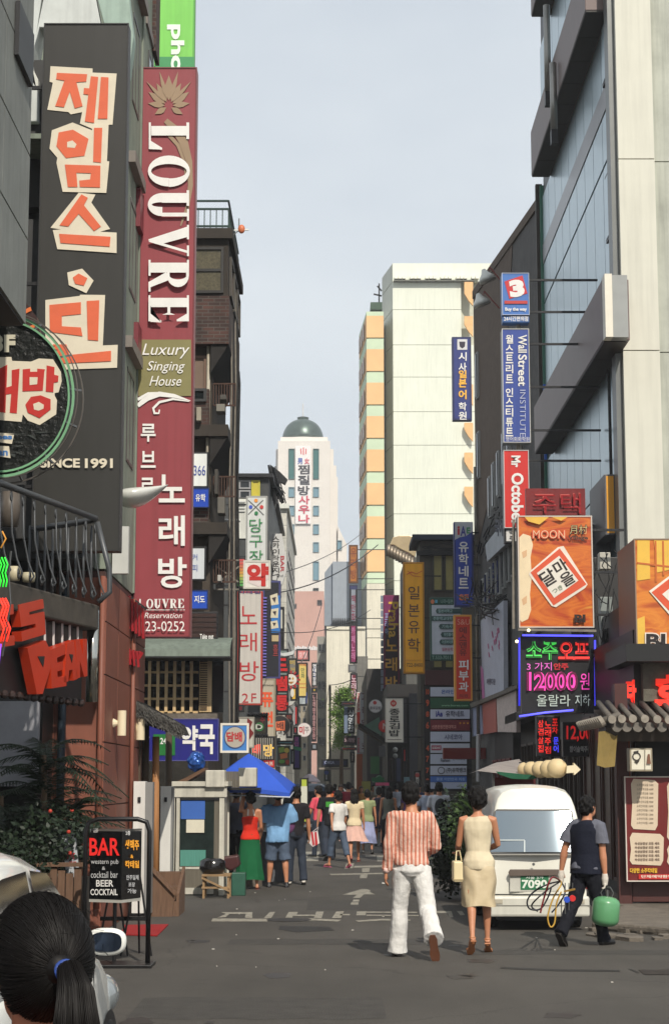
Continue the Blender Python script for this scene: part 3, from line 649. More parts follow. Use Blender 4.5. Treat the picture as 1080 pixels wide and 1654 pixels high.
# striped block
b = thing('striped_block', 'slim block striped in orange and pale green bands beside the cream tower', 'building', (3,158,0)); D2 = 144
OR = mat('apricot_panel', (228,184,132), rough=.75, var=.08, scale=.6); GN = mat('mint_panel', (196,212,182), rough=.75, var=.08, scale=.6)
A_, B_, C_ = (xat(592,700,144),144),(xat(620,700,144),144),(xat(580,700,152),152)
y0 = 501
bx(A_[0] + .15,144.15,0, B_[0],149, zat(503,144)).build('core', mat('joint_grey', (150,148,136)), b)
k_ = 0; yy = 501.0; seq = [(9, GN)] + [(35, OR),(19, GN)] * 8
for (h, m_) in seq:
 z1, z0 = zat(yy, 144), zat(yy + h, 144)
 MB().prism([Vector((*A_, z0)), Vector((B_[0],144, z0)), Vector((B_[0],144.14, z0)), Vector((A_[0] + .15,144.14, z0)), Vector((C_[0] + .15,152, z0)), Vector((*C_, z0))],(0,0, z1 - z0 - (.12 if m_ is GN else 0))).build('facade_band', m_, b)
 if m_ is OR:
  for j in range(3):
   t0 = .2 + j * .26; p0 = Vector((A_[0] + (C_[0] - A_[0]) * t0,144 + 8 * t0,0)); p1 = Vector((A_[0] + (C_[0] - A_[0]) * (t0 + .16),144 + 8 * (t0 + .16),0))
   MB().prism([Vector((p0.x - .06, p0.y, z0 + .3)), Vector((p1.x - .06, p1.y, z0 + .3)), Vector((p1.x - .06, p1.y, z1 - .3)), Vector((p0.x - .06, p0.y, z1 - .3))],(-.05,0,0)).build('window', mat('bronze_window', (150,120,90), rough=.3, var=.1), b)
 yy += h
zz = zat(yy, 144)
nb = 4
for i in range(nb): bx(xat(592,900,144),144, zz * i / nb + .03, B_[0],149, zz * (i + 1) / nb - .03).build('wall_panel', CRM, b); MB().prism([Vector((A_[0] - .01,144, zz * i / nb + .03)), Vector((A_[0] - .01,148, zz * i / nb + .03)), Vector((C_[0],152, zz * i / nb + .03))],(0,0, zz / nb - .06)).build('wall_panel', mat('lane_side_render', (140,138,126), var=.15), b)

# ================= right side =================
GX = 5.2
b = thing('glass_building', 'glass-fronted building with projecting brown bands and a broad cream end pillar', 'building', (7,36,0))
CURT = mat('mirror_glass', (176,192,198), rough=.3, var=.05, metal=.7)
bx(GX + .03,31.9,0,12,43.3,26).build('wall', mat('mullion_dark', (60,64,66), rough=.5, var=.1), b)
zr = [5.2,7.4,9.6,11.9,13.62,13.72,14.15,14.75,17.4,19.6,21.6,23.8,26]
ncol = 9
for i in range(ncol):
 d0 = 32.2 + (43.3 - 32.2) * i / ncol; d1 = 32.2 + (43.3 - 32.2) * (i + 1) / ncol
 for (z0, z1) in ((5.2,7.4),(7.4,9.6),(10.5,13.53),(13.56,14.55),(15.05,16.3),(17.3,20.2),(21.1,24.2)):
  bx(GX, d0 + .02, z0 + .02, GX + .028, d1 - .02, z1 - .02).build('pane', CURT, b)
bx(GX - .015,32.2,14.56, GX + .028,43.3,15.04).build('spandrel', mat('grey_spandrel', (132,130,132), rough=.3, var=.1), b)
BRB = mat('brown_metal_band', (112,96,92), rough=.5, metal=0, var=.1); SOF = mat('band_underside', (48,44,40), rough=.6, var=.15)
for (z0, z1, d0, d1, xo) in ((9.52,10.62,30.9,41.9,4.74),(16.25,17.35,32.2,41.6,4.74),(20.1,21.2,32.2,41.1,4.74),(24.2,25.2,32.2,41,4.7)):
 bx(xo, d0, z0, GX + .01, d1, z1).build('brown_band', BRB, b, bevel=.01)
 n = 8
 for i in range(n):
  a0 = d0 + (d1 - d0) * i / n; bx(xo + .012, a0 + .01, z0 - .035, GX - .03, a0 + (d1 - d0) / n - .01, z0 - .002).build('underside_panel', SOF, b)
 if z0 < 10: bx(xo - .0, d0 - .3, z0 - .02, xo + .13, d0 - .003, z1 + .02).build('end_cap', paint((222,216,200)), b); bx(xo + .135, d0 - .28, z0 - .02, xo + .4, d0 - .003, z1).build('end_cap', mat('grey_end_panel', (150,152,150), rough=.4, var=.1), b)
for (dd, z0, z1) in ((37.2,16.6,18.6),(36.3,15.4,16.9)): MB().tube([(4.63, dd, z0),(4.63, dd, z1)],.075,10).build('bracket_pipe', mat('silver_cap', (150,148,142), rough=.3, metal=.6), b, smooth=True); bx(4.56, dd - .1, z0 - .3,4.7, dd + .1, z0).build('bracket', DARK, b)
for (z0, z1) in ((11.9,13.2),(15.0,16.2),(18.2,19.6)):
 fo = bx(GX - .05,32.3, z0, GX - .01,32.95, z1).build('vent_window', DARK, b); bx(GX - .06,32.36, z0 + .06, GX - .052,32.89, z1 - .06).build('pane', CURT, fo)
MB().tube([(GX - .05,33,7.2),(GX - .05,33,9.5)],.03,8).build('downpipe', DARK, b)
bx(GX - .06,43.32,8.5, GX + .1,43.42,16.6).build('corner_strip', mat('green_corner_strip', (60,110,92), rough=.4, var=.1), b)
bx(GX - .065,43.3,9.6, GX + .0,43.36,11.5).build('corner_strip', mat('blue_corner_strip', (50,100,190), rough=.4, var=.1), b)
PIL = mat('cream_pillar', (208,206,192), rough=.7, var=.06, scale=1, streak=.1); zprev = 0
for z1 in (4.6,9.5,13.1,17.6,22,26): bx(GX - .0,31.6, zprev + .01,5.86,32.18, z1 - .01).build('pillar_panel', PIL, b); zprev = z1
GRW = mat('weathered_grey_wall', (176,178,166), rough=.8, var=.2, streak=.3, scale=1.2); zprev = 0
for z1 in (4.6,9.5,13.1,17.6,22,26): bx(5.87,31.75, zprev + .01,9.5,32.18, z1 - .01).build('side_panel', GRW, b); zprev = z1
bx(GX - .12,31.75,0, GX - .005,32.18,26).build('corner_post', mat('grey_corner_post', (112,114,112), rough=.4, var=.1, metal=.3), b)
# --- dark oblique building ---
b = thing('dark_stone_building', 'dark grey and brown stone-chip building with narrow window slots beyond the glass facade', 'building', (5.5,51,0))
A = Vector((5.2,43.6,0)); B = Vector((4.2,52.6,0)); dn = (B - A).normalized(); nm = Vector((-dn.y, dn.x, 0)); nm = nm if nm.x < 0 else -nm
DST = mat('dark_stone_chip', (84,82,80), rough=.85, var=.25, scale=4, bump=.3, bs=30, streak=.15); DST2 = mat('brown_stone_chip', (92,78,66), rough=.85, var=.2, scale=4, bump=.3, bs=30)
MB().prism([A, B, Vector((11,52.6,0)), Vector((11,43.6,0))],(0,0,16.2)).build('wall', DST, b)
MB().prism([A + dn * 5.2 + nm * .02 + Vector((0,0,11)), B + nm * .02 + Vector((0,0,8.5)), B + nm * .02 + Vector((0,0,16.2)), A + dn * 3.4 + nm * .02 + Vector((0,0,16.2))],-nm * .01).build('brown_facing', DST2, b)
MB().prism([A + nm * .05 + Vector((0,0,16.2)), B + nm * .05 + Vector((0,0,16.2)), Vector((11,52.7,16.2)), Vector((11,43.6,16.2))],(0,0,.25)).build('roof', DST2, b)
MB().bar(A + nm * .06 + Vector((0,0,0)), A + nm * .06 + Vector((0,0,16.7)),.16).build('pilaster', mat('pilaster_dark', (60,52,46), var=.2), b)
for s_, z0, z1 in ((5.55,9.6,10.9),(6.22,9.4,10.7),(6.81,9.2,10.4),(4.14,10.0,11.6),(4.81,9.8,11.3),(5.62,6.9,8.0),(6.22,6.8,7.9),(6.81,6.7,7.8),(7.40,6.6,7.7),(7.99,6.5,7.6),(5.03,7.0,8.2),(4.44,7.1,8.3),(3.85,7.2,8.4),(8.44,13.0,14.4),(8.36,10.6,12.0)):
 p0 = A + dn * s_; mb = MB().bar(p0 + nm * .02 + Vector((0,0, z0)), p0 + nm * .02 + Vector((0,0, z1)),.1,.28, up=tuple(dn)); w_ = mb.build('window', mat('slot_frame', (150,150,148), var=.1), b)
 MB().bar(p0 + nm * .045 + dn * .03 + Vector((0,0, z0 + .05)), p0 + nm * .045 + dn * .03 + Vector((0,0, z1 - .05)),.1,.16, up=tuple(dn)).build('pane', GLASSD, w_)
for k_, s_ in enumerate((2.4,8.7)): MB().tube([A + dn * s_ + nm * .09 + Vector((0,0,3)), A + dn * s_ + nm * .09 + Vector((0,0,14 - 3 * k_))],.05,8).build('downpipe', GALV, b, smooth=True)
rng = random.Random(8)
cb = MB()
for i in range(26):
 s_ = rng.uniform(4.4,8.4); z_ = rng.uniform(8.0,9.3) - (s_ - 6) * .03; p = A + dn * s_ + nm * .12 + Vector((0,0, z_)); cb.bar(p, p + dn * rng.uniform(.3,.8) + Vector((0,0, rng.uniform(-.3,.1))),.035)
cb.build('cable_bundle', BLACK, b)
shO = Sheet(A + nm * .22, nm)   # signs proud of this facade
def wallpanel(root, poly, m, nm_='face', th=.12):
 mb = MB(); q = [onplane(x, y, A + nm * .22, nm) for x, y in poly]; mb.prism(q, -nm * th); return mb.build(nm_, m, root)
pp = thing('white_wall_poster', 'large white cosmetic poster with faint pink drawing on the dark building side', 'poster', tuple(A + dn * 7 + Vector((0,0,4))))
wallpanel(pp, [(775,1002),(812,970),(813,1118),(779,1134)], mat('poster_grey', (176,180,192), rough=.5, var=.08), 'face')
wallpanel(pp, [(773.5,998),(775.5,998),(780,1136),(778,1136)], DARK, 'frame', .14); wallpanel(pp, [(775,1000),(812,967),(812,970),(775,1004)], DARK, 'frame', .14)
PK = paint((180,70,120)); mb = MB()
for i in range(14):
 x = 785 + rng.uniform(0,20); y = 1020 + rng.uniform(0,36) - (x - 785) * .3; shO.poly(mb, [(x, y),(x + 1, y - 1),(x + 2.4, y + 7),(x + 1.5, y + 8)],.01)
mb.build('drawing', PK, pp); mb = MB(); shO.poly(mb, [(776,1075),(780,1080),(783,1128),(779,1131)],.01); mb.build('pink_strip', paint((196,120,170)), pp)
mb = MB(); shO.text(mb, '아름다운', (786,1096,800,1106),.01,.02); mb.build('lettering', paint((70,70,90)), pp)
pp = thing('slanted_banner', 'pale weathered signboard with black brush writing high on the dark building', 'sign', tuple(A + dn * 6 + Vector((0,0,8))))
wallpanel(pp, [(783,880),(833,815),(834,862),(786,907)], mat('pale_board', (172,176,180), var=.15, streak=.2), 'face')
mb = MB(); shO.text(mb, '국어', (799,838,812,866),.01,.05); mb.build('lettering', paint((40,42,60)), pp)

# --- shops under the dark building and the glass building ---
b = thing('corner_shop', 'low shop with concrete ledge and faded red and white hoarding under the dark building', 'shop', (4.6,48,0))
bx(4.45,45.2,0,6.5,52,4.2).build('wall', mat('shop_side_dark', (58,54,52), var=.3), b)
MB().prism([PS(758,1137,4.1), PS(834,1106,4.1), PS(834,1112,4.1), PS(760,1143,4.1)],(.5,0,0)).build('ledge', CONC, b)
for (p, m_) in (([(760,1145),(776,1138),(778,1185),(762,1190)], paint((150,156,180))),([(778,1137),(800,1128),(801,1182),(780,1186)], paint((178,96,84))),([(801,1127),(833,1112),(833,1183),(803,1182)], mat('faded_hoarding', (196,180,172), var=.3, scale=8))):
 MB().prism([PS(x, y, 4.2) for x, y in p],(.1,0,0)).build('hoarding_panel', m_, b)
MB().tube([PS(772,1262,4.05), PS(772,1186,4.05)],.06,8).build('post', paint((176,176,176)), b)
MB().prism([PS(716,1208,4.0 - .9), PS(716,1226,4.0 - .9), Vector((4.3, PS(716,1226,3.1).y, PS(716,1226,3.1).z)), Vector((4.3, PS(716,1208,3.1).y, PS(716,1208,3.1).z))],(0,.5,0)).build('red_fascia', paint((110,36,34)), b)
for i in range(5): win(b, 45.6 + i * 1.2,46.6 + i * 1.2,4.45,.6,2.4, axis='x', proud=-.05, frame=(110,50,46))
b = thing('neon_shop_row', 'dark recessed shopfronts below the glass building behind the white van', 'shop', (5,38,0))
SHD = mat('shop_black_brown', (34,30,28), rough=.55, var=.3)
bx(4.6,31.8,0,5.18,44.8,5.1).build('wall', SHD, b)
bx(4.2,32.0,3.2,4.59,44.6,3.4).build('canopy', DARK, b)
for i in range(8): win(b, 32.4 + i * 1.5,33.7 + i * 1.5,4.6,.3,2.7, n=2, axis='x', proud=-.06, frame=(60,46,40), glass=mat('dim_shop_glass', (60,52,40), rough=.2, var=.7, scale=4))
for i in range(3): bx(4.35,33 + i * 3,3.5,4.58,35.4 + i * 3,4.6).build('signboard', (paint((70,64,60)), paint((120,44,40)), paint((60,62,70)))[i], b)
bx(4.5,33.5,5.1,5.19,41,6.6).build('grey_panel', mat('grey_metal_panel', (78,80,84), rough=.5, var=.15), b)
# far right building with yellow-green windows, directory and the dark lane front
b = thing('yellow_window_building', 'shabby block with yellow-green window screens and dark flat roof behind the office directory', 'building', (3.6,63,0))
X0, X1 = xat(678,1000,60),5.2; zt = zat(874,60)
bx(X0,60,0,7,62.5, zt).build('wall', mat('dim_block_wall', (72,68,60), var=.3, streak=.3), b)
bx(X0 - .25,59.6, zt, 5.1,62.6, zt + .18).build('roof', mat('roof_blue_dark', (38,46,62), var=.2), b); bx(X0 - .1,59.8, zt - .5,5.1,60, zt - .35).build('cornice', DARK, b)
YG = mat('yellow_green_screen', (142,134,82), rough=.5, var=.15)
for (p0, p1) in ((698,715),(717,733),(735,752)):
 winp(b, (p0,893, p1,955),59.98, frame=(60,58,50), glass=YG); winp(b, (p0,1062, p1,1080),59.98, frame=(60,58,50), glass=YG)
rng = random.Random(12); cb = MB()
for i in range(22): a_ = P(rng.uniform(680,735), rng.uniform(880,892),59.3); cb.bar(a_, a_ + Vector((rng.uniform(.2,.7),0, rng.uniform(-.1,.1))),.03)
cb.build('cable_bundle', BLACK, b)
b = thing('crumpled_metal_canopy', 'crumpled golden sheet-metal canopy ornament with ribbed underside above the yellow sign', 'canopy', tuple(P(655,900,66)))
rng = random.Random(3)
GSM = mat('golden_sheet', (214,190,150), rough=.25, metal=.7, var=.15)
pts = [(629,880),(634,868),(645,865),(662,865),(670,868),(673,885),(670,900),(660,893),(645,886),(636,880)]
MB().prism([P(x, y, 66) for x, y in pts],(0,1.0,0)).build('sheet', GSM, b, bevel=.02)
for i in range(9):
 x = 628 + i * 4.6; y = 880 + i * 2.6; MB().tube([P(x, y, 65.8), P(x - 2 + i * .3, y + 18,65.8)],.07,8).build('rib', mat('ribbed_zinc', (150,138,122), rough=.4, metal=.6, var=.2), b, smooth=True)
MB().prism([P(674,866,66), P(683,868,66), P(682,906,66), P(673,900,66)],(0,.8,0)).build('grey_plate', mat('zinc_plate', (150,150,150), rough=.4, metal=.5, var=.1), b)
b = thing('dark_arcade', 'dark low shops and clutter of hoardings on the right of the lane', 'shop', (3.0,75,0))
xa = xat(592,1150,76)
bx(xa, 76,0,5,90, zat(1080,76)).build('wall', mat('dusky_wall', (62,60,58), var=.35, scale=3), b)
bx(xat(625,1150,68),68,0, xat(700,1150,68),75.9, zat(1105,68)).build('wall', mat('shop_soot', (34,32,32), var=.3), b)
bx(xat(655,1000,70),70,0, xat(684,1000,70),75.9, zat(900,70)).build('pier', mat('dim_pier', (88,88,84), var=.2, streak=.3), b)
bx(xat(572,1150,96),96,0, xat(594,1150,96),120, zat(1060,96)).build('wall', mat('lane_dim', (110,108,102), var=.2, streak=.2), b)
for i in range(7): winp(b, (628 + i * 9,1225,635 + i * 9,1262),67.98, frame=(60,50,46), glass=mat('dim_shop_glass', (60,52,40)))
for (r_, c_) in (((598,1222,612,1250),(60,110,66)),((600,1256,620,1262),(30,110,60)),((612,1205,622,1222),(90,90,92)),((606,1264,628,1269),(220,90,130)),((584,1262,598,1284),(150,146,70)),((604,1270,616,1284),(170,176,170)),((640,1225,646,1262),(60,66,90)),((616,1275,626,1284),(160,170,60)),((652,1255,662,1268),(120,150,160)),((636,1130,656,1200),(54,50,52)),((661,1120,676,1260),(72,72,76))):
 a_ = P(r_[0], r_[3],67.6); c2 = P(r_[2], r_[1],67.6); bx(a_.x, 67.5, a_.z, c2.x, 67.7, c2.z).build('hoarding_panel', paint(c_), b)
# hanok-style corner restaurant at the right edge
b = thing('tile_eaved_restaurant', 'dark corner restaurant with grey tiled eave and red timber base', 'restaurant', (5,28,0))
bx(4.35,26.2,0,9,31.8,4.0).build('wall', mat('restaurant_dark', (30,26,24), rough=.5, var=.3), b)
bx(4.02,25.9,.1,4.2,26.1,3.2).build('corner_post', mat('maroon_timber', (74,38,34), rough=.5, var=.2), b)
for i in range(8): bx(4.21 + i * .55,25.92,.12,4.21 + i * .55 + .54,26.0,.5).build('base_panel', mat('maroon_timber', (74,38,34)), b, bevel=.01)
for i in range(7): MB().ball((4.3 + i * .55,25.91,.42),.02).build('stud', STEEL, b)
bx(4.2,25.88,.5,9,26.05,.6).build('rail', mat('maroon_timber', (74,38,34)), b)
for i in range(5): win(b, 26.3 + i * 1.05,27.2 + i * 1.05,4.35,.3,2.9, axis='x', proud=-.05, n=1, frame=(70,40,30), glass=mat('amber_interior', (74,48,28), rough=.3, var=.7, scale=3))
bx(4.3,26.4,1.5,4.28,26.9,2.6).build('orange_notice', paint((170,84,40)), b)
zt_ = zat(1166,25.4)
TILE = mat('grey_roof_tile', (98,92,84), rough=.7, var=.35, scale=12, bump=.2)
MB().prism([Vector((3.75,25.0, zt_ - .1)), Vector((3.75,26.15, zt_ + .2)), Vector((3.75,26.15, zt_ + .05)), Vector((3.75,25.1, zt_ - .28))],(5.2,0,0)).build('eave_board', mat('eave_timber', (46,38,32), var=.2), b)
for i in range(32):
 x = 3.82 + i * .152 + .02 * sin(i * 5.3)
 MB().tube([(x, 24.92, zt_ + .02),(x, 26.15, zt_ + .3)],.042,10).build('tile', TILE, b, smooth=True)
 MB().tube([(x, 24.88, zt_ + .015 + .012 * sin(i * 7)),(x, 24.93, zt_ + .02 + .012 * sin(i * 7))],.055,16).build('tile', mat('pale_tile_end', (150,142,130), rough=.7, var=.3, scale=14), b)
 MB().loft([(0,0,-.02,.07,.07),(0,0,.02,.07,.07)],14, M=Matrix.Translation((x + .075,24.98, zt_ - .09)) @ Matrix.Rotation(R(75),4, 'X')).build('tile', TILE, b)
for i in range(12):
 y = 25.1 + i * .2; MB().tube([(3.72, y, zt_ + .0),(3.95, y, zt_ + .08)],.05,10).build('tile', TILE, b, smooth=True)
 MB().tube([(3.68, y, zt_ - .02),(3.73, y, zt_ + .01)],.08,14).build('tile', mat('pale_tile_end', (150,142,130)), b)
bx(4.15,25.6,3.5,9,27.6,3.75).build('beam', BLACK, b); bx(4.6,26.1,3.75,9,31.7,4.6).build('upper_wall', mat('upper_dark', (52,46,42), var=.3), b)
bx(4.45,26.0,2.95,9,26.19,3.5).build('fascia', mat('mossy_stone', (96,92,80), var=.4, scale=8, bump=.4), b)
# LED characters on the fascia
sh_ = Sheet((4.4,25.98,3.2),(0,-1,0)); RD = neon((214,44,28),.9)
for t_, r_ in (('호', (1056,1090,1104,1140)),('타', (1010,1098,1026,1136))):
 mb = MB(); sh_.text(mb, t_, r_, .012,.06); o_ = mb.build('letter', RD, b)
 md = o_.modifiers.new('s', 'SOLIDIFY'); md.thickness = .06; md.offset = 0

# ---------- crossing cables ----------
for i, (p, q, sag) in enumerate((((388,1010,46),(598,985,74),.5),((440,930,60),(585,860,110),.3),((430,960,60),(610,880,76),.4),((520,1105,125),(590,1085,100),.3),((470,1100,100),(520,975,150),.6))):
 a_, c_ = P(*p), P(*q); pts = [a_.lerp(c_, t / 12) - Vector((0,0, sag * 4 * (t / 12) * (1 - t / 12))) for t in range(13)]
 o_ = MB().tube(pts, .014 + .004 * i, 5).build('overhead_cable', BLACK, loc=tuple(a_)); o_['category'] = 'cable'
 o_['label'] = ('black cable crossing the lane from the brick building to the magenta sign', 'thin cable rising from the lounge sign towards the striped block', 'lower thin cable slanting towards the striped block', 'far short cable before the cream slab building', 'steep thin cable in front of the pink building')[i]
for i in range(5):
 x = 373 + i * 3.2; pts = [P(x, 470 if i < 4 else 600,34 + i * .5), P(x + 1.5,620,34 + i * .5), P(x - 2,780,34 + i * .5), P(x - 3 + i, 1030,34 + i * .5), P(x - 2,1180,34 + i * .5)]
 o_ = MB().tube(pts, .02,6).build('wall_cable', (GALV, BLACK, GALV, BLACK, BLACK)[i], loc=tuple(pts[-1])); o_['category'] = 'cable'; o_['group'] = 'cables down the brick building corner'
 o_['label'] = ('outermost pale cable beside the roof corner', 'second cable, black, down the brick building corner', 'third cable, pale, down the brick building corner', 'fourth cable, black, curving below the brick overhang', 'shortest black cable starting below the top overhang')[i]
ut = thing('cable_pole', 'cable-hung pale utility pole at the brick building corner', 'pole', (xat(380,1300,38),38,0))
MB().tube([(xat(377,1300,38),38,0),(xat(377,900,38),38, zat(740,38))],[.09,.07],10).build('pole', GALV, ut, smooth=True)
MB().tube([P(363,841,37.8), P(388,841,37.8)],.035,8).build('lamp_arm', mat('bright_steel', (200,200,196), rough=.3, metal=.7), ut)
fr = MB()
for a_, c_ in (((341,905),(341,958)),((341,905),(386,905)),((341,908),(385,940)),((341,952),(386,952)),((367,857),(367,904)),((341,950),(386,915))): fr.bar(P(*a_, 34.5), P(*c_, 34.5),.03)
fr.build('sign_frame', GALV, ut)
bx(xat(341,930,34.4),34.3, zat(952,34.4), xat(348,930,34.4),34.5, zat(944,34.4)).build('junction_box', paint((180,178,170)), ut)

# ================= signs =================
def cr_(q, ox, oy, s): return [(ox + x / s, oy + y / s) for x, y in q]
CREAM = (212,202,180); ORG = (212,98,62)
k = 2.7
def A_(q): return cr_(q, 0,0, k)
def B_(q): return cr_(q, 0,400, k)
sign('tall charcoal banner sign with cut-out orange hangul letters outlined in cream', (61,38,201,890),20, th=.22, face=(50,49,46), side=(52,50,48), edge=(40,40,40), ew=2, name='vertical_sign', wall=-3.6, brk=3, items=[
 ('p', [A_([(222,290),(405,300),(405,318),(510,322),(492,545),(420,545),(415,568),(350,540),(360,490),(310,500),(300,490),(208,480),(232,362),(218,358)])], CREAM),
 ('p', [A_([(228,570),(318,536),(403,570),(405,545),(475,545),(468,705),(478,705),(465,843),(275,838),(248,712),(252,690),(218,650)]), A_([(345,842),(418,850),(400,885),(482,1000),(438,1012),(510,1016),(510,1105),(252,1088),(232,1005),(268,1002),(222,995)]),
           A_([(295,1190),(360,1173),(410,1225),(378,1280),(302,1245)]), B_([(200,230),(350,212),(350,207),(460,208),(450,428),(515,425),(512,525),(285,533),(240,440),(200,400)])], CREAM),
 ('p', [A_([(250,320),(382,326),(378,358),(335,361),(362,465),(328,475),(306,402),(281,470),(243,465),(283,354),(247,348)]), A_([(398,335),(430,338),(412,538),(372,532),(387,415),(366,413),(368,386),(391,388)]), A_([(442,338),(475,340),(470,520),(428,520)]),
           A_([(258,580),(320,568),(388,608),(370,682),(290,692),(248,640)]), A_([(412,560),(448,560),(442,712),(408,708)]), A_([(285,720),(440,725),(438,820),(350,818),(348,790),(395,785),(398,758),(335,756),(340,818),(298,818)]),
           A_([(357,850),(385,865),(368,898),(442,990),(412,1010),(345,935),(300,990),(262,985)]), A_([(260,1022),(484,1035),(480,1078),(266,1062)]), A_([(320,1212),(345,1195),(383,1215),(368,1248),(330,1240)]),
           B_([(218,252),(355,240),(355,292),(272,300),(272,345),(355,350),(362,388),(220,370)]), B_([(380,235),(435,232),(430,408),(385,404)]), B_([(232,424),(292,424),(305,470),(486,452),(486,497),(270,507)])], ORG),
 ('p', [A_([(295,622),(318,615),(336,632),(328,648),(295,645)])], CREAM),
 ('t', [('SINCE', (66,741,130,756)),('1991', (138,741,183,757))], None, CREAM, {'bold': .035})])
# serif glyphs
def serif(ch):
 def R_(a, b, c, d): return [(a, c),(b, c),(b, d),(a, d)]
 def arc(cx, cy, rx, ry, ix, iy, a0, a1, n=12):
  o_ = []
  for i in range(n):
   t0 = a0 + (a1 - a0) * i / n; t1 = a0 + (a1 - a0) * (i + 1) / n
   o_.append([(cx + rx * cos(t0), cy + ry * sin(t0)),(cx + rx * cos(t1), cy + ry * sin(t1)),(cx + ix * cos(t1), cy + iy * sin(t1)),(cx + ix * cos(t0), cy + iy * sin(t0))])
  return o_
 if ch == 'L': return [R_(.12,.44,.06,.94), R_(0,.56,.93,1), R_(0,.9,0,.05),[(.4,.05),(.62,.05),(.86,.33),(.92,.33),(.9,.0),(.4,0)]]
 if ch == 'O': return arc(.5,.5,.5,.52,.23,.44,0,2 * pi, 28)
 if ch == 'U': return [R_(.09,.4,.32,.95), R_(0,.5,.94,1), R_(.72,.84,.32,.95), R_(.6,.98,.95,1)] + arc(.465,.34,.375,.36,.08,.26, pi, 2 * pi, 14)[:14]
 if ch == 'V': return [R_(0,.46,.95,1), R_(.66,1,.95,1),[(.06,.95),(.39,.95),(.62,.3),(.5,0),(.46,0)],[(.82,.95),(.9,.95),(.54,0),(.5,.05),(.52,.18)]]
 if ch == 'R': return [R_(.09,.4,.05,.95), R_(0,.5,0,.05), R_(0,.5,.95,1), R_(.36,.5,.93,1), R_(.36,.5,.46,.52),[(.42,.48),(.64,.5),(.86,.05),(1,.05),(1,0),(.7,0),(.4,.42)]] + arc(.5,.73,.36,.27,.12,.21,-pi / 2, pi / 2,10)
 if ch == 'E': return [R_(.09,.4,.05,.95), R_(0,.88,0,.05), R_(0,.88,.95,1),[(.36,.95),(.62,.95),(.82,.7),(.88,.7),(.88,.95)],[(.36,.05),(.62,.05),(.86,.32),(.92,.32),(.9,.05)], R_(.36,.6,.47,.54),[(.58,.5),(.66,.34),(.66,.66)]]
def serif_word(sh, word, x0, x1, y0, y1, off, rot=True, gap=.12):
 wd = {'L': .95, 'O': 1, 'U': 1, 'V': 1, 'R': 1.02, 'E': .95}; tot = sum(wd[c] for c in word) + gap * (len(word) - 1); mb = MB(); s = 0
 for c in word:
  for q in serif(c):
   pp_ = [((x0 + b * (x1 - x0)), y0 + (s + a * wd[c]) / tot * (y1 - y0)) if rot else (x0 + (s + a * wd[c]) / tot * (x1 - x0), y1 - b * (y1 - y0)) for a, b in q]
   off += .0007; mb.add([sh.pt(x, y, off) for x, y in pp_],[tuple(range(len(pp_)))])
  s += wd[c] + gap
 return mb
WHT = (228,226,222); OLV = (128,122,78); MAR = (142,62,68)
D_ = 25.1
def petal(cx, cy, ang, ln, w_):
 c_, s_ = cos(ang), sin(ang); return [(cx + a * ln * c_ - b * w_ * s_, cy + a * ln * s_ + b * w_ * c_) for a, b in ((.18,0),(.45,.5),(.65,.5),(1,0),(.65,-.5),(.45,-.5))]
pet = [petal(273,172, R(a), l_, w__) for a, l_, w__ in ((-90,50,13),(-62,42,11),(-118,42,11),(-35,40,11),(-145,40,11),(-8,34,9),(-172,34,9),(30,26,9),(150,26,9),(-75,58,6),(-105,58,6),(-48,54,5),(-132,54,5))]
def curve_band(pts, ws):
 L_, R2 = [],[]
 for i, p in enumerate(pts):
  a_ = pts[max(0, i - 1)]; b_ = pts[min(len(pts) - 1, i + 1)]; dx, dy = b_[0] - a_[0], b_[1] - a_[1]; l_ = sqrt(dx * dx + dy * dy) or 1
  L_.append((p[0] - dy / l_ * ws[i], p[1] + dx / l_ * ws[i])); R2.append((p[0] + dy / l_ * ws[i], p[1] - dx / l_ * ws[i]))
 return [[L_[i], L_[i + 1], R2[i + 1], R2[i]] for i in range(len(pts) - 1)]
stem = curve_band([(268,195),(282,208),(297,230),(306,262),(308,300),(303,335),(292,365)],[4,6,7,5,4,3,1]) + curve_band([(270,215),(288,235),(299,265),(300,290)],[3,3,2,1])
swirl = curve_band([(223,656),(238,643),(258,637),(282,640),(308,648)],[3,5,4,3,.5]) + curve_band([(223,646),(240,636),(262,634)],[2.5,2,.5]) + curve_band([(306,649),(280,645),(258,650),(248,660),(250,668),(257,668),(258,662)],[.6,1.6,2,2,2,1.5,1])
lv = sign('tall maroon vertical sign with white rotated serif letters, lotus emblem and olive band', (223,109,313,1029), D_, th=.28, face=MAR, side=(150,100,100), edge=(112,50,54), ew=2, wall=-3.0, brk=4, items=[
 ('p', pet, (150,126,100)),('p', stem, (150,126,100)),('r', (224,549,309,640), OLV),('p', swirl, WHT),
 ('t', [('루', (228,685,252,714)),('브', (228,729,252,756)),('르', (227,772,250,800))], None, WHT, {'bold': .02}),
 ('t', [('노', (257,767,299,812)),('래', (257,833,299,882)),('방', (256,900,302,950))], None, WHT, {'bold': .025}),
 ('t', [('Luxury', (232,556,305,580)),('Singing', (239,584,298,604)),('House', (244,608,294,624))], None, WHT, {'bold': -.004, 'shear': .28}),
 ('r', (237,985,299,986), WHT),('t', [('Reservation', (235,990,295,999))], None, WHT, {'bold': 0, 'shear': .25}),('t', [('723-0252', (226,1004,299,1020))], None, WHT, {'bold': -.005}),
 ('t', [('L', (226,968,235,982))], None, WHT, {'bold': .01})])
for (ya, yb) in ((303,365),(520,572)): bx(-2.86,24.6, zat(yb, 24.6), xat(226,400,24.6),25.05, zat(ya, 24.6)).build('bracket_box', paint((112,40,48)), lv)
shL = Sheet((0, D_ - .004,0),(0,-1,0))
serif_word(shL, 'LOUVRE', 241,306,199,527,.03).build('lettering', paint(WHT), lv)
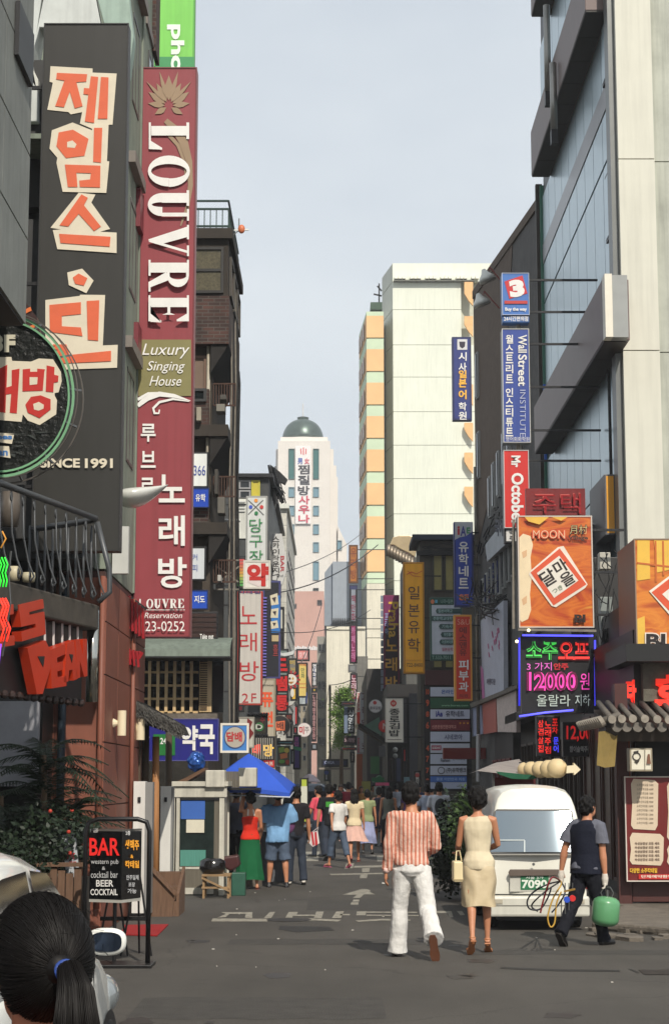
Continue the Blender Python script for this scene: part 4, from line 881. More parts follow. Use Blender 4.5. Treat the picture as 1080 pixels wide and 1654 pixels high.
serif_word(shL, 'OUVRE', 237,299,968,983,.03, rot=False).build('lettering', paint(WHT), lv)
sign('lime green vertical banner with white sideways word above the maroon sign', (250,-80,315,108),31, face=(120,196,84), side=(90,160,70), wall=-2.9, items=[('r', (251,92,314,140),(60,140,84)),('t', [('phone', (270,40,298,168))], None, (222,236,220), {'bold': .03, 'rot': 1})])
# ---- round karaoke sign ----
rs = thing('round_karaoke_sign', 'round black sign with green neon ring and torn cream and red lettering', 'sign', tuple(P(2,765,18)))
shR = Sheet((0,18,0),(0,-1,0)); kr = 3.9375
def F_(q): return cr_(q, 0,380, kr)
cx0, cy0 = 0,640
mb = MB(); shR.ell(mb, cx0, cy0,113,124,-.2,.2,48); mb.build('housing', mat('crumpled_black_film', (24,26,24), rough=.3, var=.3, bump=.8, bs=14), rs)
mb = MB(); shR.ring(mb, cx0, cy0,118,122,.04,.02,56, asp=1.09); shR.ring(mb, cx0, cy0,111,114,.02,.02,56, asp=1.09); mb.build('neon_ring', mat('pale_green_tube', (120,168,130), rough=.2, var=.2), rs)
mb = MB(); shR.ring(mb, cx0 + 4, cy0 + 2,128,130,-.1,.02,56, asp=1.06); mb.build('outer_ring', mat('ring_steel', (110,104,98), rough=.35, metal=.6, var=.3), rs); mb = MB(); shR.ring(mb, cx0 + 3, cy0,124,125.4,.08,.02,56, asp=1.08); mb.build('outer_ring', mat('ring_steel', (110,104,98), rough=.35, metal=.6, var=.3), rs)
for a in (-60,-30,-5,20,50,75): MB().bar(shR.pt(cx0 + 113 * cos(R(a)), cy0 + 124 * sin(R(a)),.03), shR.pt(cx0 + 130 * cos(R(a)), cy0 + 138 * sin(R(a)),-.08),.02).build('spoke', STEEL, rs)
items_on(shR, [
 ('p', [F_([(-200,780),(75,775),(80,800),(200,805),(250,785),(340,790),(390,870),(395,930),(375,1000),(350,1005),(350,1020),(365,1050),(360,1140),(255,1208),(180,1180),(148,1140),(140,1188),(-200,1160)])], CREAM),
 ('p', [F_([(-60,860),(-20,850),(-25,1130),(-60,1120)]), F_([(0,850),(50,825),(45,970),(78,960),(78,860),(128,850),(110,1135),(65,1130),(75,1010),(42,1015),(38,1130),(0,1125)]), F_([(148,855),(195,850),(195,870),(240,870),(240,850),(290,855),(285,870),(275,990),(146,995)]), F_([(300,830),(350,840),(348,890),(375,895),(372,935),(345,940),(342,1000),(294,996)]), F_([(200,1030),(262,1020),(325,1045),(325,1110),(255,1165),(180,1130),(165,1080)])],(184,42,36)),
 ('p', [F_([(192,905),(243,905),(240,950),(192,955)]), F_([(215,1075),(250,1062),(282,1080),(280,1105),(250,1118),(220,1110)])], CREAM),
 ('t', [('3F', (-12,541,26,570))], None, (196,190,168), {'bold': .06}),
 ('p', [F_([(-60,1255),(96,1265),(80,1330),(-60,1310)]), F_([(-60,1340),(62,1345),(72,1420),(-60,1400)])], CREAM),
 ('t', [('James', (-24,702,21,713)),('Dean', (-24,725,14,737))], None, (70,120,180), {'bold': .04})], rs)
rng = random.Random(2); mb = MB()
for i in range(16):
 a_ = (rng.uniform(20,90), rng.uniform(545,575)); shR.poly(mb, [a_, (a_[0] + rng.uniform(3,12), a_[1] + rng.uniform(-3,3)),(a_[0] + rng.uniform(3,10), a_[1] + 1.5)],.01 + .002 * i)
for i in range(9):
 a_ = (rng.uniform(10,60), rng.uniform(690,735)); shR.poly(mb, [a_, (a_[0] + rng.uniform(10,40), a_[1] + rng.uniform(-2,10)),(a_[0] + 12, a_[1] + 1.5)],.01 + .002 * i)
mb.build('film_crease', mat('shiny_film', (70,74,72), rough=.2, var=.3), rs)
fs = thing('flame_sign', 'torn orange and black flame board above the round sign', 'sign', tuple(P(20,520,18.6))); shF = Sheet((0,18.5,0),(0,-1,0))
mb = MB(); shF.poly(mb, [(-12,470),(14,451),(60,512),(66,540),(-10,540)],-.1,.1); mb.build('board', mat('burnt_black', (44,14,10), rough=.5, var=.4), fs)
fl_ = [[(-10,478),(14,453),(28,464),(2,480)],[(16,480),(27,468),(30,474),(18,484)],[(28,486),(35,480),(42,493),(34,496)],[(3,505),(14,493),(10,508),(4,512)],[(38,502),(50,496),(52,502),(40,508)],[(46,528),(56,524),(58,532),(48,534)]]
items_on(shF, [('p', fl_, (214,110,52))], fs)
# ---- balcony ----
IR = mat('grey_wrought_iron', (84,86,88), rough=.45, metal=.5, var=.25)
bl = thing('balcony', 'grey wrought iron balcony with scrolled balusters over the black fascia', 'balcony', (-2.9,18,3.6))
XB = -2.62
MB().tube([(XB - 1.0,15.2,4.62),(XB, 19.5,4.66),(XB - .04,19.62,4.66),(-3.35,19.66,4.56)],.035,8).build('handrail', IR, bl, smooth=True)
MB().prism([Vector((-4.6,15.2,3.44)), Vector((XB - .95,15.2,3.44)), Vector((XB + .04,19.5,3.44)), Vector((XB + .04,19.7,3.44)), Vector((-4.6,19.7,3.44))],(0,0,.27)).build('slab', mat('dirty_beam', (70,64,56), rough=.7, var=.4), bl, bevel=.02)
for i in range(16):
 y = 15.3 + i * .28; x = XB - 1.0 + 1.0 * (y - 15.2) / 4.3 ; b_ = MB().tube([(x, y, 4.6),(x + .01, y + .03,4.2),(x + .06, y + .04,3.95),(x + .12, y + .04,3.8),(x + .08, y + .04,3.74)],.0095,6)
 b_.tube([(x, y + .045 * cos(t),4.55 + .045 * sin(t)) for t in [j * pi / 5 for j in range(11)]],.008,5); b_.tube([(x + .08, y + .05 + .04 * cos(t),3.8 + .045 * sin(t)) for t in [j * pi / 5 for j in range(11)]],.008,5)
 b_.build('baluster', IR, bl, smooth=True)
for i in range(9):
 x = XB - .06 - i * .085; MB().tube([(x, 19.64,4.6),(x, 19.66,4.2),(x + .02,19.6,3.8)],.014,6).build('baluster', IR, bl, smooth=True)
MB().tube([(XB + .02,19.5,4.62),(XB + .16,19.52,4.1),(XB + .17,19.52,3.85),(XB + .05,19.5,3.74)],.03,8).build('corner_rail', IR, bl, smooth=True)
# blanket & crates on balcony
for j, (r_, c_, lb) in enumerate((((0,795,34,850),(92,84,76), 'grimy rolled blanket on the balcony'),((14,915,34,938),(190,180,150), 'first cream tub behind the balcony balusters'),((36,925,58,940),(180,172,145), 'second cream tub behind the balcony balusters'))):
 a_ = P(r_[0], r_[3],18); c2 = P(r_[2], r_[1],18); w2 = (c2.x - a_.x) / 2
 mb = MB().loft([((a_.x + c2.x) / 2,18, a_.z, w2 * .85, w2 * .8),((a_.x + c2.x) / 2,18,(a_.z + c2.z) / 2, w2, w2),((a_.x + c2.x) / 2,18, c2.z, w2 * .9, w2 * .85)],12)
 o_ = mb.build(('blanket', 'tub', 'tub')[j], paint(c_), smooth=True, loc=(a_.x, 18, a_.z)); o_['label'] = lb; o_['category'] = ('blanket', 'tub', 'tub')[j]
# ---- black fascia with big red letters ----
fz = thing('bar_fascia_sign', 'black box fascia with big tumbling red-orange block letters', 'sign', (-3,17.5,2.65))
MB().prism([Vector((-4.6,14.8,2.66)), Vector((-3.84,14.8,2.66)), Vector((-2.72,19.4,2.66)), Vector((-4.6,19.4,2.66))],(0,0,.77)).build('housing', mat('fascia_black', (24,24,25), rough=.4, var=.2), fz)
shD = Sheet((-2.62,19.3,3),(cos(R(14)),-sin(R(14)),0)); shW = Sheet((-2.70,19.3,3),(cos(R(14)),-sin(R(14)),0))
LT = {'E': [(0,0),(1,0),(1,.24),(.42,.26),(.42,.4),(.8,.4),(.8,.6),(.42,.6),(.42,.76),(1,.76),(1,1),(0,1)], 'D': [(0,.05),(.75,0),(1,.3),(.9,.6),(.45,1),(.15,.95)],
      'A': [(.25,.02),(.8,0),(1,.98),(.7,1),(.66,.72),(.38,.72),(.32,1),(0,1)], 'N': [(0,0),(.32,0),(.66,.45),(.66,0),(1,0),(1,1),(.7,1),(.34,.55),(.34,1),(0,1)],
      'S': [(0,.08),(1,0),(1,.26),(.4,.3),(.4,.38),(1,.36),(.96,1),(0,1),(0,.76),(.6,.74),(.6,.64),(.02,.64)], 'M': [(0,0),(.3,0),(.5,.4),(.7,0),(1,0),(1,1),(.72,1),(.72,.5),(.5,.8),(.28,.5),(.28,1),(0,1)]}
REDL = mat('red_orange_acrylic', (178,50,22), rough=.35, var=.12)
for ch, q, hole in (('M', [(-90,985),(-40,978),(-42,1050),(-88,1058)], None),('E', [(-26,982),(16,976),(18,1042),(-20,1048)], None),('S', [(24,972),(64,968),(70,1024),(30,1036)], None),
     ('D', [(38,1042),(78,1032),(80,1112),(50,1128)],(.5,.36)),('E', [(76,1050),(100,1040),(102,1108),(78,1112)], None),('A', [(98,1040),(118,1034),(120,1098),(98,1102)],(.52,.4)),('N', [(117,1034),(135,1032),(136,1092),(118,1096)], None)):
 def mp_(a_, b_):
  t0 = (q[0][0] + (q[1][0] - q[0][0]) * a_, q[0][1] + (q[1][1] - q[0][1]) * a_); t1 = (q[3][0] + (q[2][0] - q[3][0]) * a_, q[3][1] + (q[2][1] - q[3][1]) * a_); return (t0[0] + (t1[0] - t0[0]) * b_, t0[1] + (t1[1] - t0[1]) * b_)
 mb = MB(); shD.poly(mb, [mp_(a_, b_) for a_, b_ in LT[ch]],-.06,.1); L2 = mb.build('letter', REDL, fz)
 if hole:
  mb = MB(); shD.poly(mb, [mp_(hole[0] + dx, hole[1] + dy) for dx, dy in ((-.14,-.1),(.16,-.06),(.06,.14))],.042,.004); mb.build('counter', BLACK, L2)
for x in (73,87,101,113,126): MB().bar(shW.pt(x, 992), shW.pt(x, 1042),.02).build('white_rod', paint((206,200,196)), fz)
for i in range(26): MB().ball((-2.72 - (25 - i) * .043,15 + i * .175,2.64),.045,.06,.045,8,5).build('fringe_bulb', mat('fringe_dark', (46,30,26), rough=.5, var=.3), fz)
MB().tube([(XB - .02,19.62,2.66),(XB - .02,19.62,3.66)],.065,20).build('chrome_column', mat('chrome', (190,188,180), rough=.12, metal=1, var=.1), fz, smooth=True)
nn = thing('neon_figure', 'green, red and violet neon tube figure hanging left of the fascia letters', 'neon sign', tuple(P(8,1080,16)))
def squig(pts, D, c_, r=.007, e=1.3): return MB().tube([P(x, y, D) for x, y in pts], r, 6).build('neon_tube', neon(c_, e), nn, smooth=True)
for dx in (0,5,10): squig([(dx - 2,900),(dx + 3,912),(dx - 1,925),(dx + 2,938),(dx, 948)],16,(40,200,50)); squig([(dx - 1,966),(dx + 6,980),(dx, 998),(dx + 7,1015),(dx + 1,1036)],16,(230,50,34),.009)
squig([(2,1040),(0,1060),(-2,1078)],16,(120,60,200)); squig([(4,858),(10,870),(2,885)],16,(190,130,50), e=.6)
MB().tube([P(18,890,16), P(14,930,16), P(17,975,16), P(4,1060,16)],.01,5).build('bracket', STEEL, nn)
# wall sconces, street lamp, neon characters on red wall
SC = mat('cream_lamp', (222,208,176), rough=.5, var=.05)
for j, (x, D, zc_, lb) in enumerate(((197,22.9,1168, 'cream cylinder wall lamp nearer the front of the red wall'),(227,25.6,1175, 'cream cylinder wall lamp at the far end of the red wall'))):
 p = P(x, zc_, D); s_ = thing('wall_lamp', lb, 'lamp', tuple(p), 'cream lamps on the red wall'); h_ = 20 * D / 2900
 MB().tube([p - Vector((0,0, h_)), p + Vector((0,0, h_))],7 * D / 2900,20).build('shade', SC, s_, smooth=False)
 MB().tube([p - Vector((.05,0,0)), Vector((-2.80, D, p.z))],[.03,.06],10).build('bracket', SC, s_)
sl = thing('street_lamp', 'silver leaf-shaped street lamp head in front of the maroon sign', 'lamp', tuple(P(195,810,23)))
mb = MB(); a_, c2 = P(192,802,23), P(272,783,23); dv = c2 - a_
rings = []
for i in range(11):
 t = i / 10; w_ = .25 * sin(pi * min(1,.12 + t * .9)) ** .7 * (1 - t * .6) + .005; p = a_ + dv * t + Vector((0,0,-.05 * sin(pi * t)))
 k0 = len(mb.v)
 for j in range(14): an_ = 2 * pi * j / 14; mb.v.append(tuple(p + Vector((0, cos(an_) * w_ * 1.6, sin(an_) * w_ * (.5 if sin(an_) > 0 else .75)))))
 if i:
  for j in range(14): mb.f.append((k0 - 14 + j, k0 - 14 + (j + 1) % 14, k0 + (j + 1) % 14, k0 + j))
mb.f.append(tuple(range(14))[::-1]); mb.build('lamp_head', mat('silver_lamp', (206,206,200), rough=.22, metal=.15, var=.05), sl, smooth=True)
MB().tube([Vector((-2.78,23, a_.z - .1)), a_ + Vector((.03,0,0))],.035,8).build('arm', STEEL, sl)
rn = thing('red_neon_letters', 'dark red neon channel letters jutting from the red wall corner', 'sign', (-2.6,25,3.6))
DR = mat('dark_red_channel', (150,26,34), rough=.35, var=.2)
for i in range(6): x = 203 + i * 5.6; MB().bar(P(x, 958 + i * 5,24.6), P(x + 1,1012 + i * 4,24.6),.035,.12).build('letter', DR, rn)
for i in range(4): x = 203 + i * 6.5; MB().bar(P(x, 1046 + i * 2,24.6), P(x + 2,1072 + i * 2,24.6),.03,.1).build('letter', DR, rn); MB().bar(P(x, 1056,24.6), P(x + 7,1060,24.6),.03,.1).build('letter', DR, rn)
MB().bar(P(198,956,24.7), P(236,985,24.7),.05).build('bracket', BLACK, rn)
# ---- signs on the brick building ----
sign('white hoarding with blue phone digits between two dark storeys', (306,730,337,788),32.9, th=.06, face=(226,228,224), items=[('t', [('8366', (306,752,332,768))], None, (60,76,150), {'bold': .01})])
sign('small royal blue sign with two white characters under the phone-number hoarding', (306,788,338,820),32.85, th=.1, face=(30,70,176), edge=(20,40,90), ew=1.5, items=[('t', [('유학', (316,798,332,810))], None, WHT, {'bold': .02})])
sign('pale window poster with faint blue characters lower on the brown building', (300,883,333,938),32.9, th=.06, face=(206,210,212), items=[('t', [('커', (311,895,319,905)),('피', (311,912,319,923))], None, (70,90,160), {'bold': .0})])
sign('small blue map sign just above the brown takeaway board', (306,953,336,984),32.85, th=.1, face=(32,76,180), edge=(20,40,90), ew=1.5, items=[('t', [('지도', (314,962,331,974))], None, WHT, {'bold': .02})])
sign('dark brown wooden signboard with small white lettering over the awning', (300,988,352,1032),32.8, th=.1, face=(58,40,36), name='sign_board', items=[('t', [('Take out', (323,1024,345,1032))], None, WHT, {'bold': .02})] + [('r', (301, y, 351, y + .8),(36,26,24)) for y in (996,1004,1012,1020)])
sign('navy pharmacy fascia with big white hangul and a green square', (229,1161,353,1229),31.3, th=.3, face=(34,34,120), side=(30,30,80), edge=(90,90,150), ew=1, name='shop_fascia', items=[
 ('r', (248,1186,283,1220),(30,110,50)),('t', [('약', (292,1172,320,1212)),('국', (321,1170,347,1218))], None, WHT, {'bold': .035}),('t', [('24시', (259,1190,278,1203))], None, WHT, {'bold': .02}),('p', [[(226,1193),(234,1188),(230,1212),(226,1212)],[(238,1190),(242,1190),(240,1200)]], WHT)])
sign('square blue tobacco sign with white border and grey disc', (356,1168,402,1216),30.2, th=.16, face=(70,128,196), edge=(218,212,200), ew=3.5, name='tobacco_sign', items=[('e', (379.5,1191,17.5,18),(60,80,130)),('e', (379.5,1191,16,16.5),(172,164,152)),('t', [('담배', (366,1182,391,1198))], None, (178,44,48), {'bold': .03})])
# ---- projecting signs, left of lane ----
sign('white billiard hall sign with four coloured balls and green hangul', (397,801,432,912),50, face=(206,208,204), side=(150,150,146), wall=-3.2, items=[
 ('p', curve_band([(401,831),(413,819),(425,808)],[.7,.7,.7]) + curve_band([(401,808),(413,819),(426,832)],[.7,.7,.7]),(90,90,90)),('e', (413.5,808.5,3,3),(224,140,50)),('e', (405,819,3,3),(60,84,180)),('e', (422.5,819,3,3),(196,60,56)),('e', (414,829,3,3),(40,120,70)),
 ('t', [('당', (403,838,424,860)),('구', (403,865,424,884)),('장', (403,889,425,910))], None, (40,124,66), {'bold': .0})])
sign('small striped red to green sign behind the red letter box', (383,900,396,952),47, face=(190,170,160), wall=-3, items=[('r', (384,903 + i * 5,395,907 + i * 5), c_) for i, c_ in enumerate(((190,80,80),(200,90,80),(200,110,80),(206,130,70),(206,150,70),(190,170,80),(150,170,80),(110,160,80),(80,150,80)))])
ys = sign('white square pharmacy box with one bulky red hangul letter', (393,905,437,951),45, th=.35, face=(220,216,206), side=(190,186,176), edge=(200,196,186), name='box_sign', items=[('p', [[(401,911),(432,913),(434,934),(418,948),(400,940)]],(214,200,196)),('t', [('약', (399,910,434,947))], None, (186,40,34), {'bold': .05})])
sign('long pale grey karaoke sign with red hangul and 2F', (382,955,424,1139),44, th=.25, face=(196,190,182), side=(170,60,50), wall=-3, brk=3, items=[
 ('t', [('노', (388,979,415,1008)),('래', (387,1022,415,1052)),('방', (387,1068,418,1100)),('2', (391,1120,401,1135)),('F', (406,1120,414,1134))], None, (180,50,54), {'bold': -.005}),('t', [('칵테일', (384,955,421,959))], None, (60,56,110), {'bold': .02})])
bs = thing('curved_lounge_sign', 'white curved-edge lounge sign with black vertical hangul', 'sign', tuple(P(445,940,62))); shb2 = Sheet((0,62,0),(0,-1,0))
mb = MB(); shb2.poly(mb, [(437,862),(455,862),(459,885),(463,905),(462,925),(455,945),(450,938),(437,936)],-.2,.2); mb.build('housing', paint((204,204,202)), bs)
items_on(shb2,[('t', [('스카이라운지', (440,866,451,926))], None, (50,48,48), {'vert': True}),('t', [('BAR', (453,898,459,924))], None, (180,60,70), {'rot': 1}),('t', [('남녀', (447,928,457,932))], None, (90,90,90)), ], bs)
sign('small white and green oval-cornered sign under the lounge sign', (437,940,447,952),61, face=(180,190,170), items=[('e', (442,946,4,5),(60,110,70))])
nb_ = sign('black neon board with cream ghost figures and blue glow', (424,938,453,1096),56, face=(32,32,40), side=(60,60,110), wall=-2.9, items=[
 ('r', (438,962,452,1022),(40,110,180)),('p', [[(436,962),(448,958),(450,976),(438,978)],[(438,984),(450,982),(449,998),(437,998)],[(437,1004),(448,1002),(450,1014),(438,1016)]],(206,196,170)),('p', [[(439,966),(446,964),(444,974)],[(440,988),(446,987),(445,995)],[(440,1006),(446,1006),(443,1012)]],(50,40,50)),
 ('r', (439,1026,450,1036),(180,160,120)),('t', [('호프', (441,1040,449,1060))], None, (150,60,60), {'vert': True})])
for i in range(26): bx(xat(425,950,56),55.93, zat(965 + i * 5 + 2,56), xat(431,950,56),55.99, zat(965 + i * 5,56)).build('neon_tube', paint((120,110,190)), nb_)
sign('red and white curved banner sign edge beyond the neon board', (453,980,459,1050),66, face=(196,50,46), items=[('r', (453.5,985,456,1015),(200,200,190))])
sign('grey-green plain panel sign behind the red drum letters', (446,1048,466,1155),64, face=(120,134,132), wall=-2.9)
wv = MB()
wv.prism([P(437,1052,60), P(446,1050,60), P(456,1055,60), P(468,1053,60), P(476,1050,60), P(474,1057,60), P(460,1060,60), P(446,1057,60)],(0,.4,0)); o_ = wv.build('wave_canopy', paint((206,210,210)), loc=tuple(P(455,1055,60))); o_['label'] = 'white wave-shaped canopy above the red drum letters'; o_['category'] = 'canopy'
dr = thing('drum_letter_sign', 'three stacked glossy red hangul letters in black cases', 'sign', tuple(P(454,1150,59)))
shq = Sheet((0,58.8,0),(0,-1,0))
for ch, r_ in (('드', (444,1063,464,1084)),('럼', (446,1092,464,1116)),('통', (445,1123,465,1148))):
 mb = MB(); shq.rect(mb, (r_[0] - 1, r_[1] - 2, r_[2] + 1, r_[3] + 2),-.3,.3); cs_ = mb.build('letter_case', BLACK, dr); mb = MB(); shq.text(mb, ch, r_, .02,.06); mb.build('letter', paint((196,36,36)), cs_)
sign('beige upright sign with big orange hangul', (420,1096,445,1245),53, face=(176,166,146), side=(140,130,110), wall=-2.9, items=[('t', [('퓨', (422,1118,441,1142)),('전', (422,1149,441,1174))], None, (220,84,44), {'bold': .03}),('t', [('since', (424,1105,442,1108))], None, (90,84,74))])
fr_ = sign('dark scalloped frame sign with a curling green letter', (399,1155,432,1188),43, face=(46,42,34), name='scalloped_sign', items=[('t', [('주', (420,1158,428,1168))], None, (120,40,50)),('o', (419,1174,5,7, ),(60,120,70)),('t', [('D', (413,1170,424,1178))], None, (190,190,180))])
for i in range(8):
 for yy in (1154,1188): MB().ball(P(400 + i * 4.4, yy, 42.95),.035,.05,.05,8,5).build('scallop', DARK, fr_)
sign('white square sign with dark red flower behind the tobacco sign', (370,1158,411,1208),37, face=(196,192,180), edge=(150,146,136), ew=2, name='box_sign', items=[('e', (379,1164,8,5),(96,40,36)),('p', [[(400,1160),(408,1166),(404,1176),(410,1184),(402,1196),(398,1180)]],(120,36,36))])
rb = sign('black slatted board with red and yellow neon hangul by the blue parasol', (405,1189,444,1240),46, face=(30,28,28), name='neon_board', items=[('t', [('레', (408,1202,420,1220))], None, (226,60,44), {'bold': .05, 'emit': .8}),('t', [('망', (425,1202,442,1222))], None, (226,180,70), {'bold': .03, 'emit': .8}),('r', (426,1228,443,1239),(186,40,40)),('t', [('호프', (428,1230,441,1236))], None, (220,210,200))])
for i in range(10): MB().bar(P(407 + i * 3.6,1192,45.9), P(407 + i * 3.6,1226,45.9),.02).build('slat', paint((170,166,156)), rb)
def disc(label, cx, cy, r, D, face, rim, items, name='round_sign'):
 t = thing(name, label, 'sign', tuple(P(cx, cy + r, D))); sh = Sheet((0, D, 0),(0,-1,0)); mb = MB(); sh.ell(mb, cx, cy, r, r, -.15,.15,32); mb.build('rim', paint(rim), t); mb = MB(); sh.ell(mb, cx, cy, r * .92, r * .92,.002,.006,32); mb.build('face', paint(face), t); items_on(sh, items, t, base=.01); return t
disc('round black sign with orange and white hangul beneath the drum letters', 452,1172,17,57,(40,36,36),(110,100,90),[('p', [[(444,1166),(460,1164),(460,1180),(446,1180)]],(214,110,70)),('t', [('배', (447,1166,458,1178))], None, (60,30,30)),('t', [('닭', (447,1181,459,1192))], None, (210,206,196))])
sm = disc('white smiling sun disc with red rays', 470,1098,10,68,(226,222,212),(150,50,50),[('e', (468,1096,1.5,2),(90,40,40)),('e', (473,1096,1.5,2),(200,150,50)),('p', [[(465,1101),(475,1101),(470,1105)]],(180,120,60))], 'sun_sign')
for i in range(12): a_ = 2 * pi * i / 12; MB().bar(P(470 + 10 * cos(a_),1098 + 10 * sin(a_),68), P(470 + 15 * cos(a_),1098 + 15 * sin(a_),68),.07).build('ray', paint((170,40,44)), sm)
sign('grey poster with yellow hangul behind the sun disc', (465,1063,480,1090),72, face=(128,124,118), items=[('t', [('버', (468,1066,476,1074)),('거', (468,1078,476,1086))], None, (196,170,80))])
sign('yellow and white sliver sign below the sun disc', (469,1110,480,1132),70, face=(220,176,60), items=[('e', (472,1119,3,7),(220,216,206))])
lf = MB().prism([P(455,1136,62), P(466,1133,62), P(477,1132,62), P(472,1138,62), P(461,1142,62)],(0,.5,0)).build('leaf_lamp', mat('silver_lamp', (216,216,212)), loc=tuple(P(466,1138,62))); lf['label'] = 'small silver leaf-shaped lamp beside the lowest drum letter'; lf['category'] = 'lamp'
sign('tall yellow banner sign far down the lane', (480,1070,497,1128),104, face=(222,196,110), wall=-2.9, items=[('t', [('만화', (486,1078,492,1096))], None, (110,120,70), {'vert': True}),('r', (482,1104,495,1105),(200,110,60)),('r', (482,1110,495,1111),(200,110,60)),('t', [('카페', (484,1072,494,1076))], None, (200,110,60))])
sign('faded pink roof billboard over the yellow banner', (478,1048,500,1068),130, face=(206,122,118), wall=-3.2, items=[('t', [('호텔', (482,1053,496,1063))], None, (230,190,186))])
sign('pale blue and white sign under the yellow banner', (481,1124,496,1140),100, face=(176,186,190), wall=-2.9, items=[('r', (494,1118,496,1136),(50,70,130))])
sign('narrow navy vertical sign with white hangul near the lane end', (503,1070,512,1109),118, face=(44,56,110), wall=-1, brk=2, items=[('t', [('현대화장품', (505,1072,510.5,1107))], None, WHT, {'vert': True})])
sign('small yellow sign between navy and maroon ones', (503,1110,512,1119),117, face=(180,150,50))
sign('long maroon vertical sign under the navy one', (503,1120,511,1198),114, face=(104,50,62), wall=-1, items=[('t', [('노래연습장단란', (504.5,1122,509.5,1194))], None, (190,150,150), {'vert': True})])
sign('little grey blue panel sign below the maroon one', (502,1200,513,1212),112, face=(130,140,150))
sign('thin red and white banner below the sun disc', (474,1139,482,1172),66, face=(200,50,52), items=[('r', (474.5,1140,476,1171),(200,196,200))])
sign('dark red panel under the thin red banner', (473,1173,481,1186),65, face=(150,40,46))
sign('violet banner with pink flourish low on the left of the lane', (473,1187,486,1243),64, face=(84,68,140), items=[('t', [('클럽', (475,1190,482,1206))], None, (200,110,180), {'vert': True}),('p', [[(474,1205),(487,1208),(487,1213),(474,1211)]],(60,150,110))])
sign('curved pale grey side sign with tiny stripes', (469,1210,476,1234),60, face=(176,180,186))
sign('crowded colourful food picture board beside the violet banner', (447,1204,469,1238),58, face=(70,64,46), side=(90,110,120), edge=(130,150,150), ew=1, items=[('p', [[(450,1208),(458,1206),(460,1214),(451,1216)]],(120,150,60)),('p', [[(452,1218),(464,1216),(464,1224),(453,1226)]],(190,110,60)),('e', (463,1212,4,4),(190,170,70)),('e', (455,1230,5,3),(90,140,60)),('e', (464,1231,3,4),(150,50,40))])
sign('turquoise and white awning board over the food pictures', (447,1196,474,1203),57.5, face=(80,140,150))
sign('dark brown brush-painted board right of the round black sign', (460,1152,472,1167),60, face=(60,44,40), items=[('t', [('주막', (462,1155,471,1163))], None, (150,60,50))])
sign('white paper lantern shaped sign next to the round black sign', (462,1168,472,1192),59, face=(206,200,186))
sign('small dark red sign under the long karaoke sign', (383,1138,394,1150),43.5, face=(96,30,36))
disc('round white sign with red hangul over the middle of the lane', 491,1179,11.5,84,(222,214,212),(190,180,180),[('t', [('미', (483,1173,491,1186))], None, (180,40,50), {'bold': .04}),('t', [('주', (492,1174,499,1184))], None, (160,150,150))])
disc('dark round sign at the brown awning far left of lane', 464,1140,4,63,(60,60,100),(90,90,90),[])
# ---- right of lane, far ----
sign('orange-brown vertical sign topmost in the stack beside the striped block', (563,880,578,942),98, face=(166,104,46), side=(90,60,40), wall=3.2, items=[('t', [('유리방', (566,884,575,936))], None, (120,60,40), {'vert': True})])
sign('grey comics cafe sign under the orange-brown one', (564,945,577,1006),97, face=(132,138,148), wall=3.2, items=[('t', [('책만화', (567,960,574,1004))], None, (120,50,70), {'vert': True}),('r', (564.5,946,576.5,952),(50,54,90))])
sign('magenta vertical sign in the middle of the far stack', (564,1008,577,1072),96, face=(128,44,84), wall=3.2, items=[('t', [('카페노래', (567,1012,573,1066))], None, (180,110,150), {'vert': True})])
sign('plum karaoke sign at the bottom of the far stack', (565,1087,577,1132),95, face=(110,36,52), wall=3.2, items=[('t', [('노래방', (567,1090,575,1126))], None, (200,170,180), {'vert': True})])
sign('grey meter cabinet sign between magenta and plum signs', (562,1073,576,1086),95.5, face=(120,122,122), side=(90,90,90))
sign('white and red two-column sign above the orange pillar', (576,1118,593,1218),84, face=(176,182,190), side=(150,150,156), wall=3.2, items=[('r', (576,1118,582,1150),(216,210,206)),('r', (576,1150,581,1178),(214,60,44)),('t', [('고', (584,1120,591,1130)),('층', (584,1141,591,1152)),('만', (584,1162,592,1171)),('노', (584,1200,591,1210))], None, (100,40,60), {'bold': .02}),('t', [('FAMOUS', (576.8,1120,580.6,1148))], None, (196,60,60), {'rot': 1}),('t', [('KARAOKE', (577,1192,580.6,1216))], None, (196,60,80), {'rot': 1})])
sign('black sign with grey-blue hangul behind the street tree', (555,1141,573,1185),90, face=(44,50,58), items=[('r', (555.5,1142,561,1184),(110,126,150)),('t', [('싱영관', (562,1146,571,1182))], None, (200,208,214), {'vert': True})])
sign('dark red roof strip over the black sign', (551,1133,574,1140),89.5, face=(96,34,40))
sign('dark karaoke strip with pale letters under the black sign', (555,1188,576,1204),89, face=(60,30,44), items=[('t', [('노래방', (556,1192,573,1199))], None, (200,170,180))])
sign('orange-red plank sign under the dark karaoke strip', (551,1207,576,1212),88.5, face=(200,80,52))
sign('white narrow sign above the orange pillar left side', (565,1214,573,1232),88, face=(180,176,168), items=[('t', [('식당', (567,1217,571,1229))], None, (80,60,60), {'vert': True})])
sign('navy bank fascia across the base of the cream slab building', (519,1226,562,1239),112, th=.6, face=(40,48,84), name='shop_fascia', items=[('t', [('CMGA', (524,1229,540,1234))], None, (170,180,210), {'bold': .03})])
o_ = bx(xat(515,1241,111),111.5, zat(1243,112), xat(566,1241,111),113, zat(1240,112)).build('canopy', paint((150,140,130)), loc=(0,112,3)); o_['label'] = 'flat beige canopy under the navy bank fascia'; o_['category'] = 'canopy'
sign('blue and white notice under the navy bank fascia', (523,1243,531,1262),111, face=(170,176,190), items=[('e', (527,1248,3.4,3.4),(40,70,150))])
pk = thing('orange_pillar', 'rust orange street pillar under the white and red sign', 'pillar', (xat(580,1290,83),83,0))
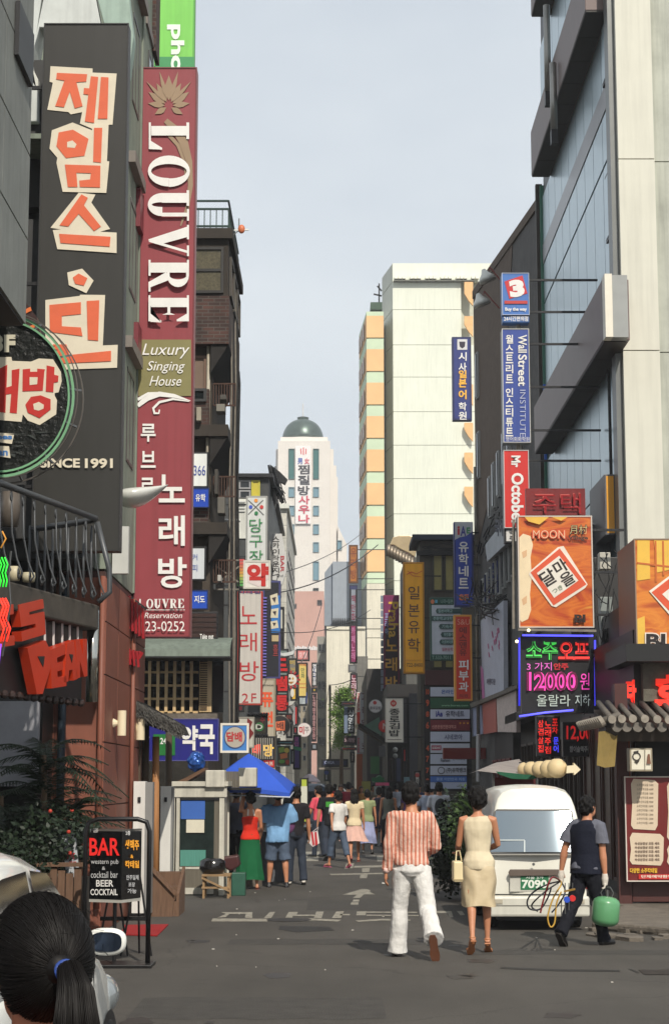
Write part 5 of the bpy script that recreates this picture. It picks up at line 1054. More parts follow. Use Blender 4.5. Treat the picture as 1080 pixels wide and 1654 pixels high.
bx(xat(575.5,1250,83),82.9,0, xat(585,1250,83),83.2, zat(1218,83)).build('post', mat('rust_orange', (160,84,46), rough=.6, var=.15), pk); bx(xat(574,1250,83),82.8,0, xat(586.5,1250,83),83.3,.25).build('base', CONC, pk)
pr = sign('tall magenta and black karaoke sign with yellow script', (619,961,645,1122),75, th=.4, face=(44,20,34), side=(110,30,60), wall=3.2, items=[('r', (620,962,644,1012),(116,34,84)),('t', [('Praha', (627,972,643,1030))], None, (206,164,60), {'rot': 1, 'bold': .02, 'shear': 0}),('t', [('프라하', (621,990,627,1026))], None, (140,150,190), {'vert': True}),('t', [('노', (623,1033,641,1052)),('래', (622,1062,641,1084)),('방', (622,1092,641,1118))], None, (214,160,60), {'bold': .02}),('r', (635,1118,644,1121),(150,40,50))])
for i in range(13): bx(xat(614.5,1000,75),75, zat(972 + i * 12,75), xat(618.5,1000,75),75.1, zat(962 + i * 12,75)).build('ladder_panel', paint((120,130,146)), pr)
sign('pale blue glass patch and red swoosh under the magenta sign', (617,1112,642,1128),74, face=(130,160,176), items=[('p', [[(624,1127),(641,1113),(641,1127)]],(150,40,46))])
sign('bright yellow Japan study sign with dark brown hangul', (651,908,685,1088),58.5, th=.4, face=(232,164,30), side=(180,120,20), wall=3.5, brk=3, items=[('p', curve_band([(656,928),(664,924),(672,927),(682,922)],[.6,1,.6,.6]) + curve_band([(658,922),(666,930),(680,932)],[.5,.6,.4]),(200,90,40)),('t', [('일', (659,947,677,968)),('본', (659,976,677,996)),('유', (659,1003,677,1023)),('학', (658,1031,678,1053))], None, (70,50,50), {'bold': -.002}),('r', (655,1066,681,1066.7),(190,130,50)),('t', [('722-8400', (656,1071,682,1077))], None, (100,76,50), {'bold': .01})])
kb = sign('cream kimbap restaurant sign with brush hangul and red stamp', (622,1128,651,1199),58, th=.35, face=(222,216,202), side=(120,110,100), edge=(190,186,174), ew=1, wall=3.6, items=[('o', (635,1136,2.5,5),(186,56,50)),('r', (634.3,1130,635.6,1142),(186,56,50)),('t', [('종로김밥', (628,1144,645,1190))], None, (40,36,34), {'vert': True}),('r', (625,1194,648,1195),(110,100,90))])
disc('round white kimbap sign left of the cream one', 606,1140.5,11,66,(210,206,206),(150,150,150),[('e', (605,1135,3,3),(190,70,70)),('t', [('종로김밥', (597,1141,615,1146))], None, (90,80,90))])
disc('red round logo sign half hidden behind the cream sign', 621,1173,10.5,62,(190,44,38),(120,30,30),[('t', [('N', (618,1168,626,1178))], None, (210,200,190))])
ra = thing('sloping_awning', 'dark sloping awning with green canvas top and pale scalloped tip', 'awning', tuple(P(590,1190,63)))
MB().prism([P(576,1172,63), P(582,1168,63), P(626,1196,63), P(622,1200,63)],(0,2.5,0)).build('frame', mat('awning_dark', (30,34,28), var=.2), ra)
MB().prism([P(588,1172,64), P(612,1158,64), P(616,1188,64)],(0,1.5,0)).build('canvas', mat('awning_green', (84,116,100), var=.2), ra); MB().prism([P(573,1172,62.9), P(579,1167,62.9), P(577,1178,62.9)],(0,.5,0)).build('tip', paint((160,150,120)), ra)
for r_, c_, lb, D in (((654,1206,662,1232),(180,30,30), 'small red lit lantern sign in the dark arcade', 66),((637,1206,645,1228),(120,120,120), 'cluster of pale globe lamps in the dark arcade', 66)):
 pass
gl = thing('globe_lamps', 'two pale globe lamps on a post in the dark arcade', 'lamp', tuple(P(640,1235,66)))
for yy in (1211,1221): MB().ball(P(638, yy, 66),.09).build('globe', paint((150,150,146)), gl, smooth=True)
MB().bar(P(638,1205,66.1), P(639,1262,66.1),.06).build('post', DARK, gl)
sign('small red sign panel inside the dark arcade', (649,1208,657,1232),66, face=(170,30,30), emit=0)
sign('white pole sign with red stamp beside the directory', (668,1245,679,1272),57, face=(190,186,176), items=[('e', (673.5,1252,3.5,3.5),(160,60,56)),('t', [('김밥', (671,1258,677,1270))], None, (50,50,50), {'vert': True})])
sign('navy language school sign with white and yellow hangul', (730,544,761,679),62, th=.3, face=(52,62,122), side=(36,42,84), wall=4.6, brk=3, items=[('r', (738,548,754,565),(206,206,206)),('p', [[(741,552),(751,552),(750,560),(746,563),(742,560)]],(50,44,60)),('t', [('시', (740,569,753,583)),('사', (740,586,753,600)),('학', (740,650,753,663)),('원', (740,665,753,678))], None, WHT, {'bold': .02}),('t', [('일', (740,598,753,611)),('본', (740,612,753,626)),('어', (740,630,753,645))], None, (232,176,70), {'bold': .03})])
# wall street group
sign('blue convenience store sign with a white 3 on a tilted red square', (810,441,854,509),34, th=.3, face=(70,116,186), side=(60,100,160), edge=(170,180,200), ew=1, wall=5.15, items=[('p', [[(814,455),(843,445),(851,474),(822,483)]],(196,48,54)),('t', [('3', (822,452,846,480))], None, WHT, {'bold': .07, 'ang': -.12}),('r', (814,486,851,491),(190,60,60)),('t', [('Buy the way', (815,497,850,504))], None, WHT, {'bold': .03})])
sign('light blue strip sign directly under the tilted red square sign', (811,510,854,521),34.02, th=.25, face=(80,124,190), side=(60,100,160), items=[('t', [('24시간편의점', (813,511,852,519))], None, WHT, {'bold': .02})])
ws = sign('tall royal blue English institute sign with white script and hangul column', (811,531,855,715),34, th=.3, face=(52,74,150), side=(150,154,154), edge=(190,190,186), ew=1.2, wall=5.15, brk=3, items=[('t', [('월스트리트', (816,540,828,620)),('인스티튜트', (816,626,828,706))], None, WHT, {'vert': True}),('t', [('Wall', (836,541,850,570)),('Street', (836,573,850,624))], None, WHT, {'rot': 1, 'bold': .02}),('t', [('INSTITUTE', (839,630,848,706))], None, (190,196,216), {'rot': 1, 'bold': -.01}),('t', [('영어회화학원', (816,706,854,713))], None, WHT, {'bold': .01})])
sign('red sign with white sideways English name below the tall blue sign', (813,727,854,853),34.05, th=.3, face=(206,46,40), side=(150,150,150), edge=(196,192,190), ew=1.2, wall=5.15, items=[('t', [('Mr', (825,736,840,755)),('October', (825,764,845,850))], None, WHT, {'rot': 1, 'bold': .03})])
sign('small white notice hanging under the red English name sign', (814,853,842,877),34.1, th=.2, face=(206,204,200), items=[('t', [('맥주', (822,856,830,874))], None, (60,60,60), {'vert': True})])
for i, (ya, yb) in enumerate(((521,531),(716,727))): MB().bar(P(836, ya, 34.2), P(836, yb, 34.2),.07).build('bracket', GALV, ws)
for j, (x, y, x2, y2) in enumerate(((783,443,812,458),(774,482,806,498))):
 sp_ = thing('spot_lamp', ('upper silver spot lamp on a red arm beside the blue sign', 'lower silver spot lamp on a red arm beside the blue sign')[j], 'lamp', tuple(P(x, y, 46)), 'silver spot lamps on the dark building')
 d_ = P(x, y, 46); mt_ = Matrix.Translation(d_) @ Matrix.Rotation(R(-20),4, 'Y')
 MB().loft([(0,0,-.2,.24,.24),(0,0,-.08,.2,.2),(0,0,.03,.1,.1),(0,0,.14,.05,.05)],20, M=mt_).build('shade', mat('silver_lamp', (216,216,212)), sp_, smooth=True); MB().tube([d_ + Vector((.1,0,.1)), d_ + Vector((.12,0,.2)), P(x2, y2,46)],.018,6).build('arm', paint((130,60,56)), sp_)
sign('blue education agency sign with white hangul over orange 8F', (733,843,764,980),52, th=.3, face=(44,66,160), side=(40,50,110), wall=4.9, brk=3, items=[('p', [[(734,843.5),(763,843.5),(763,858),(752,866),(742,868),(734,872)]],(186,190,196)),('t', [('i', (738,850,742,864))], None, (190,50,56), {'bold': .04}),('t', [('A', (743,850,752,866))], None, (60,60,140), {'bold': .04}),('t', [('E', (753,852,759,862))], None, (60,140,90), {'bold': .03}),('t', [('유학네트', (740,874,756,952))], None, WHT, {'vert': True}),('t', [('8F', (741,960,756,970))], None, (222,120,60), {'bold': .04})])
sign('orange-red dermatology sign with white and dark hangul', (733,993,762,1132),51, th=.3, face=(206,58,36), side=(214,150,60), wall=4.9, brk=3, items=[('t', [('S&U', (738,1000,758,1009))], None, (226,150,130), {'bold': .0}),('t', [('에스앤유', (741,1012,753,1060))], None, (120,36,30), {'vert': True}),('t', [('피부과', (740,1065,756,1118))], None, WHT, {'vert': True}),('t', [('의원', (741,1121,755,1127))], None, (130,40,30))])
gs = sign('white and green Japanese school board with dark pill-shaped rows', (694,965,746,1067),56, th=.2, face=(190,196,206), side=(60,90,80), wall=4.7, items=[('r', (694.5,965.5,745.5,977),(30,74,62)),('e', (698,972,3,3.6),(206,120,80)),('r', (702,969,706,974),(90,160,190)),('t', [('나라+일본', (711,968,731,975))], None, (120,150,140)),('r', (694.5,1057,745.5,1066.5),(30,74,62)),('t', [('T.533-7011', (697,1059,727,1065))], None, (120,150,140))]
     + [('p', [[(x0, y),(x0 + 2, y - 4),(745, y - 4),(745, y + 4),(x0 + 2, y + 4)] for x0, y in ((703,987),(695,999),(708,1012),(711,1025),(709,1037))],(44,74,72)),('t', [('일본어학교', (707,984,730,990)),('전문학교대학', (699,996,730,1002)),('기숙사', (713,1009,730,1015)),('워킹홀리', (716,1022,731,1028)),('어르바이트', (713,1034,731,1040))], None, (150,180,176)),('t', [('일본유학', (713,1046,731,1052))], None, (170,90,110))])
dy_ = thing('office_directory', 'tall directory of stacked company nameplates with orange floor numbers', 'directory', tuple(P(722,1270,55)))
a0, a1 = P(685,1270,55), P(760,1108,55); bx(a0.x, 55, a0.z - .15, a1.x, 55.25, a1.z + .05).build('housing', mat('directory_black', (30,28,28), var=.2), dy_)
bx(xat(686,1094,55),54.9, zat(1107,55), xat(735,1094,55),55.1, zat(1083,55)).build('header', mat('maroon_header', (70,34,36), var=.2), dy_)
shX = Sheet((0,54.93,0),(0,-1,0))
rows = [(1110,1125,(186,192,206), '10', [('t', [('온라인', (712,1114,733,1121))], None, (60,100,170))]),(1127,1144,(36,84,56), '9', [('t', [('www.korea.com', (712,1138,755,1141))], None, (140,190,150))]),(1146,1161,(190,194,208), '8', [('t', [('iAe', (703,1148,714,1158))], None, (50,60,140), {'bold': .04}),('t', [('유학네트', (719,1148,749,1158))], None, (50,54,80))]),(1163,1180,(110,28,36), '6', [('t', [('신촌문원전문대학교', (697,1171,736,1177))], None, (206,140,130)),('t', [('★ ★ ★', (740,1166,757,1170))], None, (220,150,50))]),(1182,1198,(184,190,206), '', [('t', [('시네코아', (717,1186,746,1195))], None, (70,76,110))]),(1201,1216,(186,190,200), '4', [('r', (696,1204,712,1212),(150,50,80)),('t', [('GIORDANO', (697,1206,711,1210))], None, WHT)]),(1218,1234,(182,188,204), '7', [('t', [('Fashion', (711,1225,726,1231))], None, (40,40,50)),('t', [('인터넷쇼핑', (730,1223,750,1228))], None, (80,80,90))]),(1237,1252,(186,190,204), '7', [('o', (712,1244.5,4.5,6),(100,100,104)),('t', [('(주)유학뱅크', (720,1240,752,1249))], None, (60,60,66))]),(1254,1263,(64,104,176), '6', [('t', [('종로 이안안과 의원', (704,1256,750,1261))], None, (150,180,220))]),(1263.5,1274,(170,178,200), '', [('t', [('TBE', (701,1264,712,1270))], None, (50,60,100))])]
for ya, yb, c_, num, its in rows:
 mb = MB(); shX.rect(mb, (694.5, ya, 758 if ya < 1218 else 753, yb),0,.05); np_ = mb.build('nameplate', mat('face_%02x%02x%02x' % c_, c_, rough=.4, var=.07), dy_)
 items_on(shX, its, np_, base=.055)
 if num:
  mb = MB(); shX.text(mb, num, (687.5, ya + 3,692.5, yb - 3),.01,.03); mb.build('number', paint((190,80,44)), dy_)
# ---- near right signs ----
rk = thing('red_neon_box', 'dark red tubed hangul box sign above the orange picture sign', 'sign', tuple(P(896,832,33))); a0, a1 = P(849,832,33), P(944,789,33)
bx(a0.x, 33, a0.z, a1.x, 33.15, a1.z).build('housing', mat('dark_red_mesh', (120,26,26), rough=.4, var=.3), rk); shk = Sheet((0,32.98,0),(0,-1,0))
mb = MB(); shk.text(mb, '주택', (860,796,936,828),.01,-.015); mb.build('lettering', paint((196,90,80)), rk); mb = MB(); shk.text(mb, '주택', (861,798,937,830),.06,.0); mb.build('lettering', mat('deep_red_tube', (150,20,24), rough=.2, var=.1), rk)
def photo_mat(name, cols, sc_=1.6, seed=0):
 m = bpy.data.materials.new(name); m.use_nodes = True; N = m.node_tree.nodes; L = m.node_tree.links; b_ = N['Principled BSDF']; b_.inputs['Roughness'].default_value = .35
 t = N.new('ShaderNodeTexCoord'); mp2 = N.new('ShaderNodeMapping'); mp2.inputs['Location'].default_value = (seed, seed, seed); mp2.inputs['Rotation'].default_value = (0,.6,0); mp2.inputs['Scale'].default_value = (.8,1,2.4)
 L.new(t.outputs['Object'], mp2.inputs[0]); n_ = N.new('ShaderNodeTexNoise'); n_.inputs['Scale'].default_value = sc_; n_.inputs['Detail'].default_value = 3; n_.inputs['Distortion'].default_value = 1.2; L.new(mp2.outputs[0], n_.inputs[0])
 r_ = N.new('ShaderNodeValToRGB'); e = r_.color_ramp.elements; e[0].position = .25; e[1].position = .78; e[0].color = (*s2l(cols[0]),1); e[1].color = (*s2l(cols[-1]),1)
 for i, c_ in enumerate(cols[1:-1]): x = e.new(.25 + .53 * (i + 1) / (len(cols) - 1)); x.color = (*s2l(c_),1)
 L.new(n_.outputs[0], r_.inputs[0]); L.new(r_.outputs[0], b_.inputs['Base Color']); return m
PH = photo_mat('amber_room_photo', [(104,36,14),(176,66,22),(206,112,36),(186,80,26),(222,172,70)])
REDO = (210,84,50)
ms = sign('orange picture sign with cream scroll and brush hangul in a tilted red diamond', (836,833,957,1014),30, th=.25, face=(170,80,30), side=(120,110,100), edge=(196,186,176), ew=2, wall=4.9, brk=3, items=[
 ('p', [[(838,868),(844,862),(856,866),(860,880),(856,900),(858,930),(855,960),(857,985),(852,1000),(842,1005),(838,1000)]],(226,206,170)),('p', [[(842,892),(850,888),(850,898),(844,902)],[(842,968),(850,962),(850,974),(844,978)]],(210,170,130)),
 ('p', [[(916,896),(951,932),(908,982),(864,932)][::-1],[(900,884),(909,882),(948,944),(944,950),(897,981),(890,979),(853,928),(856,922)]][1:],(226,214,200)),('p', [[(903,886),(946,944),(893,978),(856,925)]], REDO),('p', [[(902,898),(933,938),(894,966),(866,926)]],(222,216,204)),
 ('t', [('달', (872,920,896,946)),('마', (893,904,915,926)),('을', (904,924,926,946))], None, (40,30,26), {'ang': -.55}),('t', [('つき', (890,948,908,956))], None, (130,140,120), {'ang': -.5}),
 ('t', [('MOON', (858,856,912,871))], None, REDO, {'bold': .07}),('t', [('MOON', (860,857,911,870))], None, (226,190,150), {'bold': -.01}),('t', [('月村', (918,848,948,864))], None, (40,40,34), {'bold': .05}),('t', [('月村', (919,849,947,863))], None, (214,190,130), {'bold': -.01}),('t', [('Village', (916,866,948,874))], None, (60,40,30), {'bold': .03}),
 ('t', [('BI', (926,993,944,1006))], None, (40,24,20), {'bold': .05}),('p', [[(846,836),(885,836),(870,848),(852,843)],[(890,836),(915,836),(905,842)]],(222,176,70))])
for ch in ms.children:
 if ch.name.startswith('face'): ch.data.materials.clear(); ch.data.materials.append(PH)
MB().bar(P(829,840,30.2), P(829,1016,30.2),.05).build('pole', GALV, ms); MB().bar(P(836,1017,30), P(962,1019,30),.04).build('rail', GALV, ms)
for x in (853,834): MB().ball(P(x, 1018 if x > 840 else 1036,29.9),.025).build('bulb', neon((255,230,170),4), ms)
ns_ = thing('neon_price_sign', 'black board outlined by blue neon with pink 12000 price and green and red hangul', 'neon sign', tuple(P(900,1152,30.2))); a0, a1 = P(842,1152,30.3), P(958,1026,30.3)
bx(a0.x, 30.3, a0.z, a1.x, 30.5, a1.z).build('housing', mat('neon_back', (34,34,36), rough=.4, var=.3), ns_); shn = Sheet((0,30.28,0),(0,-1,0))
def tb_(p, c_, e=2.0, r=.016): return MB().tube([P(x, y, 30.15) for x, y in p], r, 8).build('neon_tube', neon(c_, e), ns_, smooth=True)
tb_([(843,1026),(957,1027)],(90,90,255),1.6); tb_([(838,1030),(838,1140)],(50,50,200),1.1); tb_([(960,1034),(961,1140)],(60,60,230),1.3); tb_([(838,1157),(880,1151),(925,1147)],(90,90,255),1.6)
def neon_text(t, r, c1, e1, c2=None, e2=0, bold=.0, **kw):
 mb = MB(); shn.text(mb, t, r, .015, bold + .035, **kw); mb.build('neon_letters', neon(c1, e1), ns_)
 if c2: mb = MB(); shn.text(mb, t, r, .03, bold - .01, **kw); mb.build('neon_letters', neon(c2, e2) if e2 else paint(c2), ns_)
neon_text('소주', (849,1036,900,1066),(70,190,80),.8,(24,60,30),0,.0); neon_text('오프', (901,1036,951,1066),(230,50,44),.95,(130,14,14),0,.0)
neon_text('3 가지', (850,1070,890,1083),(196,90,170),.8, None, 0,-.035); neon_text('안주', (893,1071,917,1082),(150,30,36),.8)
neon_text('12000', (850,1085,932,1116),(216,60,150),1.0,(110,20,70),0,.01); neon_text('원', (936,1087,951,1114),(200,60,150),.9, None, 0,-.03)
neon_text('울랄라', (866,1122,920,1141),(150,160,150),.7, None, 0,-.035); neon_text('지하', (928,1122,952,1140),(150,160,156),.7, None, 0,-.035)
bm = sign('huge box sign with orange picture, red diamond and black initials at the right edge', (1025,870,1150,1061),26, th=1.55, face=(180,90,30), side=(84,50,38), edge=(140,120,100), ew=2, name='box_sign', items=[
 ('p', [[(1028,873),(1048,873),(1049,935),(1028,938)],[(1055,873),(1148,873),(1148,905),(1060,925)],[(1028,1000),(1040,995),(1042,1058),(1028,1058)]],(222,178,70)),('p', [[(1056,874),(1059,874),(1060,940),(1057,940)],[(1068,874),(1071,874),(1072,930),(1069,930)],[(1028,908),(1080,914),(1080,917),(1028,911)]],(190,100,40)),
 ('p', [[(1047,955),(1100,915),(1160,960),(1160,1030),(1090,1005)]],(228,220,206)),('p', [[(1051,957),(1100,919),(1158,962),(1158,1020),(1088,996)]], REDO),('p', [[(1068,960),(1100,935),(1150,965),(1150,1000),(1090,982)]],(224,220,208)),
 ('t', [('달', (1094,945,1120,975))], None, (40,30,26), {'ang': -.5}),('t', [('BI', (1040,1022,1075,1048))], None, (226,214,200), {'bold': .07}),('t', [('BI', (1042,1024,1073,1046))], None, (30,22,22), {'bold': .03})])
for ch in bm.children:
 if ch.name.startswith('face'): ch.data.materials.clear(); ch.data.materials.append(photo_mat('amber_room_photo_b', [(150,60,20),(190,92,30),(214,130,44),(180,80,30),(222,172,70)],1.4,3))
MB().box(bm.location.x - .64,26.1, bm.location.z + .1, bm.location.x - .7,27.45, bm.location.z + 1.6)
bx(4.35,26.05,3.5,9,27.5,3.62).build('under_rail', DARK, bm)
ob = sign('narrow amber-ended box sign on the glass building pillar', (976,766,994,864),32.2, th=1.9, face=(228,160,44), side=(96,96,98), name='box_sign', items=[])
sign('red and blue neon hangul columns beside the dark shop door', (866,1156,904,1222),33, th=.2, face=(30,22,28), side=(30,30,34), items=[('t', [('삼겹살집', (868,1162,877,1216)),('노래주점', (879,1164,889,1218)),('포차', (891,1160,900,1186))], None, (200,34,30), {'vert': True, 'emit': .9}),('t', [('문어', (893,1190,901,1216))], None, (70,70,240), {'vert': True, 'emit': 1.1})])
sign('black sign with red digits over white drink lettering', (908,1166,968,1222),31, th=.2, face=(26,24,26), side=(80,76,70), edge=(60,60,60), ew=1, items=[('t', [('12,000', (914,1172,964,1198))], None, (180,30,30), {'bold': .02, 'emit': .7}),('t', [('참이슬맥주무제한', (919,1205,965,1215))], None, (206,206,200), {'bold': .02})])
sign('small cream box lamp with ink portrait under the tiled eave', (1016,1208,1053,1246),25.2, th=.25, face=(220,214,196), side=(150,140,120), name='box_lamp', items=[('o', (1027,1222,5,7),(60,54,48)),('p', [[(1022,1214),(1030,1212),(1030,1216),(1023,1218)],[(1023,1230),(1032,1228),(1028,1234)]],(50,46,42)),('r', (1040,1210,1040.8,1244),(120,110,90)),('p', [[(1045,1218),(1048,1218),(1050,1234),(1043,1234)]],(120,80,60))])
SCR = (206,188,164)
def tablet(x0, y0, x1, y1): return [(x0 + 4, y0),(x1 - 6, y0 + 2),(x1, y0 + 8),(x1 - 1, y1 - 8),(x1 - 5, y1),(x0 + 4, y1 - 2),(x0, y1 - 8),(x0 + 2,(y0 + y1) / 2),(x0, y0 + 8)]
sign('tall dark red menu board with two cream scroll lists in a white frame', (1009,1254,1120,1424),25.7, th=.1, face=(110,30,28), side=(90,80,70), edge=(206,196,186), ew=1.8, name='menu_board', items=[('p', [tablet(1018,1258,1062,1341), tablet(1016,1345,1071,1398), tablet(1076,1262,1116,1360), tablet(1076,1364,1116,1400)], SCR)]
     + [('t', [('소주안주모듬 %d000' % (i + 5),(1027,1266 + i * 6.8,1054,1270 + i * 6.8)) for i in range(10)], None, (110,96,84), {'bold': 0}),('t', [('숙성삼겹살 모듬 세트', (1024,1360 + i * 6.5,1064,1364.5 + i * 6.5)) for i in range(5)], None, (90,66,56), {}),('t', [('다양한 소주칵테일', (1016,1402,1060,1410))], None, (222,176,50), {'bold': .03}),('r', (1030,1412,1118,1420),(190,40,36)),('t', [('단체예약환영 (T:720)', (1034,1413,1116,1419))], None, (230,214,196), {})])
yc = thing('hanging_cloth_banner', 'ochre cloth banner sagging from the tile eave corner', 'banner', tuple(P(980,1240,25.2)))
q = [(966,1182),(997,1178),(992,1238),(976,1240),(963,1236)]; MB().prism([P(x, y, 25.0 + .06 * (i % 2)) for i, (x, y) in enumerate(q)],(0,.02,0)).build('cloth', mat('ochre_cloth', (136,116,66), rough=.9, var=.25), yc)

# ================= people =================
SKIN = mat('skin', (186,128,96), rough=.5, var=.06, scale=8, bump=.05, bs=90)
HAIRB = mat('black_hair', (16,13,12), rough=.5, var=.3, scale=30, spec=.22, bump=.4, bs=80, stretch=(6,6,.6))
HAIRN = mat('brown_hair', (58,36,24), rough=.42, var=.3, scale=30, bump=.4, bs=80, stretch=(6,6,.6))
def cloth(c, n=None, bump=.25): return mat(n or 'cloth_%02x%02x%02x' % tuple(c), c, rough=.85, var=.1, scale=9, bump=bump, bs=35, spec=.2)
def sv3(d): return Vector(d)
def person(label, x, y, face=0, H=1.7, sex='m', legs=((5,5,3,0),(-5,10,3,0)), arms=((0,8,10,0),(0,8,10,0)), lean=0, head=(0,0), top=None, bottom=None, hair=None, shoes=None,
           fine=False, group=None, build=1.0, belt=None, z0=0, skin=None, name='person'):
 """face: heading in degrees (0 = away from the camera), legs/arms: (forward, bend, out, twist) for left then right"""
 h = H; f = sex == 'f'; SK = skin or SKIN; vox = .0075 if fine else .014
 root = thing(name, label, 'person', (x, y, z0), group)
 RZ = Matrix.Translation((x, y, z0)) @ Matrix.Rotation(R(face),4, 'Z')
 ln = Matrix.Rotation(R(-lean),4, 'X')
 # ---- legs ----
 J = {}; low = 9
 for s, (a, bnd, out, tw) in ((-1, legs[0]),(1, legs[1])):
  hip = Vector((s * .05 * h, 0,0)); a_, b_ = R(a), R(a - bnd); o_ = R(out) * s
  kn = hip + Vector((sin(o_), sin(a_) * cos(o_),-cos(a_) * cos(o_))) * .245 * h
  an = kn + Vector((sin(o_) * .6, sin(b_),-cos(b_))) * .232 * h
  fp = R(a - bnd) * 1.0 if bnd > 25 else (R(max(-38, a - bnd)) * .9 if a - bnd < -12 else 0)   # foot pitch
  if tw: fp = R(tw)
  td = Vector((s * .12, cos(fp), sin(fp))).normalized(); toe = an + td * .1 * h + Vector((0,0,-.03 * h * cos(fp)))
  J[s] = (hip, kn, an, td, fp); low = min(low, an.z - .043 * h, toe.z - .012 * h)
 pz = -low; up = Vector((0,0, pz))
 for s in J: J[s] = tuple(v + up if i < 3 else v for i, v in enumerate(J[s]))
 pel = up
 def T3(v): return ln @ Vector(v) + pel        # torso space
 sw = (.1 if f else .108) * h * build; sz = .30 * h
 W = Vector
 body = MB()
 k_ = build
 rings = [(-.045,.07,.06,-.005),(-.01,.097 if f else .09,.068,-.01),(.03,.098 if f else .088,.066,-.008),(.09,.072 if f else .08,.052,0),(.16,.078 if f else .086,.056,0),(.23,.086 if f else .1,.064,0),(.285,.086 if f else .102,.056,-.004),(.315,.06 if f else .07,.045,-.005),(.335,.034,.034,-.005)]
 TM = Matrix.Translation(pel) @ ln.to_4x4() if isinstance(ln, Matrix) else None
 TM = Matrix.Translation(pel) @ Matrix.Rotation(R(-lean),4, 'X')
 body.loft([(0, q[3] * h, q[0] * h, q[1] * h * k_ * .92, q[2] * h * k_ * .88) for q in rings],20, M=TM)
 neck0 = TM @ W((0,-.006 * h, .31 * h)); hc = TM @ W((0,.012 * h, .425 * h)); hy, hp = head
 body.tube([neck0, TM @ W((0,0,.35 * h)), hc - W((0,.012 * h, .03 * h))],[(.036 if f else .041) * h, (.028 if f else .034) * h, (.028 if f else .034) * h],14)
 HM = Matrix.Translation(hc) @ Matrix.Rotation(R(hy),4, 'Z') @ Matrix.Rotation(R(-hp),4, 'X') @ Matrix.Scale(1.0 if hair and hair.get('style') == 'none' else 1.09,4)
 def ell(mb, c, rx, ry, rz, M=HM): mb.ball(M @ W(c) * 1.0, rx, ry, rz, 18,12, M=M.to_3x3())
 ell(body, (0,-.004 * h, .008 * h),.041 * h, .053 * h, .054 * h); ell(body, (0,.014 * h, -.028 * h),.031 * h, .036 * h, .036 * h)
 ell(body, (0,.051 * h, -.016 * h),.0075 * h, .011 * h, .011 * h); ell(body, (0,.05 * h, -.002 * h),.005 * h, .006 * h, .012 * h)
 for s in (-1,1): ell(body, (s * .043 * h, -.004 * h, -.006 * h),.006 * h, .011 * h, .017 * h)
 hands = {}; AR = {}
 for s, (a, out, bnd, tw) in ((-1, arms[0]),(1, arms[1])):
  sh = TM @ W((s * sw, -.004 * h, sz * .985)); a_, o_ = R(a), R(out)
  d1 = W((s * sin(o_) * cos(a_) if True else 0, sin(a_),-cos(a_) * cos(o_))).normalized(); el = sh + d1 * .172 * h
  a2 = R(a + bnd); t_ = R(tw); d2 = W((s * sin(o_) * cos(a2) * .7 - s * sin(t_) , sin(a2) * cos(t_),-cos(a2))).normalized(); wr = el + d2 * .148 * h
  AR[s] = (sh, el, wr, d1, d2)
  body.tube([sh + W((-s * .035 * h, 0,.008 * h)), sh, sh.lerp(el, .35), sh.lerp(el, .75), el, el.lerp(wr, .3), el.lerp(wr, .75), wr, wr + d2 * .012 * h],[v * h * (k_ if not f else .86) for v in (.03,.034,.03,.026,.0235,.0255,.0195,.0155,.016)],14)
  # hand
  pn = d2.cross(W((0,1,0)) if abs(d2.y) < .8 else W((0,0,1))).normalized(); sd_ = pn * 1.0     # palm normal sideways
  wd = d2.cross(pn).normalized()                                  # across palm (front-back)
  if wd.y < 0: wd = -wd
  pn = W((s, 0,0)) if abs(d2.z) > .5 else W((0,0,-1)); pn = (pn - d2 * pn.dot(d2)).normalized(); wd = d2.cross(pn).normalized(); wd = wd if wd.y + wd.z * .3 > 0 else -wd
  for i in range(4):
   off = wd * (.016 - i * .0105) * h * .9; kn_ = wr + d2 * (.052 - abs(i - 1.3) * .002) * h + off
   fr = (.0068,.0072,.007,.006)[i] * h * (.85 if f else 1); L_ = (.038,.044,.041,.032)[i] * h
   body.tube([wr + off * .55, kn_],[.011 * h, .0095 * h],10)
   c1 = kn_ + d2 * L_ * .45 - pn * .004 * h; c2 = c1 + (d2 * .75 - pn * .65).normalized() * L_ * .33; c3 = c2 + (d2 * .4 - pn * .9).normalized() * L_ * .25
   body.tube([kn_ - d2 * .006 * h, c1, c2, c3],[fr, fr * .95, fr * .88, fr * .75],8)
  th0 = wr + d2 * .016 * h + wd * .014 * h; body.tube([th0, th0 + (d2 * .6 + wd * .7 - pn * .2).normalized() * .026 * h, th0 + (d2 * .85 + wd * .45 - pn * .35).normalized() * .046 * h],[.0095 * h, .0082 * h, .0062 * h],8)
  hands[s] = (wr, wr + d2 * .075 * h - pn * .01 * h, d2)
 for s in J:
  hip, kn, an, td, fp = J[s]
  body.tube([hip + W((0,0,.02 * h)), hip.lerp(kn, .25), hip.lerp(kn, .65), kn, kn.lerp(an, .28) - td * .006 * h, kn.lerp(an, .7), an, an - W((0,0,.012 * h))],[v * h * k_ * (.95 if f else 1) * (.84 if bottom and bottom.get('kind', 'pants') == 'pants' and bottom.get('len', 1) > .9 else .93) for v in (.053,.052,.041,.034,.033,.0235,.018,.019)],14)
  ft = an + W((0,0,-.018 * h)); sid = W((1,0,0)); dn_ = td.cross(sid).normalized(); dn_ = dn_ if dn_.z < 0 else -dn_
  body.tube([ft - td * .022 * h, ft + td * .02 * h + dn_ * .004 * h, ft + td * .075 * h + dn_ * .012 * h, ft + td * .108 * h + dn_ * .015 * h],[.019 * h, .021 * h, .018 * h, .011 * h],12, flat=1.0)
 me = fuse(body, vox, 5 if fine else 3)
 def fin(me_, nm, m_, par=root, smooth=True, **k):
  me_.transform(RZ); return MB().build(nm, m_, par, smooth, me=me_, **k)
 fin(me, 'body', SK)
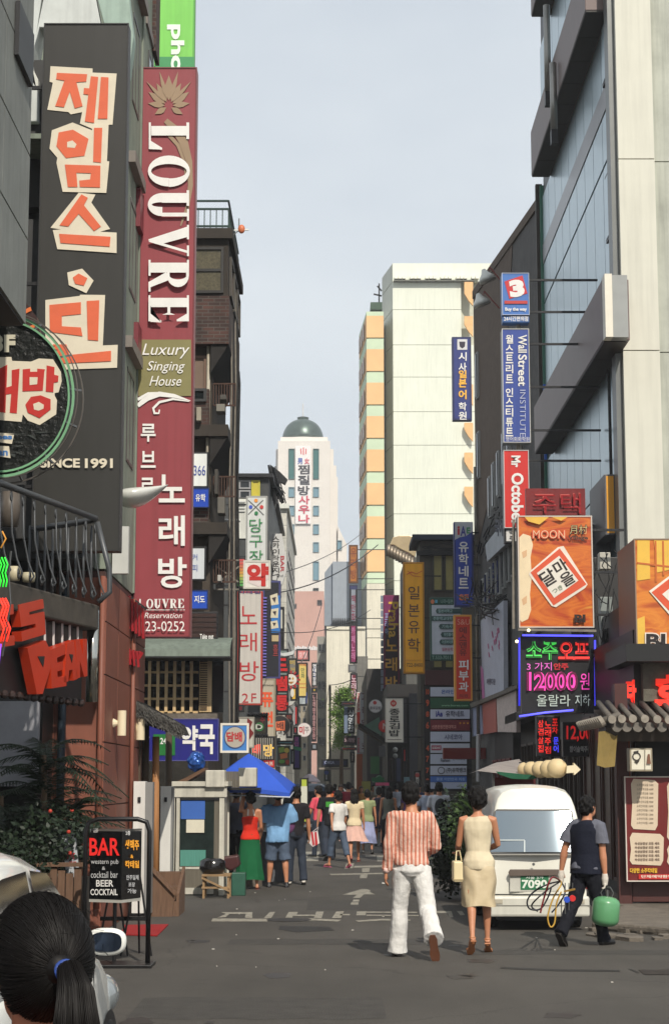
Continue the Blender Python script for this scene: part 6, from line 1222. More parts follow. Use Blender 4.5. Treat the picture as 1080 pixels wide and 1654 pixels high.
 # face
 for s in (-1,1):
  e = MB(); ell(e, (s * .0165 * h, .047 * h, .003 * h),.0065 * h, .004 * h, .0035 * h); fin(e.mesh(), 'eye', mat('dark_eye', (30,22,20), rough=.2, var=0))
  e = MB(); ell(e, (s * .0175 * h, .0475 * h, .013 * h),.011 * h, .004 * h, .002 * h); fin(e.mesh(), 'eyebrow', HAIRB)
 e = MB(); ell(e, (0,.0485 * h, -.037 * h),.012 * h, .004 * h, .003 * h); fin(e.mesh(), 'mouth', mat('lips', (150,74,66), rough=.4, var=0))
 # ---- hair ----
 hr = dict(style='short', m=HAIRB); hr.update(hair or {})
 if hr['style'] != 'none':
  hb = MB(); sc2 = hr.get('vol', 1.0)
  ell(hb, (0,-.014 * h, .020 * h),.0475 * h * sc2,.055 * h * sc2,.053 * h * sc2)
  ell(hb, (0,-.032 * h, -.012 * h),.042 * h * sc2,.036 * h * sc2,.04 * h * sc2)
  ell(hb, (0,.022 * h, .038 * h),.034 * h, .026 * h, .02 * h)
  for s in (-1,1): ell(hb, (s * .037 * h, -.012 * h, -.002 * h),.012 * h * sc2,.026 * h, .032 * h)
  if hr['style'] == 'long':
   L_ = hr.get('len', .16)
   base = hc + W((0,-.03 * h, 0)); pts = [base, base + W((0,-.025 * h, -.05 * h)), base + W((0,-.035 * h, -.05 * h - L_ * h * .5)), base + W((0,-.03 * h, -.05 * h - L_ * h))]
   for s in (-1,0,1): hb.tube([p + W((s * .024 * h, 0,0)) for p in pts],[.03 * h, .036 * h, .032 * h, .012 * h],12)
  if hr['style'] == 'bun': ell(hb, (0,-.07 * h, .02 * h),.022 * h, .02 * h, .022 * h)
  if hr['style'] == 'pony':
   base = HM @ W((0,-.068 * h, .0)); hb.tube([base + W((0,.02 * h, .01 * h)), base, base + W((0,-.012 * h, -.05 * h)), base + W((0,-.005 * h, -.11 * h))],[.012 * h, .016 * h, .019 * h, .004 * h],10)
  hm = fuse(hb, vox * .9,2); wrinkle(hm, .014 if fine else .018,(38,38,22),3); fin(hm, 'hair', hr['m'])
 # ---- top ----
 out = {}
 if top:
  t = dict(m=cloth((200,200,200)), hem=-.02, sleeve=.5, ease=.012, sr=1.0, neck=.325, wr=.012); t.update(top)
  e_ = t['ease']; mb = MB(); hem = t['hem']
  rr = [q for q in rings if q[0] > max(hem + .01,-.02) and q[0] < t['neck']]
  first = [q for q in rings if q[0] <= hem + .01]; q0 = first[-1] if first and hem > .02 else (rings[1] if hem <= .02 else rings[0])
  hemr = t.get('hemr', 1.0)
  lst = [(0, q0[3] * h, hem * h, (q0[1] * h * k_ + e_ + .004) * hemr, (q0[2] * h * k_ + e_ + .004) * hemr)] + [(0, q[3] * h, q[0] * h, q[1] * h * k_ + e_ * t.get('loose', {}).get(q[0],1), q[2] * h * k_ + e_) for q in rr] + [(0,-.005 * h, t['neck'] * h, .043 * h + e_ * .3,.04 * h + e_ * .3)]
  mb.loft(lst, 24, M=TM)
  if t['sleeve'] > 0:
   for s in AR:
    sh, el, wr, d1, d2 = AR[s]; sl = t['sleeve']; r_ = t['sr']
    pts = [sh + W((-s * .05 * h, 0,-.002 * h)), sh + W((0,0,-.002)), sh.lerp(el, .4)]; rad = [.036 * h * k_ + e_ * .5,.033 * h * k_ + e_ * .6,.031 * h * r_ * k_ + e_ * .8]
    if sl <= .6: pts.append(sh.lerp(el, max(.45, sl * 1.5))); rad.append(.031 * h * r_ * 1.06 + e_)
    else: pts += [sh.lerp(el, .85), el, el.lerp(wr, .4), el.lerp(wr, (sl - .5) * 2)]; rad += [.029 * h * r_ + e_, .028 * h * r_ + e_, .026 * h * r_ + e_, .02 * h * r_ + e_]
    mb.tube(pts, rad, 16)
  tm = fuse(mb, vox * 1.1,3); wrinkle(tm, t['wr'],(7,7,3.2), x + 1); wrinkle(tm, t['wr'] * .45,(20,20,9), x)
  to = fin(tm, 'top' if not t.get('nm') else t['nm'], t['m']); out['top'] = to
 if bottom:
  t = dict(kind='pants', m=cloth((40,44,60)), len=1.0, hem=1.0, ease=.01, waist=.05, wr=.012); t.update(bottom); e_ = t['ease']
  mb = MB()
  if t['kind'] == 'pants':
   mb.loft([(0,-.006 * h, -.05 * h, .06 * h + e_, .055 * h + e_),(0,-.012 * h, -.02 * h, (.098 if f else .093) * h * k_ + e_, .069 * h * k_ + e_),(0,-.008 * h, .02 * h, (.098 if f else .09) * h * k_ + e_, .066 * h * k_ + e_),(0,0, t['waist'] * h, .082 * h * k_ + e_ * .7,.058 * h * k_ + e_ * .7)],22, M=TM)
   for s in J:
    hip, kn, an, td, fp = J[s]; l_ = t['len']; a0 = hip + W((0,0,-.005 * h))
    hm_ = t['hem']; pts = [a0, hip.lerp(kn, .3), hip.lerp(kn, .7), kn]; rad = [.056 * h * k_ + e_, .053 * h * k_ + e_, .044 * h * k_ + e_, .037 * h * k_ + e_ * 1.2]
    if l_ > .55:
     u = (l_ - .5) * 2; e1 = kn.lerp(an, min(1, u)) + (an - kn).normalized() * (.02 * h if l_ >= 1 else 0); pts += [kn.lerp(an, .35 * u) - td * .004 * h, kn.lerp(an, .72 * u), e1]; rad += [(.036 + .008 * (hm_ - 1)) * h + e_, (.031 + .018 * (hm_ - 1)) * h + e_, (.029 + .032 * (hm_ - 1)) * h + e_ * 1.2]
    else: pts[-1] = hip.lerp(kn, l_ * 2); rad[-1] = .046 * h * hm_ + e_
    mb.tube(pts, rad, 18)
   pm = fuse(mb, vox * 1.1,3)
   zs = [J[s][1].z for s in J]
   wrinkle(pm, t['wr'],(8,8,5), x + 4, f=lambda c: .6 + .9 * math.exp(-((c.z - zs[0]) / .12) ** 2) + .6 * math.exp(-(c.z / .15) ** 2)); wrinkle(pm, t['wr'] * .4,(24,24,16), x)
   out['pants'] = fin(pm, t.get('nm', 'trousers'), t['m'])
  else:
   n = 48; L_ = t['len']; fl = t.get('flare', 1.4); pl = t.get('pleat', .012); rg = []
   top_z = t['waist'] * h; bot = -L_ * h; N_ = 14; kx = (J[1][1] + J[-1][1]) / 2 - pel
   hx, hy2 = .1 * h * k_ + e_, .07 * h * k_ + e_
   for i in range(N_ + 1):
    u = i / N_; z = top_z + (bot - top_z) * u
    if z > -.02 * h: v = (top_z - z) / (top_z + .02 * h); rx, ry = (.078 * h + e_) * (1 - v) + hx * v, (.057 * h + e_) * (1 - v) + hy2 * v; cy = -.006 * h; am = 0
    else: v = (-.02 * h - z) / (-.02 * h - bot); rx, ry = hx * (1 + (fl - 1) * v), hy2 * (1 + (fl * 1.15 - 1) * v); cy = kx.y * v * .6; am = v
    rg.append((z, rx, ry, cy, am))
   for (z, rx, ry, cy, am) in rg:
    for j in range(n):
     a_ = 2 * pi * j / n; q = 1 + am * pl / .1 * (sin(a_ * t.get('np', 9) + z * 2) * .6 + .4 * sin(a_ * 17 + 1)); mb.v.append(tuple(pel + W((rx * cos(a_) * q, cy + ry * sin(a_) * q, z + am * .01 * sin(a_ * 3)))))
   for i in range(N_):
    for j in range(n): mb.f.append((i * n + (j + 1) % n, i * n + j, (i + 1) * n + j, (i + 1) * n + (j + 1) % n))
   mb.f.append(tuple(range(n))); sm_ = mb.mesh()
   if t.get('wr'): wrinkle(sm_, t['wr'],(9,9,6), x)
   out['pants'] = fin(sm_, t.get('nm', 'skirt'), t['m'])
 if belt:
  bb = MB().loft([(0,-.002,(belt[1] if len(belt) > 1 else .035) * h, .09 * h * k_ + .024,.066 * h * k_ + .022),(0,-.002,(belt[1] if len(belt) > 1 else .035) * h + .045,.084 * h * k_ + .024,.061 * h * k_ + .022)],28, M=TM); fin(bb.mesh(), 'belt', belt[0])
 # ---- shoes ----
 t = dict(kind='shoe', m=mat('black_shoe', (26,24,24), rough=.35, var=.1), sole=mat('dark_sole', (40,34,30), rough=.7)); t.update(shoes or {})
 for s in J:
  hip, kn, an, td, fp = J[s]; ft = an + W((0,0,-.02 * h)); sid = W((1,0,0)); dn_ = td.cross(sid).normalized(); dn_ = dn_ if dn_.z < 0 or abs(fp) > R(80) else -dn_
  if fp < -R(80): dn_ = -dn_ if dn_.y > 0 else dn_
  if t['kind'] == 'none': continue
  sm2 = MB(); q = [(-.03,.02,.008),(-.02,.024,.012),(.02,.024,.012),(.07,.026,.014),(.1,.022,.018),(.122,.012,.02)]
  if t['kind'] in ('shoe', 'boot'):
   for (u, r_, dd) in q: pass
   sm2.tube([ft + td * u * h + dn_ * dd * h * .6 for u, r_, dd in q],[r_ * h for u, r_, dd in q],14); sm2.tube([an + W((0,0,.01 * h)), an - W((0,0,.02 * h))],[.024 * h, .026 * h],12)
   so = fin(fuse(sm2,.008,3), 'shoe', t['m'])
   sl_ = MB(); pts = []
   for u, w_ in ((-.045,.014),(-.02,.024),(.03,.022),(.07,.029),(.1,.025),(.128,.008)): pts.append((u, w_))
   P3 = [ft + td * u * h + sid * w_ * h + dn_ * .026 * h for u, w_ in pts] + [ft + td * u * h - sid * w_ * h + dn_ * .026 * h for u, w_ in pts[::-1]]
   sl_.prism(P3, dn_ * .008 * h); fin(sl_.mesh(), 'sole', t['sole'], so, smooth=False)
  else:
   P3 = [(-.03,.018),(.03,.017),(.075,.027),(.12,.012)]; hh_ = .026
   pts = [ft + td * u * h + sid * w_ * h + dn_ * hh_ * h for u, w_ in P3] + [ft + td * u * h - sid * w_ * h + dn_ * hh_ * h for u, w_ in P3[::-1]]
   so = fin(sm2.prism(pts, dn_ * .009 * h).mesh(), 'sandal', t['m'], smooth=False)
   st2 = MB().tube([ft + td * .075 * h + sid * .026 * h + dn_ * .02 * h, ft + td * .07 * h - dn_ * .006 * h, ft + td * .075 * h - sid * .026 * h + dn_ * .02 * h],.006 * h, 8); fin(st2.mesh(), 'strap', t['m'], so)
   if t['kind'] == 'heel':
    he = MB().tube([ft - td * .018 * h + dn_ * .028 * h, ft - td * .02 * h + W((0,0,-.04 * h))],[.012 * h, .005 * h],8); fin(he.mesh(), 'heel', t['m'], so)
    st2 = MB().tube([an + W((.02 * h * cos(a_),.02 * h * sin(a_),-.004 * h)) for a_ in [j * pi / 5 for j in range(11)]],.004 * h, 6); fin(st2.mesh(), 'ankle_strap', t['m'], so)
 out['root'] = root; out['RZ'] = RZ; out['hands'] = {s: (RZ @ hands[s][0], RZ @ hands[s][1], hands[s][2]) for s in hands}; out['TM'] = RZ @ TM; out['hc'] = RZ @ hc; out['HM'] = RZ @ HM; out['AR'] = AR; out['fin'] = fin; out['J'] = J
 return out
def gx(px, y): return (px - 540) / 2900 * y * .987   # ground x at depth y for a column
def gy(py): return PG(540, py).y
def striped(name, c1, c2, c3, freq=44, axis=0):
 m = bpy.data.materials.new(name); m.use_nodes = True; N = m.node_tree.nodes; L = m.node_tree.links; b_ = N['Principled BSDF']; b_.inputs['Roughness'].default_value = .85; b_.inputs['Specular IOR Level'].default_value = .2
 t = N.new('ShaderNodeTexCoord'); sp = N.new('ShaderNodeSeparateXYZ'); L.new(t.outputs['Object'], sp.inputs[0]); n_ = N.new('ShaderNodeTexNoise'); n_.inputs['Scale'].default_value = 5; L.new(t.outputs['Object'], n_.inputs[0])
 s1 = N.new('ShaderNodeMath'); s1.operation = 'MULTIPLY_ADD'; s1.inputs[1].default_value = .022; L.new(n_.outputs[0], s1.inputs[0]); L.new(sp.outputs[axis], s1.inputs[2])
 s2 = N.new('ShaderNodeMath'); s2.operation = 'MULTIPLY'; s2.inputs[1].default_value = freq; L.new(s1.outputs[0], s2.inputs[0]); s3 = N.new('ShaderNodeMath'); s3.operation = 'FRACT'; L.new(s2.outputs[0], s3.inputs[0])
 r_ = N.new('ShaderNodeValToRGB'); r_.color_ramp.interpolation = 'LINEAR'; e = r_.color_ramp.elements; e[0].position = 0; e[0].color = (*s2l(c1),1); e[1].position = .96; e[1].color = (*s2l(c1),1)
 for p_, c_ in ((.38, c1),(.44, c2),(.58, c2),(.62, c3),(.72, c3),(.76, c2),(.9, c2)): x_ = e.new(p_); x_.color = (*s2l(c_),1)
 L.new(s3.outputs[0], r_.inputs[0]); L.new(r_.outputs[0], b_.inputs['Base Color']); n2 = N.new('ShaderNodeTexNoise'); n2.inputs['Scale'].default_value = 28; n2.inputs['Detail'].default_value = 4; L.new(t.outputs['Object'], n2.inputs[0])
 bp = N.new('ShaderNodeBump'); bp.inputs['Strength'].default_value = .5; bp.inputs['Distance'].default_value = .02; L.new(n2.outputs[0], bp.inputs['Height']); L.new(bp.outputs[0], b_.inputs['Normal']); return m
# 1: man in striped shirt and white flared trousers
D1 = gy(1546)
m1 = person('man in orange and white striped shirt and white flared trousers walking away, cigarette in hand', gx(667, D1) - .02, D1,0,1.77, 'm', legs=((8,3,5,0),(-15,36,9,-72)), arms=((-6,9,14,0),(2,13,62,32)), head=(-12,4), lean=1,
   top=dict(m=striped('striped_shirt', (186,108,86),(216,194,178),(196,134,114),24), sleeve=.98, hem=.012, ease=.013, sr=1.05, hemr=.95, loose={.03: 2.2,.09: 3.2,.16: 2.0}, wr=.026, nm='shirt'), bottom=dict(m=cloth((214,212,208), bump=.3), hem=1.75, ease=.012, waist=.05, wr=.013), belt=(cloth((208,206,202), 'waistband'),.012), hair=dict(vol=1.07), shoes=dict(m=mat('brown_shoe', (46,30,24), rough=.35), sole=mat('brown_sole', (96,58,38), rough=.6, var=.3)), fine=True, build=.99)
h_ = m1['hands'][-1][1]; cg = thing('cigarette', 'thin white cigarette in the left hand of the man in striped shirt', 'cigarette', tuple(h_))
MB().tube([h_ + Vector((.01,0,.0)), h_ + Vector((-.05,-.01,.008))],.005,8).build('paper', paint((230,228,220)), cg)
sh, el, wr, d1_, d2_ = m1['AR'][-1]; cf_ = MB().tube([wr - d2_ * .035, wr + d2_ * .015],[.042,.04],18); m1['fin'](cf_.mesh(), 'cuff', cloth((224,190,180)))
cl_ = MB().loft([(0,-.01,.535 * .0 + .55,.066,.06),(0,-.006,.6,.06,.056)],24, M=m1['TM'] @ Matrix.Identity(4)); cl_.build('collar', cloth((226,180,160)), m1['root'], True)
# 2: woman in gold dress
D2_ = gy(1540)
GOLD = mat('gold_silk', (198,180,146), rough=.42, var=.08, scale=6, bump=.25, bs=14, spec=.6)
m2 = person('woman in sleeveless champagne satin dress with back slit and strappy heels', gx(771, D2_), D2_, 0,1.62, 'f', legs=((-12,14,1,-42),(7,4,1,-34)), arms=((14,9,55,4),(16,12,60,24)), head=(8,14), lean=3,
   top=dict(m=mat('gold_matte', (206,192,162), rough=.7, var=.08, bump=.25, bs=14), sleeve=0, hem=-.03, hemr=.93, ease=.014, neck=.318, wr=.014, nm='dress_bodice'), bottom=dict(kind='skirt', m=GOLD, len=.262, flare=.98, pleat=.004, waist=.03, ease=.022, wr=.024, nm='dress_skirt', np=5), hair=dict(vol=1.26), shoes=dict(kind='heel', m=mat('gold_sandal', (170,110,70), rough=.35)), fine=True, z0=0)
hb_ = thing('handbag', 'cream rectangular handbag held at the left side of the satin dress woman', 'handbag', (gx(739,18.6),18.6, PG(0,0).z * 0 + P(739,1424,18.6).z)); a0, a1 = P(731,1424,18.6), P(746,1391,18.6)
bx(a0.x, 18.5, a0.z, a1.x, 18.78, a1.z).build('bag_body', mat('cream_leather', (222,204,160), rough=.5, var=.08), hb_, bevel=.015); bx(a0.x - .004,18.495, a0.z + .02, a1.x + .004,18.785, a0.z + .03).build('seam', paint((170,150,110)), hb_); MB().tube([(a0.x + .03,18.6, a1.z),(a0.x + .04,18.62, a1.z + .1),(a1.x - .02,18.68, a1.z + .1),(a1.x, 18.7, a1.z)],.007,6).build('handle', mat('cream_leather', (222,204,160)), hb_)
# 3: repair man with gas bottle
D3 = gy(1527)
m3 = person('man in navy work vest and grey short-sleeved shirt striding with a green gas bottle', gx(944, D3), D3,-42,1.62, 'm', legs=((-17,24,2,-46),(13,4,2,0)), arms=((-14,16,12,0),(-2,5,6,0)), head=(-12,-2), lean=4,
   top=dict(m=cloth((98,100,110)), sleeve=.48, hem=.0, ease=.026, sr=1.25, wr=.016, nm='shirt'), bottom=dict(m=cloth((24,25,32)), hem=1.25, ease=.012, wr=.02), hair=dict(vol=1.05), fine=True, build=1.05)
vs_ = MB().loft([(0,-.01,-.06,.2,.155),(0,-.01,.05,.196,.15),(0,0,.16,.185,.14),(0,0,.3,.196,.15),(0,0,.42,.205,.152),(0,-.005,.49,.175,.13),(0,-.01,.535,.09,.085)],30, M=m3['TM']); vm_ = fuse(vs_, .01,3); wrinkle(vm_, .02,(7,7,4),9); MB().build('vest', cloth((26,29,42), 'navy_vest'), m3['root'], True, me=vm_)
for s in (-1,1):
 wr, hd, d2 = m3['hands'][s]; gl_ = MB(); gl_.tube([wr - Vector((0,0,.0)), wr.lerp(hd, .5), hd + Vector((0,0,-.01))],[.03,.04,.03],12)
 for i in range(4): gl_.tube([hd + Vector((0,.03 - i * .02,.01)), hd + Vector((-.01 * s, .03 - i * .02,-.035)), hd + Vector((-.035 * s, .03 - i * .02,-.045))],.0115,8)
 MB().build('work_glove', cloth((206,198,186)), m3['root'], True, me=fuse(gl_, .006,2))
hd = m3['hands'][1][1]; tk = thing('gas_bottle', 'green refrigerant gas bottle with valve and wire handles carried by the repairman', 'gas bottle', tuple(P(972,1486,19.6)))
c0 = hd + Vector((.0,-.02,-.30)); TG = mat('mint_green_enamel', (92,150,104), rough=.3, var=.06, coat=.3)
tr = .152; MB().loft([(0,0,-.155,.05,.05),(0,0,-.145,.1,.1),(0,0,-.115, tr - .012, tr - .012),(0,0,-.08, tr, tr),(0,0,.1, tr, tr),(0,0,.135, tr - .015, tr - .015),(0,0,.16,.1,.1),(0,0,.172,.04,.04)],32, M=Matrix.Translation(c0) @ Matrix.Rotation(R(6),4, 'Y')).build('cylinder', TG, tk, True)
tp = c0 + Vector((.02,0,.17)); MB().tube([tp, tp + Vector((0,0,.07))],.017,10).build('valve', STEEL, tk)
for s in (-1,1): MB().tube([tp + Vector((s * .05,0,-.01)), tp + Vector((s * .07,0,.04)), tp + Vector((s * .035 - .0,0,.1)), hd + Vector((s * .015,0,-.03))],.007,6).build('handle', STEEL, tk)
gh = thing('gauge_hoses', 'refrigerant manifold with red and blue gauges and tangled hoses in the left glove', 'gauge set', tuple(P(900,1490,19.5)))
hl = m3['hands'][-1][1]
def hose(pts, col, r=.009):
 ps = [hl] + [P(a, b_, 19.4) for a, b_ in pts]; q = []
 for i in range(len(ps) - 1):
  p0, p1, p2, p3 = ps[max(0, i - 1)], ps[i], ps[i + 1], ps[min(len(ps) - 1, i + 2)]
  for k in range(6):
   t = k / 6; q.append(.5 * ((2 * p1) + (p2 - p0) * t + (2 * p0 - 5 * p1 + 4 * p2 - p3) * t * t + (3 * p1 - p0 - 3 * p2 + p3) * t ** 3))
 q.append(ps[-1]); MB().tube(q, r, 6).build('hose', paint(col), gh, True)
hose([(885,1428),(862,1440),(851,1455),(855,1468),(872,1468),(884,1450),(890,1432)],(30,32,40)); hose([(890,1418),(878,1450),(872,1475)],(120,26,34),.01); hose([(880,1440),(858,1462),(868,1472)],(40,40,46)); hose([(905,1430),(893,1450),(884,1480),(888,1497),(895,1490),(898,1460),(906,1440)],(190,150,60)); hose([(912,1440),(902,1460),(890,1474)],(30,40,60))
for (px_, py_, c_) in ((915,1453,(40,80,190)),(924,1451,(200,40,36))): p = P(px_, py_, 19.35); MB().tube([p, p + Vector((0,.03,0))],.033,18).build('gauge', paint(c_), gh)
MB().bar(P(910,1440,19.37), P(928,1436,19.37),.02).build('manifold', mat('brass', (180,140,70), rough=.3, metal=.8), gh)
for a in (912,918,924): MB().tube([P(a, 1436,19.37), P(a, 1426,19.37)],.005,6).build('tap', STEEL, gh)
for a, b_ in ((912,1476),(918,1470),(906,1480)): MB().tube([P(a, 1455,19.38), P(a, b_, 19.38)],.006,6).build('fitting', STEEL, gh)
# 4-7: stall customers
DEN = mat('blue_denim', (78,92,112), rough=.85, var=.2, scale=5, bump=.2, bs=40); DEND = mat('dark_denim', (40,48,62), rough=.85, var=.2, scale=5, bump=.2)
D4 = gy(1436)
m4 = person('woman in red halter top and long green skirt leaning at the food stall', gx(404, D4), D4,12,1.6, 'f', legs=((2,4,3,0),(-4,6,3,0)), arms=((158,14,-10,0),(10,8,40,30)), head=(20,12), top=dict(m=cloth((206,48,32)), sleeve=0, hem=.0, neck=.25, ease=.01, nm='halter_top'), bottom=dict(kind='skirt', m=cloth((24,92,56)), len=.42, flare=1.4, pleat=.012, waist=.055, wr=.01), hair=dict(vol=1.1), shoes=dict(kind='sandal', m=paint((150,60,60))))
for s in (-1,1): MB().tube([m4['TM'] @ Vector((s * .055,-.1,.4)), m4['TM'] @ Vector((s * .045,-.07,.49)), m4['TM'] @ Vector((s * .03,0,.54))],.012,8).build('strap', cloth((220,216,210)), m4['root'])
D5 = gy(1433)
m5 = person('person in loose sky-blue T-shirt and denim shorts with a purple shoulder bag', gx(449, D5), D5,4,1.66, 'm', build=1.12, legs=((3,2,6,0),(-3,4,6,0)), arms=((6,14,20,0),(12,10,50,20)), head=(0,14), top=dict(m=cloth((122,164,204)), sleeve=.58, hem=-.055, ease=.042, sr=1.5, wr=.022, hemr=.98, loose={.09: 1.6,.16: 1.4,.03: .8,-.01: .7}, nm='t_shirt'), bottom=dict(m=DEN, len=.5, hem=1.18, ease=.018), hair=dict(vol=1.06), shoes=dict(m=paint((30,30,34))))
bgp = MB().ball(P(466,1330, D5 + .05),.12,.08,.18,14,10); MB().build('shoulder_bag', cloth((112,70,110)), loc=tuple(P(466,1350, D5)), smooth=True, me=fuse(bgp, .015,2)); o_ = C.objects['shoulder_bag']; o_['label'] = 'purple cloth bag hanging on the back of the sky-blue T-shirt'; o_['category'] = 'bag'
D6 = gy(1425)
person('man in grey shirt partly behind the stall post, hands on hips', gx(379, D6), D6 + .6,-10,1.66, 'm', arms=((0,20,20,0),(-5,35,70,60)), top=dict(m=cloth((128,132,148)), sleeve=.5), bottom=dict(m=cloth((46,46,54))))
person('person in black top and dark jeans standing close behind the blue shirt', gx(478, D5 + .8), D5 + .8,10,1.66, 'm', head=(10,10), top=dict(m=cloth((34,32,36)), sleeve=.5), bottom=dict(m=DEND, hem=1.3), shoes=dict(m=paint((206,200,190))))
# 8+: people in the lane
LANE = 'pedestrians in the middle of the lane'
def lane(label, px, pyf, face=0, H=1.66, dy=0, **k):
 d = gy(pyf) + dy; return person(label, gx(px, d), d, face, H, group=LANE, **k)
CL = cloth
walk = ((16,6,2,0),(-14,22,2,0)); walk2 = ((-14,22,2,0),(16,6,2,0)); stand = ((3,3,3,0),(-3,4,3,0))
lane('man in bright pink polo shirt reaching out his left arm', 514,1384,50,1.68, top=dict(m=CL((224,84,104)), sleeve=.5), bottom=dict(m=DEND), arms=((10,12,20,0),(60,30,20,0)), legs=stand)
mt = lane('man in black T-shirt with a neon green square print on the back', 531,1390,8,1.72, top=dict(m=CL((28,28,32)), sleeve=.5, hem=-.05, ease=.02), bottom=dict(m=DEND, hem=1.3), legs=walk2, arms=((-10,10,14,0),(8,14,20,0)), hair=dict(vol=1.05))
MB().box(-.09,-.137,.34,.09,-.131,.46).build('shirt_print', paint((60,150,50)), mt['root']); pr_ = [o for o in mt['root'].children if o.name.startswith('shirt_print')][0]; pr_.data.transform(Matrix.Translation(LOC[mt['root'].name])); pr_.data.transform(mt['TM']); pr_.data.transform(Matrix.Translation(-LOC[mt['root'].name]))
mk = lane('woman in white T-shirt and rolled jeans stepping left with a striped carrier bag', 546,1402,30,1.58, sex='f', top=dict(m=CL((222,220,216)), sleeve=.5, hem=-.03, ease=.02), bottom=dict(m=DEN, len=.8, hem=1.2), legs=((20,10,3,0),(-16,12,3,0)), arms=((-35,25,5,0),(10,10,20,0)), hair=dict(vol=1.06), shoes=dict(kind='sandal', m=paint((190,80,120))))
lane('woman with long black hair, cream blouse and pale pink flared skirt', 572,1392,4,1.62, sex='f', top=dict(m=CL((224,206,170)), sleeve=.3, ease=.012), bottom=dict(kind='skirt', m=CL((220,178,164)), len=.23, flare=1.75, pleat=.02, waist=.06), legs=walk2, hair=dict(style='long', len=.1), shoes=dict(kind='heel', m=paint((150,60,50))))
lane('woman in sage green top and long pale lavender skirt', 593,1379,0,1.56, sex='f', top=dict(m=CL((140,150,110)), sleeve=.25), bottom=dict(kind='skirt', m=CL((158,164,200)), len=.36, flare=1.4, pleat=.015), hair=dict(style='bun'))
lane('woman in grey-green tank top and black trousers with long hair', 627,1378,6,1.64, sex='f', top=dict(m=CL((118,122,112)), sleeve=0, ease=.012), bottom=dict(m=CL((30,28,30))), hair=dict(style='long', len=.08))
mb1 = lane('man in white shirt with black rucksack straps and dark trousers', 709,1390,-6,1.74, top=dict(m=CL((196,200,210)), sleeve=.5, ease=.02), bottom=dict(m=CL((28,32,46))), arms=((10,12,60,20),(6,12,50,20)))
MB().ball(mb1['TM'] @ Vector((.04,-.18,.3)),.14,.08,.2,12,8).build('rucksack', CL((44,46,52)), mb1['root'], True)
lane('man in pale blue office shirt beside the striped man', 689,1386,10,1.7, dy=3, top=dict(m=CL((176,186,206)), sleeve=.5), bottom=dict(m=CL((40,42,54))))
lane('woman in dark sleeveless dress with bobbed hair', 612,1374,-20,1.6, dy=3, sex='f', top=dict(m=CL((52,48,60)), sleeve=0), bottom=dict(kind='skirt', m=CL((44,40,50)), len=.22, flare=1.2), hair=dict(vol=1.1))
lane('man in crimson T-shirt further down the lane', 563,1372,0,1.74, dy=8, top=dict(m=CL((120,30,46)), sleeve=.5), bottom=dict(m=DEND))
lane('woman with brown hair and black top facing the camera', 550,1370,175,1.66, dy=8, sex='f', top=dict(m=CL((40,34,36)), sleeve=.5), bottom=dict(m=DEN), hair=dict(style='long', len=.08, m=HAIRN))
lane('person in white shirt seen behind the pink polo shirt', 523,1366,170,1.64, dy=10, top=dict(m=CL((206,204,200)), sleeve=.5), bottom=dict(m=CL((60,60,66))))
lane('person in black jacket left of the green print T-shirt, far back', 511,1362,0,1.66, dy=14, top=dict(m=CL((36,36,40)), sleeve=.98), bottom=dict(m=DEND))
lane('woman in mustard top walking towards the camera near the orange pillar', 583,1366,185,1.6, dy=14, sex='f', top=dict(m=CL((170,120,60)), sleeve=.3), bottom=dict(m=CL((70,60,54))), hair=dict(style='long', len=.06, m=HAIRN))
lane('man with grey cap hair and beige shirt beyond the lavender skirt', 603,1362,180,1.66, dy=16, top=dict(m=CL((150,140,122)), sleeve=.5), bottom=dict(m=CL((60,58,60))))
lane('woman in black dress between the dark dress and grey tank top', 619,1362,10,1.62, dy=12, sex='f', top=dict(m=CL((34,30,34)), sleeve=.3), bottom=dict(kind='skirt', m=CL((34,30,34)), len=.25, flare=1.3), hair=dict(style='long', len=.1))
lane('man in light shirt partly hidden by the striped shoulder', 640,1364,6,1.68, dy=14, top=dict(m=CL((150,156,170)), sleeve=.5), bottom=dict(m=CL((44,46,56))))
lane('man in navy polo near the directory entrance', 676,1372,160,1.7, dy=10, top=dict(m=CL((40,48,78)), sleeve=.5), bottom=dict(m=CL((56,54,54))))
lane('woman in pale yellow shirt by the green shop front', 650,1366,190,1.6, dy=18, sex='f', top=dict(m=CL((186,176,130)), sleeve=.4), bottom=dict(m=DEN))
lane('man in grey T-shirt far off by the blue van', 500,1358,178,1.7, dy=16, top=dict(m=CL((120,120,124)), sleeve=.5), bottom=dict(m=CL((50,50,56))))
cb_ = thing('carrier_bag', 'white and red striped paper carrier bag swinging from a hand', 'bag', tuple(P(508,1368,37.5)))
MB().prism([P(500,1345,37.5), P(513,1342,37.5), P(516,1362,37.5), P(505,1368,37.5), P(497,1360,37.5)],(0,.12,0)).build('bag_body', paint((222,214,212)), cb_)
for i in range(2): MB().prism([P(502 + i * 6,1344,37.49), P(505 + i * 6,1343.6,37.49), P(508 + i * 5,1364,37.49), P(505 + i * 4,1366,37.49)],(0,-.006,0)).build('stripe', paint((196,50,60)), cb_)
MB().tube([P(503,1345,37.5), P(514,1336,37.5), P(512,1343,37.5)],.008,5).build('handle', paint((200,190,190)), cb_)

